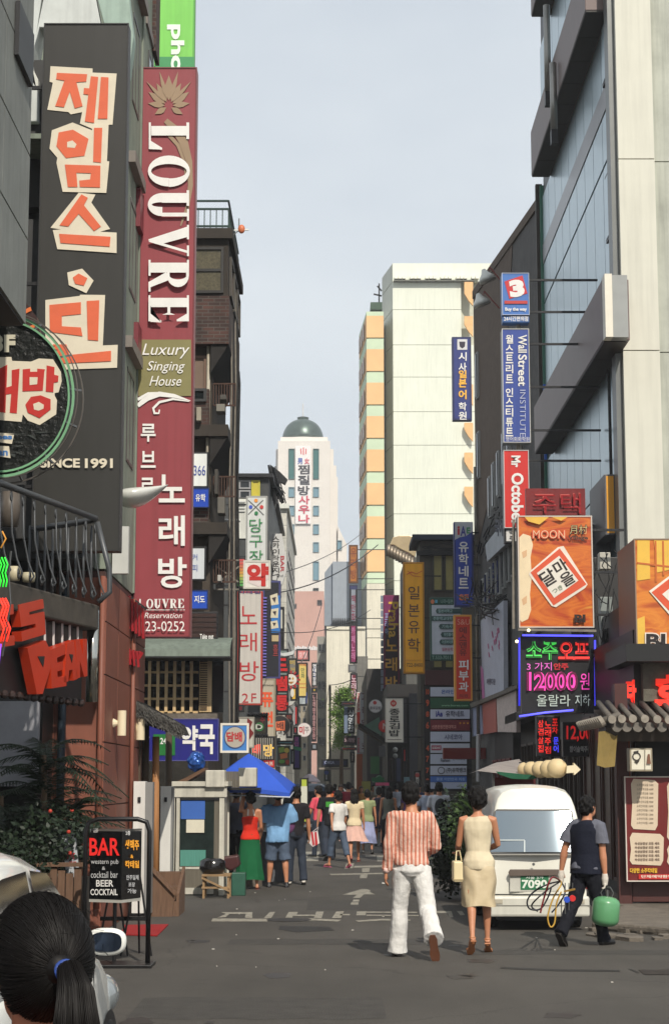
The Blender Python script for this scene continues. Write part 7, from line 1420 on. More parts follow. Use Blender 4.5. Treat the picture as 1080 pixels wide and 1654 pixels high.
for k_, (lb, px_, dy_, col, bc, sx) in enumerate((('man in orange T-shirt far down the lane', 532,22,(190,96,50),(50,54,70), 'm'),('woman in white blouse far behind the cream blouse', 569,20,(216,214,206),(70,80,100), 'f'),('man in sky-blue shirt beyond the lavender skirt', 598,22,(140,170,200),(50,50,56), 'm'),
  ('woman in red top near the bank fascia', 541,34,(180,40,48),(60,60,66), 'f'),('man in white polo by the kimbap restaurant sign', 633,20,(206,206,200),(60,64,76), 'm'),('woman in violet top by the arcade', 658,12,(120,90,150),(44,44,50), 'f'),('man in dark green shirt beside the blue-grey car', 507,26,(60,84,64),(70,66,60), 'm'),('man in striped grey shirt left of the rucksack man', 697,8,(160,160,164),(36,38,44), 'm'),
  ('woman in peach dress at the end of the visible crowd', 556,40,(214,160,130),(214,160,130), 'f'),('man in charcoal shirt right beside the orange pillar', 588,30,(70,70,76),(60,58,60), 'm'))):
 lane(lb, px_, 1368,(0,175,10,-20)[k_ % 4],1.58 + .035 * (k_ % 5), dy=dy_, sex=sx, top=dict(m=CL(col), sleeve=.5), bottom=dict(m=CL(bc)) if k_ != 8 else dict(kind='skirt', m=CL(bc), len=.25, flare=1.4), legs=(walk, walk2)[k_ % 2], hair=dict(style='long', len=.08) if sx == 'f' else None)

# ================= foreground girl =================
gX, gY = -.482,3.02
g1 = person('girl with black ponytail tied by a blue band, seen close from behind', gX, gY, 20,1.585, 'f', legs=((3,3,2,0),(-3,4,2,0)), arms=((0,8,12,0),(0,8,12,0)), head=(8,3), top=dict(m=cloth((150,36,36)), sleeve=.4, neck=.308, ease=.01), bottom=dict(m=DEN), hair=dict(style='none'), fine=True, skin=mat('skin_tan', (158,100,72), rough=.5, var=.06, bump=.05))
HM_ = g1['HM']; h = 1.585; rng = random.Random(21)
hcw = g1['RZ'] @ Vector((0,0,0)); HMW = HM_.copy()
GH = mat('glossy_black_hair', (15,11,9), rough=.5, var=0, spec=.28)
rx_, ry_, rz_ = .083,.101,.103; cc = Vector((0,-.012,.014))
def onskull(d, s=1.0): d = d.normalized(); return cc + Vector((d.x * rx_ * s, d.y * ry_ * s, d.z * rz_ * s))
td_ = Vector((0,-1,-.12)).normalized(); tie = cc + Vector((0,-.118,-.014))
base_ = MB();
for a, r3 in (((0,-.004,.008),(.99,.97,.99)),): base_.ball(HMW @ (cc + Vector((0,-.006,.004))), rx_ * .94, ry_ * .86, rz_ * .93,32,22, M=HMW.to_3x3())
base_.tube([HMW @ (cc + Vector((0,-.08,-.01))), HMW @ tie],[.045,.012],14)
girl_hair = base_.build('hair', GH, g1['root'], True)
st_ = MB(); U = Vector((0,0,1)); V_ = Vector((1,0,0))
for i in range(3200):
 psi = rng.uniform(0,2 * pi); up_ = cos(psi); mxa = R(128) if up_ > .3 else (R(96) if up_ > -.45 else R(64))
 if abs(sin(psi)) > .6 and up_ < .3: mxa = R(74)
 th0 = mxa * rng.uniform(.35,1) if rng.random() < .8 else mxa; ax = (U * cos(psi) + V_ * sin(psi)).normalized(); ax = (ax - td_ * ax.dot(td_)).normalized()
 lift = rng.uniform(1.0,1.05); pts = []
 for k in range(9):
  th = th0 * (1 - k / 8 * .9); wob = .02 * sin(k * .9 + i); q = td_ * cos(th) + ax * sin(th); q = q + Vector((wob * .4,0, wob * .4)); pts.append(HMW @ onskull(q, lift + .02 * sin(pi * k / 8)))
 pts.append(HMW @ (tie + Vector((rng.uniform(-.012,.012),.004, rng.uniform(-.012,.012)))))
 st_.tube(pts, .00085,3, cap=False)
st_.build('hair_strands', GH, girl_hair, True, kind='stuff')
pt_ = MB(); TB = [Vector((0,0,0)), Vector((0,-.028,-.002)), Vector((0,-.052,-.035)), Vector((0,-.055,-.09)), Vector((0,-.045,-.16)), Vector((0,-.04,-.24)), Vector((0,-.045,-.31))]
RR = [.013,.02,.028,.036,.038,.032,.016]
for i in range(2400):
 a_ = rng.uniform(0,2 * pi); rr = sqrt(rng.random()) if rng.random() < .5 else rng.uniform(.85,1.04); pts = []; ln_ = 7 if rng.random() < .7 else 6
 for k in range(ln_):
  f_ = RR[k] * rr * (1 + .05 * sin(k + i)); pts.append(HMW @ (tie + TB[k] + Vector((cos(a_) * f_, -sin(a_) * f_ * (0,.25,.6,.8,.8,.8,.8)[k], sin(a_) * f_ * (1,.95,.6,.2,0,0,0)[k]))))
 pt_.tube(pts, .00095,3, cap=False)
pt_.build('ponytail', GH, g1['root'], True, kind='stuff')
pc = MB().tube([HMW @ (tie + q) for q in TB],[r_ * .35 for r_ in RR],16).build('ponytail_core', GH, g1['root'], True)
sc3 = MB()
q = [HMW @ (tie + Vector((cos(a_) * .0145,-.006 + .003 * sin(a_ * 3), sin(a_) * .0145))) for a_ in [j * 2 * pi / 20 for j in range(21)]]
sc3.tube(q, .0045,8).build('hair_band', mat('blue_hair_band', (44,70,140), rough=.5, var=.1), g1['root'], True)
er = HMW @ Vector((-.072,-.004,-.036)); MB().ball(er, .006).build('earring', mat('pearl', (230,220,200), rough=.2), g1['root'], True)
fly = MB()
for i in range(60):
 d = Vector((rng.gauss(0,1), rng.gauss(-.2,.8), abs(rng.gauss(0,1)))).normalized(); p = onskull(d, 1.03); q = p + (td_ * .03 + d * rng.uniform(.004,.012)); r2 = q + td_ * .03 + d * rng.uniform(-.006,.006); fly.tube([HMW @ p, HMW @ q, HMW @ r2],.0004,3, cap=False)
fly.build('flyaway_hair', GH, girl_hair, kind='stuff')

# ================= white hatchback (near left) =================
WCAR = mat('white_car_paint', (222,222,216), rough=.22, var=.03, coat=.6)
CX, CY, CR = -2.05,8.85, R(-2.5)
car = thing('parked_car', 'white small hatchback at the left edge, seen from behind with its door mirror out', 'car', (CX, CY, 0))
CM = Matrix.Translation((CX, CY, 0)) @ Matrix.Rotation(CR, 4, 'Z')
def cp(v): return CM @ Vector(v)
def carloft(secs, mirror=True):
 mb = MB(); n = len(secs[0][1])
 for y, pts in secs:
  full = [(x, z) for x, z in pts] + [(-x, z) for x, z in pts[::-1]]
  for x, z in full: mb.v.append(tuple(cp((x, y, z))))
 m_ = 2 * n
 for i in range(len(secs) - 1):
  for j in range(m_): mb.f.append((i * m_ + j, (i + 1) * m_ + j, (i + 1) * m_ + (j + 1) % m_, i * m_ + (j + 1) % m_))
 mb.f.append(tuple(range(m_))); mb.f.append(tuple(range((len(secs) - 1) * m_, len(secs) * m_))[::-1]); return mb
def low(y, w_, zt): return (y, [(w_ * .55,.2),(w_ * .96,.22),(w_, .38),(w_ * 1.0,.62),(w_ * .985, zt - .08),(w_ * .93, zt),(w_ * .5, zt + .03)])
secs = [low(-1.72,.6,.8), low(-1.68,.7,.88), low(-1.45,.75,.92), low(-.8,.765,.93), low(.2,.77,.93), low(.85,.775,.92), low(1.2,.775,.84), low(1.5,.74,.74), low(1.68,.64,.64), low(1.74,.5,.5)]
bd = carloft(secs).build('body', WCAR, car, True)
def gh_(y, wb, wt, zt, zb=.9): return (y, [(wb, zb),(wb * .985, zb + .03),(wt + (wb - wt) * .25, zt - (zt - zb) * .3),(wt, zt - .07),(wt - .1, zt - .01),(wt * .4, zt + .015)])
rf = carloft([gh_(-1.6,.66,.5,1.0), gh_(-1.42,.71,.56,1.36), gh_(-1.2,.72,.6,1.46), gh_(-.4,.73,.62,1.49), gh_(.15,.73,.6,1.44), gh_(.4,.73,.58,1.34), gh_(.95,.72,.62,.96)]).build('cabin', WCAR, car, True)
CG = mat('car_glass', (22,27,32), rough=.08, var=0, spec=.5)
def side(ys, off=.008):
 mb = MB(); pts = []
 for (y, z) in ys:
  t = (z - .9) / .55; x = .735 - (.735 - .615) * t ** 1.1 + off; pts.append(cp((x, y, z)))
 k = len(pts); c_ = sum(pts, Vector((0,0,0))) / k; mb.v = [tuple(p) for p in pts] + [tuple(c_)]; mb.f = [(i, (i + 1) % k, k) for i in range(k)]; return mb
side([(-1.25,.97),(-1.18,1.2),(-1.02,1.36),(-.85,1.38),(-.35,1.39),(-.35,.96)]).build('rear_side_window', CG, car)
side([(-.27,.96),(-.27,1.39),(.1,1.36),(.32,1.24),(.62,1.05),(.74,.97)]).build('side_window', CG, car)
MB().add([cp((-.52,.48,1.33)), cp((.52,.48,1.33)), cp((.64,1.0,.985)), cp((-.64,1.0,.985))],[(0,1,2,3)]).build('windscreen', CG, car)
MB().add([cp((-.5,-1.5,1.3)), cp((.5,-1.5,1.3)), cp((.6,-1.66,1.0)), cp((-.6,-1.66,1.0))],[(0,1,2,3)]).build('rear_window', CG, car)
mr_ = MB(); mc = cp((.9,.55,1.0)); mc = P(172,1521,9.45)
MB().loft([(0,0,0,.09,.058),(0,0,.02,.104,.07),(0,0,.06,.1,.066),(0,0,.11,.07,.045),(0,0,.13,.03,.02)],28, M=Matrix.Translation(mc + Vector((0,-.02,0))) @ Matrix.Rotation(R(-90),4, 'X'), sq=2.6).build('mirror_shell', WCAR, car, True)
MB().loft([(0,0,0,.082,.05),(0,0,.004,.082,.05)],28, M=Matrix.Translation(mc + Vector((0,-.027,0))) @ Matrix.Rotation(R(-90),4, 'X'), sq=2.8).build('mirror_glass', mat('mirror_glass_car', (50,60,76), rough=.05, metal=.8, var=0), car)
MB().prism([mc + Vector((-.08,.02,-.05)), mc + Vector((-.08,.02,.04)), cp((.72,.45,1.03)), cp((.74,.45,.9))],(0,.06,0)).build('mirror_arm', WCAR, car, bevel=.01)
MB().ball(cp((.67,1.52,.62)),.11,.2,.12,20,12, M=Matrix.Rotation(CR, 3, 'Z')).build('headlight', mat('lamp_lens', (130,136,138), rough=.08, var=.1, spec=.9, coat=.6), car, True)
TY = mat('tyre_rubber', (24,24,25), rough=.8, var=.2); RIM = mat('alloy_rim', (150,150,148), rough=.35, metal=.7, var=.1)
def wheel(c_, r_, w_, axis, root, nspoke=5, label=None):
 c_ = Vector(c_); ax = Vector(axis).normalized(); t = MB(); t.tube([c_ - ax * w_ / 2, c_ - ax * w_ * .42, c_ + ax * w_ * .42, c_ + ax * w_ / 2],[r_ * .9, r_, r_, r_ * .9],28); wo = t.build('wheel', TY, root, True)
 m2_ = MB().tube([c_ + ax * (w_ / 2 - .01), c_ + ax * (w_ / 2 + .005)], r_ * .62,24); ri = m2_.build('rim', RIM, wo, True)
 for i in range(nspoke):
  a_ = 2 * pi * i / nspoke; u_ = Vector((0, cos(a_), sin(a_))); sp_ = MB().bar(c_ + ax * (w_ / 2 + .012), c_ + ax * (w_ / 2 + .012) + u_ * r_ * .58,.03,.04); sp_.build('spoke', RIM, wo)
for yy in (-1.15,1.22):
 for s in (-1,1): wheel(cp((s * .71, yy, .27)),.27,.15, CM.to_3x3() @ Vector((s, 0,0)), car)
arch = MB()
for i in range(13):
 a_ = pi * i / 12; arch.v.append(tuple(cp((.779,1.22 + .31 * cos(a_),.27 + .31 * sin(a_)))));
for i in range(13):
 a_ = pi * i / 12; arch.v.append(tuple(cp((.779,1.22 + .24 * cos(a_),.22 + .2 * sin(a_)))))
arch.f = [(i, i + 1,14 + i, 13 + i) for i in range(12)]; arch.build('wheel_arch', BLACK, car)
MB().bar(cp((.775,-.3,.78)), cp((.775,-.1,.78)),.03,.03).build('door_handle', WCAR, car)
for yy in (-.31,.78,-1.12): MB().bar(cp((.772, yy, .3)), cp((.765, yy, .9)),.006,.006).build('door_gap', BLACK, car)
# ================= white microvan =================
VX, VY = 2.5,22.5
van = thing('parked_van', 'white high-roofed microvan parked facing away with green 7090 plate', 'van', (VX, VY, 0))
VW = mat('cream_white_van_paint', (218,216,204), rough=.3, var=.04, coat=.4)
prof = [(.5,.2),(.585,.24),(.605,.4),(.61,.62),(.61,.84),(.6,.92),(.565,1.15),(.53,1.38),(.505,1.5),(.47,1.6),(.41,1.67),(.29,1.71),(.1,1.725)]
def vsec(y, s=1.0, dz=0):
 return [(x * s, y + max(0, z - .9) * (.4 if y < .4 else (-.45 if y > 2.8 else 0)), z + dz * (z > 1.3)) for x, z in prof]
vm = MB(); ss = [vsec(0,.965), vsec(.03,.985), vsec(.1,1.0), vsec(.5,1.0,.03), vsec(1.5,1.0,.045), vsec(2.6,1.0,.03), vsec(3.05,.98), vsec(3.2,.9)]
for s_ in ss:
 for x, y, z in s_ + [(-x, y, z) for x, y, z in s_[::-1]]: vm.v.append((VX + x, VY + y, z))
n2 = len(prof) * 2
for i in range(len(ss) - 1):
 for j in range(n2): vm.f.append((i * n2 + j, (i + 1) * n2 + j, (i + 1) * n2 + (j + 1) % n2, i * n2 + (j + 1) % n2))
vm.f.append(tuple(range(n2))); vm.f.append(tuple(range((len(ss) - 1) * n2, len(ss) * n2))[::-1]); vm.build('body', VW, van, True, bevel=.012)
def vr(z): return VY + max(0, z - .9) * .4
def vface(poly, off, th, nm, m_, root=van, **k):
 mb = MB(); pts = []
 for px_, py_ in poly:
  z = 1.8 - (py_ - 1263) / 128.5 * (1 + 0); z = P(px_, py_, VY).z
  for _ in range(3): z = P(px_, py_, vr(z)).z
  pts.append(Vector((P(px_, py_, vr(z)).x, vr(z) - off, z)))
 return mb.prism(pts, (0,-th, 0)).build(nm, m_, root, **k)
def rr4(x0, y0, x1, y1, xi0, xi1, r_=5):
 return [(xi0 + r_, y0),(xi1 - r_, y0),(xi1, y0 + r_ * .8),(x1, y1 - r_),(x1 - r_ * .7, y1),(x0 + r_ * .7, y1),(x0, y1 - r_),(xi0, y0 + r_ * .8)]
vface(rr4(789,1307,932,1379,797,923),.004,.01, 'window_rubber', BLACK)
wg = MB(); NX, NZ = 16,10
for iz in range(NZ + 1):
 v_ = iz / NZ; py_ = 1310 + 66 * v_; xl_, xr_ = 800 - 8 * v_, 920 + 9 * v_
 for ix in range(NX + 1):
  px_ = xl_ + (xr_ - xl_) * ix / NX; z = P(px_, py_, VY).z
  for _ in range(3): z = P(px_, py_, vr(z)).z
  x = P(px_, py_, vr(z)).x; wg.v.append((x, vr(z) - .032 + .052 * (x - VX) ** 2, z))
for iz in range(NZ):
 for ix in range(NX): s_ = iz * (NX + 1) + ix; wg.f.append((s_, s_ + NX + 1, s_ + NX + 2, s_ + 1))
wg.build('rear_window', mat('van_rear_glass', (132,144,152), rough=.03, metal=.9, var=0), van, True)
vface([(798,1356),(846,1356),(846,1357.5),(798,1357.5)],.036,.002, 'sticker', paint((170,180,180))); vface([(845,1357),(847,1357),(847,1376),(845,1376)],.036,.002, 'sticker', paint((170,180,180)))
vface([(792,1444),(934,1444),(934,1446),(792,1446)],.002,.004, 'door_gap', BLACK); vface([(790,1380),(934,1380),(934,1381),(790,1381)],.002,.003, 'door_gap', paint((150,148,138)))
vface([(823,1404),(901,1404),(904,1408),(903,1414),(822,1415),(820,1409)],.005,.035, 'plate_garnish', mat('taupe_plastic', (96,84,76), rough=.5, var=.15), bevel=.006)
vface([(823,1415),(902,1415),(902,1440),(823,1440)],.003,.004, 'plate_recess', paint((190,188,178)))
pl = vface([(840,1414),(885,1414),(885,1437),(840,1437)],.008,.006, 'licence_plate', mat('plate_green', (40,110,72), rough=.5, var=.1))
shV = Sheet((0, VY - .016,0),(0,-1,0)); mb = MB(); shV.text(mb, '7090', (842,1421,883,1435),.002,.035); mb.build('lettering', paint((220,226,214)), pl); mb = MB(); shV.text(mb, '서울 3가', (848,1415,877,1420),.002,.02); mb.build('lettering', paint((200,210,200)), pl)
MB().tube([P(861,1396, VY - .012), P(861,1396, VY + .01)],.018,12).build('lock', STEEL, van)
bp_ = MB().box(VX - .615, VY - .1,.17, VX + .615, VY + .16,.42).build('bumper', mat('bumper_cream', (204,202,190), rough=.45, var=.06, streak=.1), van, bevel=.03)
bx(VX - .62, VY - .104,.30, VX + .62, VY - .1,.312).build('bumper_groove', paint((120,118,110)), bp_)
for s in (-1,1): bx(VX + s * .5 - .05, VY - .112,.33, VX + s * .5 + .05, VY - .098,.38).build('reflector', paint((176,168,150)), bp_); bx(VX + s * .605 - .02, VY - .01,.5, VX + s * .605 + .02, VY + .05,.8).build('tail_light', mat('tail_red', (120,26,24), rough=.2, var=.1), van)
bx(VX - .5, VY + .05,.12, VX + .5, VY + 3.1,.2).build('underbody', BLACK, van); MB().tube([(VX + .35, VY - .03,.16),(VX + .35, VY + .3,.17)],.025,10).build('exhaust', STEEL, van)
for yy in (.62,2.55):
 for s in (-1,1): wheel((VX + s * .52, VY + yy, .25),.25,.14,(s, 0,0), van, 4)
for s in (-1,1):
 for (a_, b_) in ((.35,1.2),(1.28,2.1),(2.18,2.75)): MB().add([(VX + s * .612, VY + a_ + .06,.98),(VX + s * .612, VY + b_, .98),(VX + s * .535, VY + b_ - .05,1.36),(VX + s * .535, VY + a_ + .14,1.36)],[(0,1,2,3)] if s > 0 else [(3,2,1,0)]).build('side_window', CG, van)
# --- far vehicles ---
def boxcar(name, label, px, D, w_, h_, m_, ln_=3.8):
 X = gx(px, D); t = thing(name, label, 'car', (X, D, 0)); hw = w_ / 2
 MB().loft([(X, D + ln_ / 2,.25, hw * .96, ln_ / 2),(X, D + ln_ / 2,.55, hw, ln_ / 2),(X, D + ln_ / 2, h_ * .55, hw * .98, ln_ / 2 * .98)],28, sq=7).build('body', m_, t, True); MB().loft([(X, D + ln_ * .5, h_ * .55, hw * .95, ln_ * .44),(X, D + ln_ * .5, h_ * .92, hw * .8, ln_ * .36),(X, D + ln_ * .5, h_, hw * .7, ln_ * .32)],28, sq=6).build('cabin', m_, t, True)
 bx(X - hw * .78, D + .11, h_ * .62, X + hw * .78, D + .16, h_ * .86).build('windscreen', CG, t)
 for s in (-1,1): MB().ball((X + s * hw * .72, D + .02, h_ * .45),.12,.06,.09).build('headlight', mat('lamp_lens', (130,136,138)), t, True); wheel((X + s * hw * .85, D + .7,.32),.32,.2,(s, 0,0), t)
 bx(X - hw * .9, D - .08,.3, X + hw * .9, D + .05,.52).build('bumper', BLACK, t, bevel=.02); bx(X - .25, D - .1,.38, X + .25, D - .082,.48).build('licence_plate', paint((200,204,200)), t)
boxcar('parked_suv', 'dark blue-grey car parked on the left of the lane behind the parasol', 494,58,1.7,1.75, mat('blue_grey_car', (46,62,80), rough=.25, var=.05, coat=.5))
boxcar('parked_car', 'white car far down the lane below the navy bank fascia', 536,88,1.7,1.5, WCAR)

# ================= BAR lantern stand =================
D = 18.2; bs_ = thing('bar_sign_stand', 'black tube frame stand holding a lit box sign reading BAR', 'sign stand', (xat(190,1500, D), D, 0))
FB = mat('black_frame_paint', (24,23,24), rough=.35, var=.15)
xl, xr = xat(138,1400, D), xat(241,1400, D); zt = zat(1323, D)
MB().tube([(xl, D, .03),(xl, D, zt - .12),(xl + .03, D, zt - .03),(xl + .12, D, zt),(xr - .12, D, zt),(xr - .03, D, zt - .03),(xr, D, zt - .12),(xr, D, .03)],.024,12).build('frame', FB, bs_, True)
MB().box(xl - .1, D - .22,.0, xr + .06, D + .22,.035).build('base_plate', FB, bs_, bevel=.008)
cn = P(197,1398, D - .05); cn.z = 0; th_ = R(25); e1 = Vector((-cos(th_), sin(th_),0)); e2 = Vector((sin(th_), cos(th_),0)); L1 = .375; z0, z1 = zat(1453, D), zat(1343, D)
c4 = [cn, cn + e1 * L1, cn + (e1 + e2) * L1, cn + e2 * L1]
MB().prism([v + Vector((0,0, z0)) for v in c4],(0,0, z1 - z0)).build('light_box', mat('black_acrylic', (14,14,15), rough=.15, var=.05, spec=.6), bs_, bevel=.004)
MB().prism([v + Vector((0,0, z0 - .03)) for v in c4],(0,0,.028)).build('bottom_trim', paint((170,168,160)), bs_)
MB().prism([v + Vector((0,0, z1 + .002)) for v in c4],(0,0,.02)).build('top_plate', mat('clear_top', (96,92,88), rough=.1, var=.2, spec=.8), bs_)
MB().tube([cn + (e1 + e2) * L1 / 2 + Vector((0,0,.03)), cn + (e1 + e2) * L1 / 2 + Vector((0,0, z0 - .03))],.02,8).build('post', FB, bs_)
n1 = Vector((-sin(th_),-cos(th_),0)); n2_ = Vector((cos(th_),-sin(th_),0)); S1 = Sheet(cn + n1 * .004, n1); S2 = Sheet(cn + n2_ * .004, n2_)
def Q(x0, y0, x1, y1): return (x0 / 4.154,1130 + y0 / 4.154, x1 / 4.154,1130 + y1 / 4.154)
items_on(S1,[('t', [('1층', Q(608,862,664,892))], None, WHT, {'bold': .01}),('t', [('BAR', Q(604,928,806,1046))], None, (214,36,32), {'bold': .02, 'emit': .3}),('t', [('western pub', Q(616,1070,800,1112)),('&', Q(690,1120,712,1142)),('cocktail bar', Q(616,1152,796,1196))], None, (200,200,200), {'bold': .01}),('t', [('BEER', Q(652,1210,768,1254)),('COCKTAIL', Q(614,1270,796,1312))], None, WHT, {'bold': .02})], bs_, base=0)
items_on(S2,[('t', [('2층', Q(842,880,874,910))], None, WHT, {}),('t', [('생맥주', Q(836,940,930,1010)),('&', Q(872,1040,892,1064)),('칵테일', Q(836,1080,930,1130))], None, (222,150,40), {'bold': .03, 'emit': .3}),('t', [('안주일체', Q(842,1176,924,1210)),('포장', Q(856,1226,900,1256)),('가능', Q(850,1268,910,1300))], None, (200,200,200), {})], bs_, base=0)
for j, (px_, lb) in enumerate(((184, 'black folding easel standing behind the BAR box, left one'),(222, 'black folding easel behind the BAR box, right one'))):
 ez = thing('easel', lb, 'easel', (xat(px_, 1500,19.3),19.3,0), 'easels behind the BAR sign'); x = xat(px_, 1480,19.3)
 for dx, dy in ((-.16,-.05),(.16,-.05),(.0,.25)): MB().bar((x, 19.3,.95),(x + dx, 19.3 + dy, 0),.02).build('leg', FB, ez)
 bx(x - .14,19.27,.36, x + .14,19.33,.4).build('tray', FB, ez)
sp2 = thing('leaflet_stand_sign', 'small tilted white notice board with green foot beside the planter', 'sign', tuple(P(115,1430,19.4)))
q = [P(97,1349,19.4), P(122,1347,19.4), P(130,1426,19.4), P(111,1430,19.4)]; MB().prism(q, (0,.03,0)).build('board', mat('notice_white', (176,180,184), rough=.5, var=.1), sp2)
MB().prism([P(111,1426,19.39), P(130,1422,19.39), P(130,1428,19.39), P(112,1431,19.39)],(0,-.01,0)).build('green_foot', paint((30,100,66)), sp2); MB().bar(P(121,1428,19.45), P(124,1520,19.45),.025).build('post', FB, sp2)
shn2 = Sheet((0,19.385,0),(0,-1,0)); items_on(shn2,[('t', [('오프라', (101,1360,119,1368))], None, (70,74,90), {'bold': .02}),('t', [('생맥주', (107,1377,122,1388)),('안주', (112,1391,124,1400))], None, (190,50,56), {'bold': .03}),('t', [('영업중', (109,1411,125,1417))], None, (120,120,124), {})], sp2, base=0)
rm = MB(); q = [PG(196,1511), PG(254,1513), PG(272,1495), PG(200,1496)]; o_ = rm.prism([Vector((v.x, v.y, .004)) for v in q],(0,0,.014)).build('door_mat', mat('red_carpet', (150,26,28), rough=.95, var=.2, bump=.5, bs=120), loc=tuple(q[0])); o_['label'] = 'red carpet mat lying on the asphalt by the steps'; o_['category'] = 'mat'
# ================= plants at the left =================
LEAF = mat('dark_palm_leaf', (28,42,24), rough=.5, var=.35, scale=5, spec=.4); LEAF2 = mat('shrub_leaf', (60,84,38), rough=.55, var=.4, scale=6); TRK = mat('brown_trunk', (84,66,48), rough=.9, var=.3, bump=.6)
def palm(label, x, y, z, hgt, n, rad, seed):
 rng = random.Random(seed); t = thing('palm_plant', label, 'plant', (x, y, z)); MB().tube([(x, y, z),(x + .03, y, z + hgt * .5),(x, y, z + hgt)],[.05,.035,.03],8).build('trunk', TRK, t, True)
 for i in range(n):
  a_ = rng.uniform(0,2 * pi); el_ = rng.uniform(.1,1.3); L_ = rad * rng.uniform(.7,1.1); z_0 = z + hgt * rng.uniform(.35,1.0); pts = []
  for k in range(9):
   s_ = k / 8; r_ = L_ * s_ * cos(el_ * (1 - s_ * .7)); zz_ = L_ * (sin(el_) * s_ - .75 * s_ * s_); pts.append(Vector((x + cos(a_) * r_, y + sin(a_) * r_, z_0 + zz_)))
  mb = MB().tube(pts, .006,4, cap=False)
  for k in range(1,9):
   for u in (0,.33,.66):
    if k == 8 and u: continue
    p = pts[k - 1].lerp(pts[k], u); d = (pts[k] - pts[k - 1]).normalized(); sd2 = d.cross(Vector((0,0,1))).normalized(); ll = .2 * (1 - abs(k / 8 - .45)) * rng.uniform(.8,1.1)
    for s in (-1,1):
     tip = p + (sd2 * s * .8 + d * .6 + Vector((0,0,-.35 + rng.uniform(-.15,.1)))).normalized() * ll; w2 = d * .016; mb.add([p - w2, p + w2, tip],[(0,1,2)]);
  mb.build('frond', LEAF, t)
palm('tall dark feathery palm in front of the bar window', -3.3,20.6,.5,1.6,46,1.05,1)
palm('shorter dark palm nearest the left edge', -3.65,19.9,.45,1.2,34,.9,2)
palm('small bushy palm against the red wall', -2.98,20.9,.5,1.0,24,.6,3)
def shrub(label, c_, r_, n, m_, seed, sz=.06, flowers=0, name='shrub'):
 rng = random.Random(seed); t = thing(name, label, 'plant', (c_[0], c_[1], c_[2] - r_[2])); mb = MB(); c_ = Vector(c_)
 for i in range(n):
  d = Vector((rng.gauss(0,1), rng.gauss(0,1), rng.gauss(0,1))).normalized(); q = rng.uniform(.45,1.05) * (1 + .25 * noise.noise(d * 2.2)); p = c_ + Vector((d.x * r_[0], d.y * r_[1], d.z * r_[2])) * q
  u = Vector((rng.gauss(0,1), rng.gauss(0,1), rng.gauss(0,.6))).normalized(); v = u.cross(d + Vector((0,0,.3))).normalized(); s = sz * rng.uniform(.6,1.3)
  mb.add([p, p + u * s * .5 + v * s * .28, p + u * s, p + u * s * .5 - v * s * .28],[(0,1,2,3)])
 mb.build('foliage', m_, t, kind='stuff'); st3 = MB()
 for i in range(6): st3.tube([c_ - Vector((0,0, r_[2])), c_ + Vector((rng.uniform(-.5,.5) * r_[0], rng.uniform(-.5,.5) * r_[1], rng.uniform(0,.4) * r_[2]))],[.015,.006],5)
 st3.build('stem', TRK, t)
 for i in range(flowers):
  d = Vector((rng.gauss(0,1),-abs(rng.gauss(0,1)), rng.gauss(0,1))).normalized(); MB().ball(c_ + Vector((d.x * r_[0], d.y * r_[1], d.z * r_[2])),.022, n=8, m=5).build('flower', paint((180,60,44)), t)
shrub('dense dark shrub with a few red blooms behind the wooden planter', (-3.15,19.5,1.15),(.62,.4,.42),3000, LEAF, 5,.07,6)
shrub('low leafy shrub at the foot of the palms by the car', (-3.5,18.6,.95),(.6,.4,.35),2200, LEAF, 6,.06)
shrub('light green creeper hanging beside the tilted notice board', (-2.86,19.6,.55),(.1,.12,.5),900, LEAF2,7,.045, name='creeper')
pb = thing('planter_box', 'weathered brown slatted wooden planter under the palms', 'planter', (-3.1,19.2,0))
PWD = mat('weathered_plank', (110,84,66), rough=.9, var=.3, scale=5, bump=.4, stretch=(6,6,.6))
for i in range(13): x = -3.72 + i * .085; bx(x, 19.0,.02, x + .075,19.03,.92 - .03 * (i % 3)).build('slat', PWD, pb)
bx(-3.72,19.035,.05,-2.62,19.7,.8).build('soil_box', mat('dark_soil', (50,42,34), rough=1, var=.3), pb); bx(-3.75,18.97,.93,-2.6,19.08,.97).build('rim', PWD, pb)
# ================= kiosk area =================
KW = mat('cream_kiosk_paint', (196,192,178), rough=.6, var=.2, scale=4, streak=.3)
wc = thing('white_gate_pillars', 'near white panel pillar with a small lock at the stair entrance', 'pillar', (xat(224,1470,24.5),24.5,0))
def wpil(root, p0, p1, ya, yb, D, sidew):
 a_ = xat(p0,1400, D); b_ = xat(p1,1400, D); bx(a_, D, max(0, zat(yb, D)), b_, D + .25, zat(ya, D)).build('panel', mat('white_enamel_panel', (214,212,206), rough=.4, var=.06, streak=.15), root); bx(b_ + .002, D + .01, max(0, zat(yb, D)), b_ + sidew, D + .24, zat(ya, D) - .01).build('grey_edge', mat('grey_edge', (130,130,128), rough=.5), root)
 bx((a_ + b_) / 2 - .02, D - .02, zat(1291, D) - .04,(a_ + b_) / 2 + .02, D - .002, zat(1291, D) + .03).build('lock', DARK, root)
wpil(wc, 214,233,1262,1475,24.6,.1)
wc2 = thing('white_gate_pillar', 'far white panel pillar between the wooden steps and the kiosk', 'pillar', (xat(266,1435,27.5),27.5,0)); wpil(wc2,258,275,1270,1436,27.5,.03)
PLW2 = mat('orange_wood_post', (160,112,68), rough=.7, var=.25, stretch=(8,8,.5))
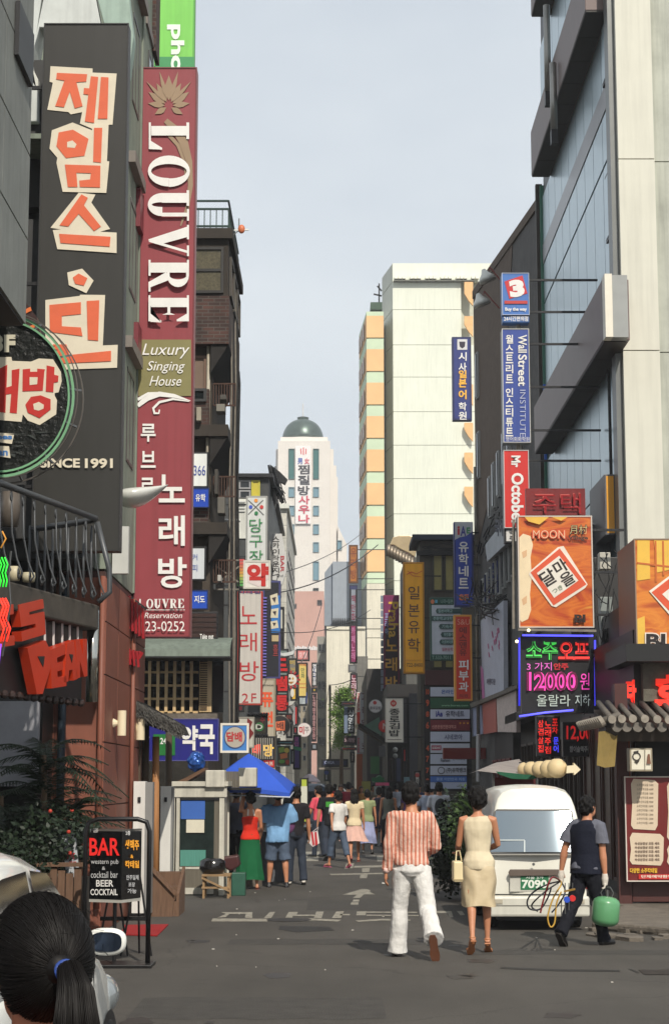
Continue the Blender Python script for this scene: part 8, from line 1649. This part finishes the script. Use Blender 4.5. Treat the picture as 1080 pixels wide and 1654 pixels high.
for j, (px_, ya, yb, D_2, m_) in enumerate(((252,1190,1425,26.2, PLW2),(223,1155,1265,26.0, mat('dark_brown_post', (74,60,46), rough=.8, var=.2)),(236,1170,1280,26.4, mat('dark_brown_post', (74,60,46))),(273,1178,1290,27.6, mat('dark_brown_post', (74,60,46))))):
 o_ = MB().tube([P(px_, ya, D_2), Vector((P(px_, yb, D_2).x, D_2,0))],.05,12).build('wooden_post', m_, loc=(P(px_, yb, D_2).x, D_2,0), smooth=True); o_['category'] = 'post'
 o_['label'] = ('thick orange-brown wooden post rising from the steps', 'leftmost dark post under the thatch', 'second dark post under the thatch, over the white pillar', 'dark post under the outer end of the thatch')[j]
th = thing('thatched_canopy', 'ragged black thatch canopy sloping over the stair entrance', 'canopy', tuple(P(250,1160,25.5)))
MB().prism([P(216,1128,25.6), P(240,1142,25.6), P(284,1166,25.6), P(292,1184,25.6), P(262,1180,25.6), P(228,1168,25.6), P(216,1150,25.6)],(0,1.6,0)).build('thatch_bed', mat('black_thatch', (34,32,30), rough=1, var=.4, bump=1, bs=40), th)
rng = random.Random(9); tm_ = MB()
for i in range(700):
 u = rng.random(); x = 216 + u * 74; y = 1130 + u * 38 + rng.uniform(0,18); p = P(x, y, 25.58 - rng.uniform(0,.08)); q = P(x + rng.uniform(2,9), y + rng.uniform(5,15),25.52 - rng.uniform(0,.06)); tm_.bar(p, q, .008,.004)
tm_.build('straw', mat('grey_straw', (92,90,86), rough=.9, var=.5, scale=20), th, kind='stuff')
bx(xat(219,1300,26.7),26.7,0, xat(228,1300,26.7),26.8, zat(1060,26.7)).build('green_strip', mat('green_strip', (36,84,40), rough=.6), thing('green_column', 'narrow green painted column beside the red building', 'column', (xat(223,1300,26.7),26.7,0)))
stp = thing('wooden_steps', 'weathered wooden steps with sloped side boards at the stair entrance', 'steps', (xat(262,1470,25.2),25.2,0))
x0, x1 = xat(242,1470,24.8), xat(284,1470,24.8)
MB().prism([Vector((x0,24.8,0)), Vector((x1 - .05,24.8,0)), Vector((x1 - .02,24.8,.28)), Vector((x0,24.8,.62))],(0,.04,0)).build('side_board', PWD, stp)
for i in range(3): bx(x0 + .02,24.85 + i * .28,0, x1,24.85 + i * .28 + .27,.2 + i * .18).build('step', PWD, stp)
MB().prism([Vector((x1,24.85,0)), Vector((x1,25.8,0)), Vector((x1,25.8,.62)), Vector((x1,24.85,.3))],(.04,0,0)).build('side_board', PWD, stp)
MB().bar((x0,24.78,.66),(x1,24.78,.3),.05).build('handrail', PWD, stp)
DK = 29.4; kk = thing('kiosk', 'cream framed glass kiosk with blue blind and a white note', 'kiosk', (xat(320,1440, DK), DK, 0)); KX0, KX1 = xat(277,1350, DK), xat(366,1350, DK); kz = zat(1262, DK)
for (p0, p1) in ((277,282),(284.5,290),(354,362)): bx(xat(p0,1350, DK), DK, 0, xat(p1,1350, DK), DK + .1, zat(1285, DK)).build('post', KW, kk)
bx(KX0, DK - .02, zat(1288, DK), KX1, DK + .12, zat(1270, DK)).build('lintel', KW, kk, bevel=.01); bx(KX0 - .02, DK - .06, zat(1270, DK) + .002, KX1 + .02, DK + 1.3, kz).build('roof', KW, kk); bx(xat(290,1350, DK), DK - .005, zat(1292, DK), xat(354,1350, DK), DK + .03, zat(1288, DK) - .002).build('dark_gap', DARK, kk)
bx(xat(290,1400, DK), DK + .03, zat(1401, DK), xat(345,1400, DK), DK + .06, zat(1292, DK)).build('pane', mat('kiosk_glass', (36,46,44), rough=.1, var=.4, scale=6), kk)
bx(xat(345,1400, DK), DK + .02,0, xat(354,1400, DK), DK + .08, zat(1292, DK)).build('weathered_panel', mat('grey_planking', (104,98,86), rough=.8, var=.3, stretch=(10,10,.4)), kk)
bx(xat(291,1400, DK), DK + .015, zat(1323, DK), xat(330,1400, DK), DK + .028, zat(1293, DK)).build('blue_blind', mat('blue_blind', (54,98,176), rough=.6, var=.08), kk)
bx(xat(301,1330, DK), DK + .002, zat(1345, DK), xat(330,1330, DK), DK + .013, zat(1324, DK)).build('paper_note', paint((214,208,188)), kk)
bx(xat(291,1390, DK), DK + .015, zat(1399, DK), xat(332,1390, DK), DK + .028, zat(1373, DK)).build('teal_curtain', mat('teal_curtain', (80,140,126), rough=.7, var=.2, stretch=(30,1,1)), kk)
bx(xat(290,1400, DK), DK + .01, zat(1404, DK), xat(354,1400, DK), DK + .05, zat(1400, DK) - .002).build('rail', KW, kk); bx(xat(290,1400, DK), DK + .02,.12, xat(345,1400, DK), DK + .06, zat(1404, DK) - .002).build('lower_panel', mat('grey_planking', (104,98,86)), kk); bx(xat(290,1430, DK), DK - .01,.02, xat(345,1430, DK), DK + .07,.118).build('sill', KW, kk)
bx(KX0, DK + .13,0, KX0 + .04, DK + 1.25, zat(1270, DK)).build('side_wall', KW, kk); bx(KX1 - .1, DK + .13,0, KX1 - .06, DK + 1.25, zat(1270, DK)).build('side_wall', KW, kk)
for j, (r_, D_2, m_, lb) in enumerate((((332,1244,363,1272),29.3, KW, 'cream metal box with printed lines on the kiosk roof'),((385,1240,414,1271),30.6, KW, 'plain cream box hung at the right end of the stall top'))):
 a_ = xat(r_[0],1260, D_2); b_ = xat(r_[2],1260, D_2); o_ = bx(a_, D_2, zat(r_[3], D_2) + .003, b_, D_2 + .5, zat(r_[1], D_2)).build('storage_box', m_, loc=(a_, D_2, zat(r_[3], D_2)), bevel=.015); o_['label'] = lb; o_['category'] = 'box'
tq = thing('stall_counter', 'weathered slatted stall fascia between the two cream boxes', 'stall', (xat(376,1262,30.4),30.4,0))
for i in range(7): bx(xat(363 + i * 3.4,1260,30.5),30.5, zat(1272,30.5), xat(366 + i * 3.4,1260,30.5),30.56, zat(1246,30.5)).build('slat', mat('grey_planking', (104,98,86)), tq)
bx(xat(362,1278,30.5),30.4, zat(1276,30.5), xat(420,1278,30.5),31.4, zat(1272,30.5) - .003).build('shelf', DARK, tq)
for px_ in (364,): bx(xat(px_, 1350,30.8),30.8,0, xat(px_ + 6,1350,30.8),30.88, zat(1278,30.8)).build('post', KW, tq)
bx(xat(392,1380,33.4),33.4,0, xat(462,1380,33.4),34,.9).build('counter', mat('stall_counter', (92,92,96), rough=.5, var=.3), tq)
MB().prism([P(282,1264,29.8), P(300,1256,29.8), P(330,1240,29.8), P(332,1244,29.8), P(302,1262,29.8)],(0,.9,0)).build('plank_lid', mat('brown_plank', (92,66,48), rough=.8, var=.2), kk)
bl_ = MB(); bl_.ball(P(317,1230,30.2),.15,.15,.17,14,10); o_ = MB().build('balloon', mat('blue_foil', (40,84,160), rough=.2, metal=.3, var=.5, scale=8), loc=tuple(P(317,1245,30.2)), smooth=True, me=wrinkle(fuse(bl_, .012,1),.03,(16,16,16))); o_['label'] = 'crumpled blue foil balloon bundle in front of the pharmacy sign'; o_['category'] = 'balloon'
tb2 = thing('wooden_table', 'small rough wooden side table with crossed braces beside the kiosk', 'table', (xat(350,1440,28.9),28.9,0)); ta, tbx = xat(326,1400,28.6), xat(372,1400,28.6); tz = zat(1412,28.7)
LW = mat('light_rough_wood', (150,122,88), rough=.8, var=.3)
bx(ta, 28.6, tz - .03, tbx, 29.1, tz).build('tabletop', LW, tb2)
for x in (ta + .03, tbx - .03):
 for y in (28.64,29.06): MB().bar((x, y, 0),(x, y, tz - .03),.035).build('leg', LW, tb2)
MB().bar((ta, 28.62, tz * .45),(tbx, 28.62, tz * .45),.03).build('rail', LW, tb2); MB().bar((ta, 28.6, tz - .05),(tbx, 28.6, tz * .3),.03).build('brace', LW, tb2)
o_ = MB().loft([(xat(343,1400,28.8),28.85, tz, .16,.15),(xat(343,1400,28.8),28.85, tz + .08,.21,.18),(xat(343,1400,28.8),28.85, tz + .2,.2,.17),(xat(343,1400,28.8),28.85, tz + .24,.12,.12)],20).build('cooking_pot', mat('black_glossy_pot', (26,24,24), rough=.15, var=.2, spec=.8), loc=(xat(343,1400,28.8),28.85, tz), smooth=True); o_['label'] = 'shiny black pot sitting on the rough wooden table'; o_['category'] = 'pot'
o_ = MB().prism([P(358,1385,29.6), P(384,1381,29.6), P(388,1398,29.6), P(372,1408,29.6), P(360,1400,29.6)],(0,.4,0)).build('stool', mat('maroon_vinyl', (70,34,34), rough=.4, var=.2), loc=tuple(P(372,1408,29.6)), bevel=.03); o_['label'] = 'maroon vinyl chair back between table and stall post'; o_['category'] = 'chair'
o_ = bx(xat(374,1425,29.3),29.3,0, xat(396,1425,29.3),29.6,.36).build('crate', mat('green_glass_crate', (50,92,76), rough=.4, var=.3), loc=(xat(385,1440,29.3),29.3,0), bevel=.01); o_['label'] = 'green crate on the ground beside the rough table'; o_['category'] = 'crate'
# blue parasol
pa = thing('parasol', 'bright blue square parasol over the food stall', 'parasol', (xat(420,1400,31.8),31.8,0)); BLU = mat('royal_blue_canvas', (42,84,190), rough=.7, var=.08, bump=.1)
ap = P(402,1217,32); cs = [P(330,1276,31.2), P(468,1281,31.0), P(478,1268,33.4), P(345,1270,33.6)]
mb = MB()
for i in range(4):
 a_, b_ = cs[i], cs[(i + 1) % 4]; k = len(mb.v); N_ = 8
 for u in range(N_ + 1):
  for v in range(N_ + 1):
   e_ = a_.lerp(b_, v / N_) + Vector((0,0,.05 * sin(pi * v / N_))); p = ap.lerp(e_, u / N_); p.z += .04 * sin(pi * u / N_) * (.6 + .4 * sin(pi * v / N_)); mb.v.append(tuple(p))
 for u in range(N_):
  for v in range(N_): s = k + u * (N_ + 1) + v; mb.f.append((s, s + 1, s + N_ + 2, s + N_ + 1))
mb.build('canopy', BLU, pa, True)
vl = MB()
for i in range(4):
 a_, b_ = cs[i], cs[(i + 1) % 4]; N_ = 10; k = len(vl.v)
 for v in range(N_ + 1): e_ = a_.lerp(b_, v / N_) + Vector((0,0,.05 * sin(pi * v / N_))); vl.v.append(tuple(e_)); vl.v.append(tuple(e_ - Vector((0,0,.07))))
 for v in range(N_): vl.f.append((k + 2 * v, k + 2 * v + 2, k + 2 * v + 3, k + 2 * v + 1))
vl.build('valance', BLU, pa)
for i in range(4): MB().tube([cs[i] - Vector((0,0,.07)), cs[(i + 1) % 4] - Vector((0,0,.07))],.012,5).build('trim', paint((200,204,214)), pa)
MB().tube([ap + Vector((0,0,-.02)), Vector((ap.x, ap.y, 0))],.025,8).build('pole', STEEL, pa); MB().tube([(ap.x, ap.y, 0),(ap.x, ap.y, .12)],.25,20).build('base', CONC, pa)
for i in range(4): MB().tube([Vector((ap.x, ap.y, ap.z - .5)), ap.lerp(cs[i],.6) - Vector((0,0,.05))],.01,5).build('rib', STEEL, pa)
# hoardings & clutter left mid distance
for j, (r_, D_2, c_, lb) in enumerate((((484,1256,498,1330),44,(176,190,70), 'lime green and white upright banner behind the parasol'),((498,1268,506,1300),70,(150,160,170), 'pale grey notice panel beside the blue-grey car'))):
 sign(lb, r_, D_2, th=.05, face=c_, name='banner', cat='banner', items=[('r', (r_[0] + 2, r_[1] + 14, r_[2] - 2, r_[3] - 30),(206,206,190))])
# market parasols far centre
for j, (px_, py_, w_, c_, lb, D_2) in enumerate((((500),1250,34,(206,190,196), 'pale pink and mint stall umbrella far left of the lane', 62),(612,1252,22,(40,110,70), 'green stall awning umbrella at the right of the lane', 70))):
 p = P(px_, py_, D_2); t = thing('stall_umbrella', lb, 'umbrella', (p.x, p.y, 0)); r2 = w_ / 2 * D_2 / 2900; MB().loft([(p.x, p.y, p.z - .28, r2, r2),(p.x, p.y, p.z - .24, r2 * .98, r2 * .98),(p.x, p.y, p.z - .05, r2 * .4, r2 * .4),(p.x, p.y, p.z, .03,.03)],8).build('canopy', paint(c_), t); MB().tube([(p.x, p.y, 0),(p.x, p.y, p.z)],.03,6).build('pole', STEEL, t)
# street tree right far, plants beside van, canopy with lanterns
tr_ = thing('street_tree', 'slim light green street tree in front of the cream slab building', 'tree', (xat(552,1290,92),92,0)); MB().tube([(xat(552,1290,92),92,0),(xat(551,1230,92),92,2.6),(xat(554,1150,92),92,5)],[.14,.1,.04],8).build('trunk', TRK, tr_, True)
rng = random.Random(31); fo = MB(); cl = [(xat(550 + rng.uniform(-7,8),1150,92),92 + rng.uniform(-.6,.6), zat(rng.uniform(1118,1205),92)) for _ in range(16)]
for i in range(5200):
 c_ = Vector(cl[i % 16]); p = c_ + Vector((rng.gauss(0,.2), rng.gauss(0,.2), rng.gauss(0,.17))); u = Vector((rng.gauss(0,1), rng.gauss(0,1), rng.gauss(0,1))).normalized(); v = u.cross(Vector((.3,.5,1))).normalized(); s = .11; fo.add([p, p + u * s * .5 + v * s * .3, p + u * s, p + u * s * .5 - v * s * .3],[(0,1,2,3)])
fo.build('crown', mat('fresh_leaf', (112,146,60), rough=.6, var=.3, scale=2), tr_, kind='stuff')
shrub('leafy green bamboo-like bush left of the white van', (gx(750,27.5),27.5,1.0),(.26,.34,.68),2800, LEAF2,41,.08, name='bush')
shrub('darker lower bush between the rucksack man and the van', (gx(726,28.5),28.5,.8),(.3,.3,.75),2600, LEAF, 43,.09, name='bush')
rng = random.Random(17); yk = thing('spiky_plant', 'spiky yellow-green sword-leaf plant above the bush beside the van', 'plant', (gx(768,26.6),26.6,0)); MB().tube([(gx(768,26.6),26.6,0),(gx(768,26.6),26.6,1.3)],.035,8).build('stem', TRK, yk)
for i in range(34):
 a_ = rng.uniform(0,2 * pi); u = rng.uniform(.3,1.4); b0 = Vector((gx(768,26.6),26.6, rng.uniform(1.0,1.35))); d = Vector((cos(a_) * cos(u), sin(a_) * cos(u), sin(u))); L_ = rng.uniform(.3,.5); s_ = d.cross(Vector((0,0,1))).normalized() * .012; tip = b0 + d * L_ + Vector((0,0,-.08)); mid = b0 + d * L_ * .55; MB().add([b0 - s_, b0 + s_, mid + s_ * 1.2, tip, mid - s_ * 1.2],[(0,1,2,3,4)]).build('leaf', LEAF2, yk)
cn_ = thing('stall_canopy', 'grubby pale tarpaulin canopy with green hem behind the van roof', 'canopy', (gx(815,27),27,0))
MB().add([P(757,1250,27.5), P(770,1245,26), P(845,1254,26), P(850,1240,29), P(838,1226,29), P(800,1232,29)],[(0,1,5),(1,2,4,5),(2,3,4)]).build('tarpaulin', mat('grubby_tarp', (150,142,136), rough=.7, var=.3), cn_)
MB().prism([P(800,1246,25.95), P(868,1253,25.95), P(862,1259,25.95), P(826,1258,25.95), P(806,1251,25.95)],(0,.02,0)).build('hem', mat('green_hem', (22,84,58), rough=.8), cn_)
for px_ in (796,866): MB().tube([P(px_, 1250,26.1), Vector((P(px_, 1250,26.1).x, 26.1,0))],.02,8).build('pole', STEEL, cn_)
bx(xat(796,1265,26.4),26.3, zat(1278,26.4), xat(866,1265,26.4),26.5, zat(1256,26.4)).build('valance', mat('dark_red_valance', (90,26,28), rough=.8, var=.3), cn_)
PL_ = mat('cream_paper_lantern', (206,184,142), rough=.6, var=.08, scale=3)
for i, px_ in enumerate((847,858,872,886,899)):
 r_ = (.11,.12,.125,.13,.14)[i]; D_2 = 26.4 - i * .35; p = P(px_, (1243,1243,1243,1242,1241)[i], D_2); l_ = thing('paper_lantern', ('smallest cream lantern, farthest in the string beside the tarpaulin', 'second cream lantern from the tarpaulin end', 'middle cream lantern of the string', 'fourth cream lantern, next to the largest', 'largest cream lantern, nearest the white arrow lamp')[i], 'lantern', tuple(p), 'string of cream paper lanterns')
 MB().ball(p, r_, r_, r_ * .98,20,14).build('shade', PL_, l_, True)
 for zz_ in (-1,1): MB().tube([p + Vector((0,0, zz_ * r_ * .96)), p + Vector((0,0, zz_ * r_ * 1.08))], r_ * .3,10).build('ring', BLACK, l_)
o_ = MB().prism([P(915,1237,24.8), P(926,1236,24.8), P(926,1232,24.8), P(937,1243,24.8), P(927,1252,24.8), P(926,1248,24.8), P(914,1249,24.8)],(0,.14,0)).build('arrow_lamp', mat('cream_lamp', (222,208,176)), loc=tuple(P(925,1243,24.8))); o_['label'] = 'cream arrow-shaped box lamp at the end of the lantern string'; o_['category'] = 'lamp'
MB().tube([P(838,1232,26.6), P(912,1228,24.9)],.01,5).build('lantern_wire', BLACK, l_)
# misc at the right wall: air conditioner units, panels, meters, wires
for j, (r_, D_2, c_, lb) in enumerate((((968,892,985,919),30.6,(176,172,160), 'grey ventilation box on the wall right of the picture sign'),((970,964,988,1040),30.8,(128,134,130), 'tall pale cabinet panel beside the picture sign'),((972,1016,984,1044),30.4,(34,34,34), 'black meter box under the pale cabinet'),((962,900,1000,1085),31.75,(44,42,40), 'dark backing wall panel between the two picture signs'))):
 a_ = P(r_[0], r_[3], D_2); c2 = P(r_[2], r_[1], D_2); o_ = bx(a_.x, D_2, a_.z, c2.x, D_2 + .25, c2.z).build('wall_box', paint(c_), loc=tuple(a_), bevel=.01); o_['label'] = lb; o_['category'] = 'wall box'
rng = random.Random(77); cbm = MB()
for i in range(40):
 a_ = P(rng.uniform(955,1000), rng.uniform(880,1100),30.2); b_ = a_ + Vector((rng.uniform(-.3,.3), rng.uniform(-.1,.1), rng.uniform(-1.0,-.1))); cbm.tube([a_, a_.lerp(b_, .5) + Vector((rng.uniform(-.1,.1),0,-.05)), b_],.01,5)
o_ = cbm.build('cable_tangle', BLACK, loc=tuple(P(975,1000,30.2)), kind='stuff'); o_['label'] = 'tangle of black cables between the picture signs'
rng = random.Random(78); cbm = MB()
for i in range(34):
 a_ = P(rng.uniform(735,800), rng.uniform(955,1000),50); b_ = P(rng.uniform(760,850), rng.uniform(930,1010),48); cbm.tube([a_, a_.lerp(b_, .5) + Vector((0,0,-.15)), b_],.015,4)
o_ = cbm.build('cable_tangle', BLACK, loc=tuple(P(780,970,49)), kind='stuff'); o_['label'] = 'tangle of black cables over the orange-red sign'

# ---------- light summer haze ----------
hz = bpy.data.materials.new('air_haze'); hz.use_nodes = True; hn = hz.node_tree; hn.nodes.remove(hn.nodes['Principled BSDF']); pvn = hn.nodes.new('ShaderNodeVolumePrincipled')
pvn.inputs['Color'].default_value = (.93,.96,1,1); pvn.inputs['Density'].default_value = .0006; hn.links.new(pvn.outputs[0], hn.nodes['Material Output'].inputs['Volume'])
bx(-620,-62,-1,620,905,92).build('haze', hz, kind='stuff')

bpy.data.scenes.remove(TS)
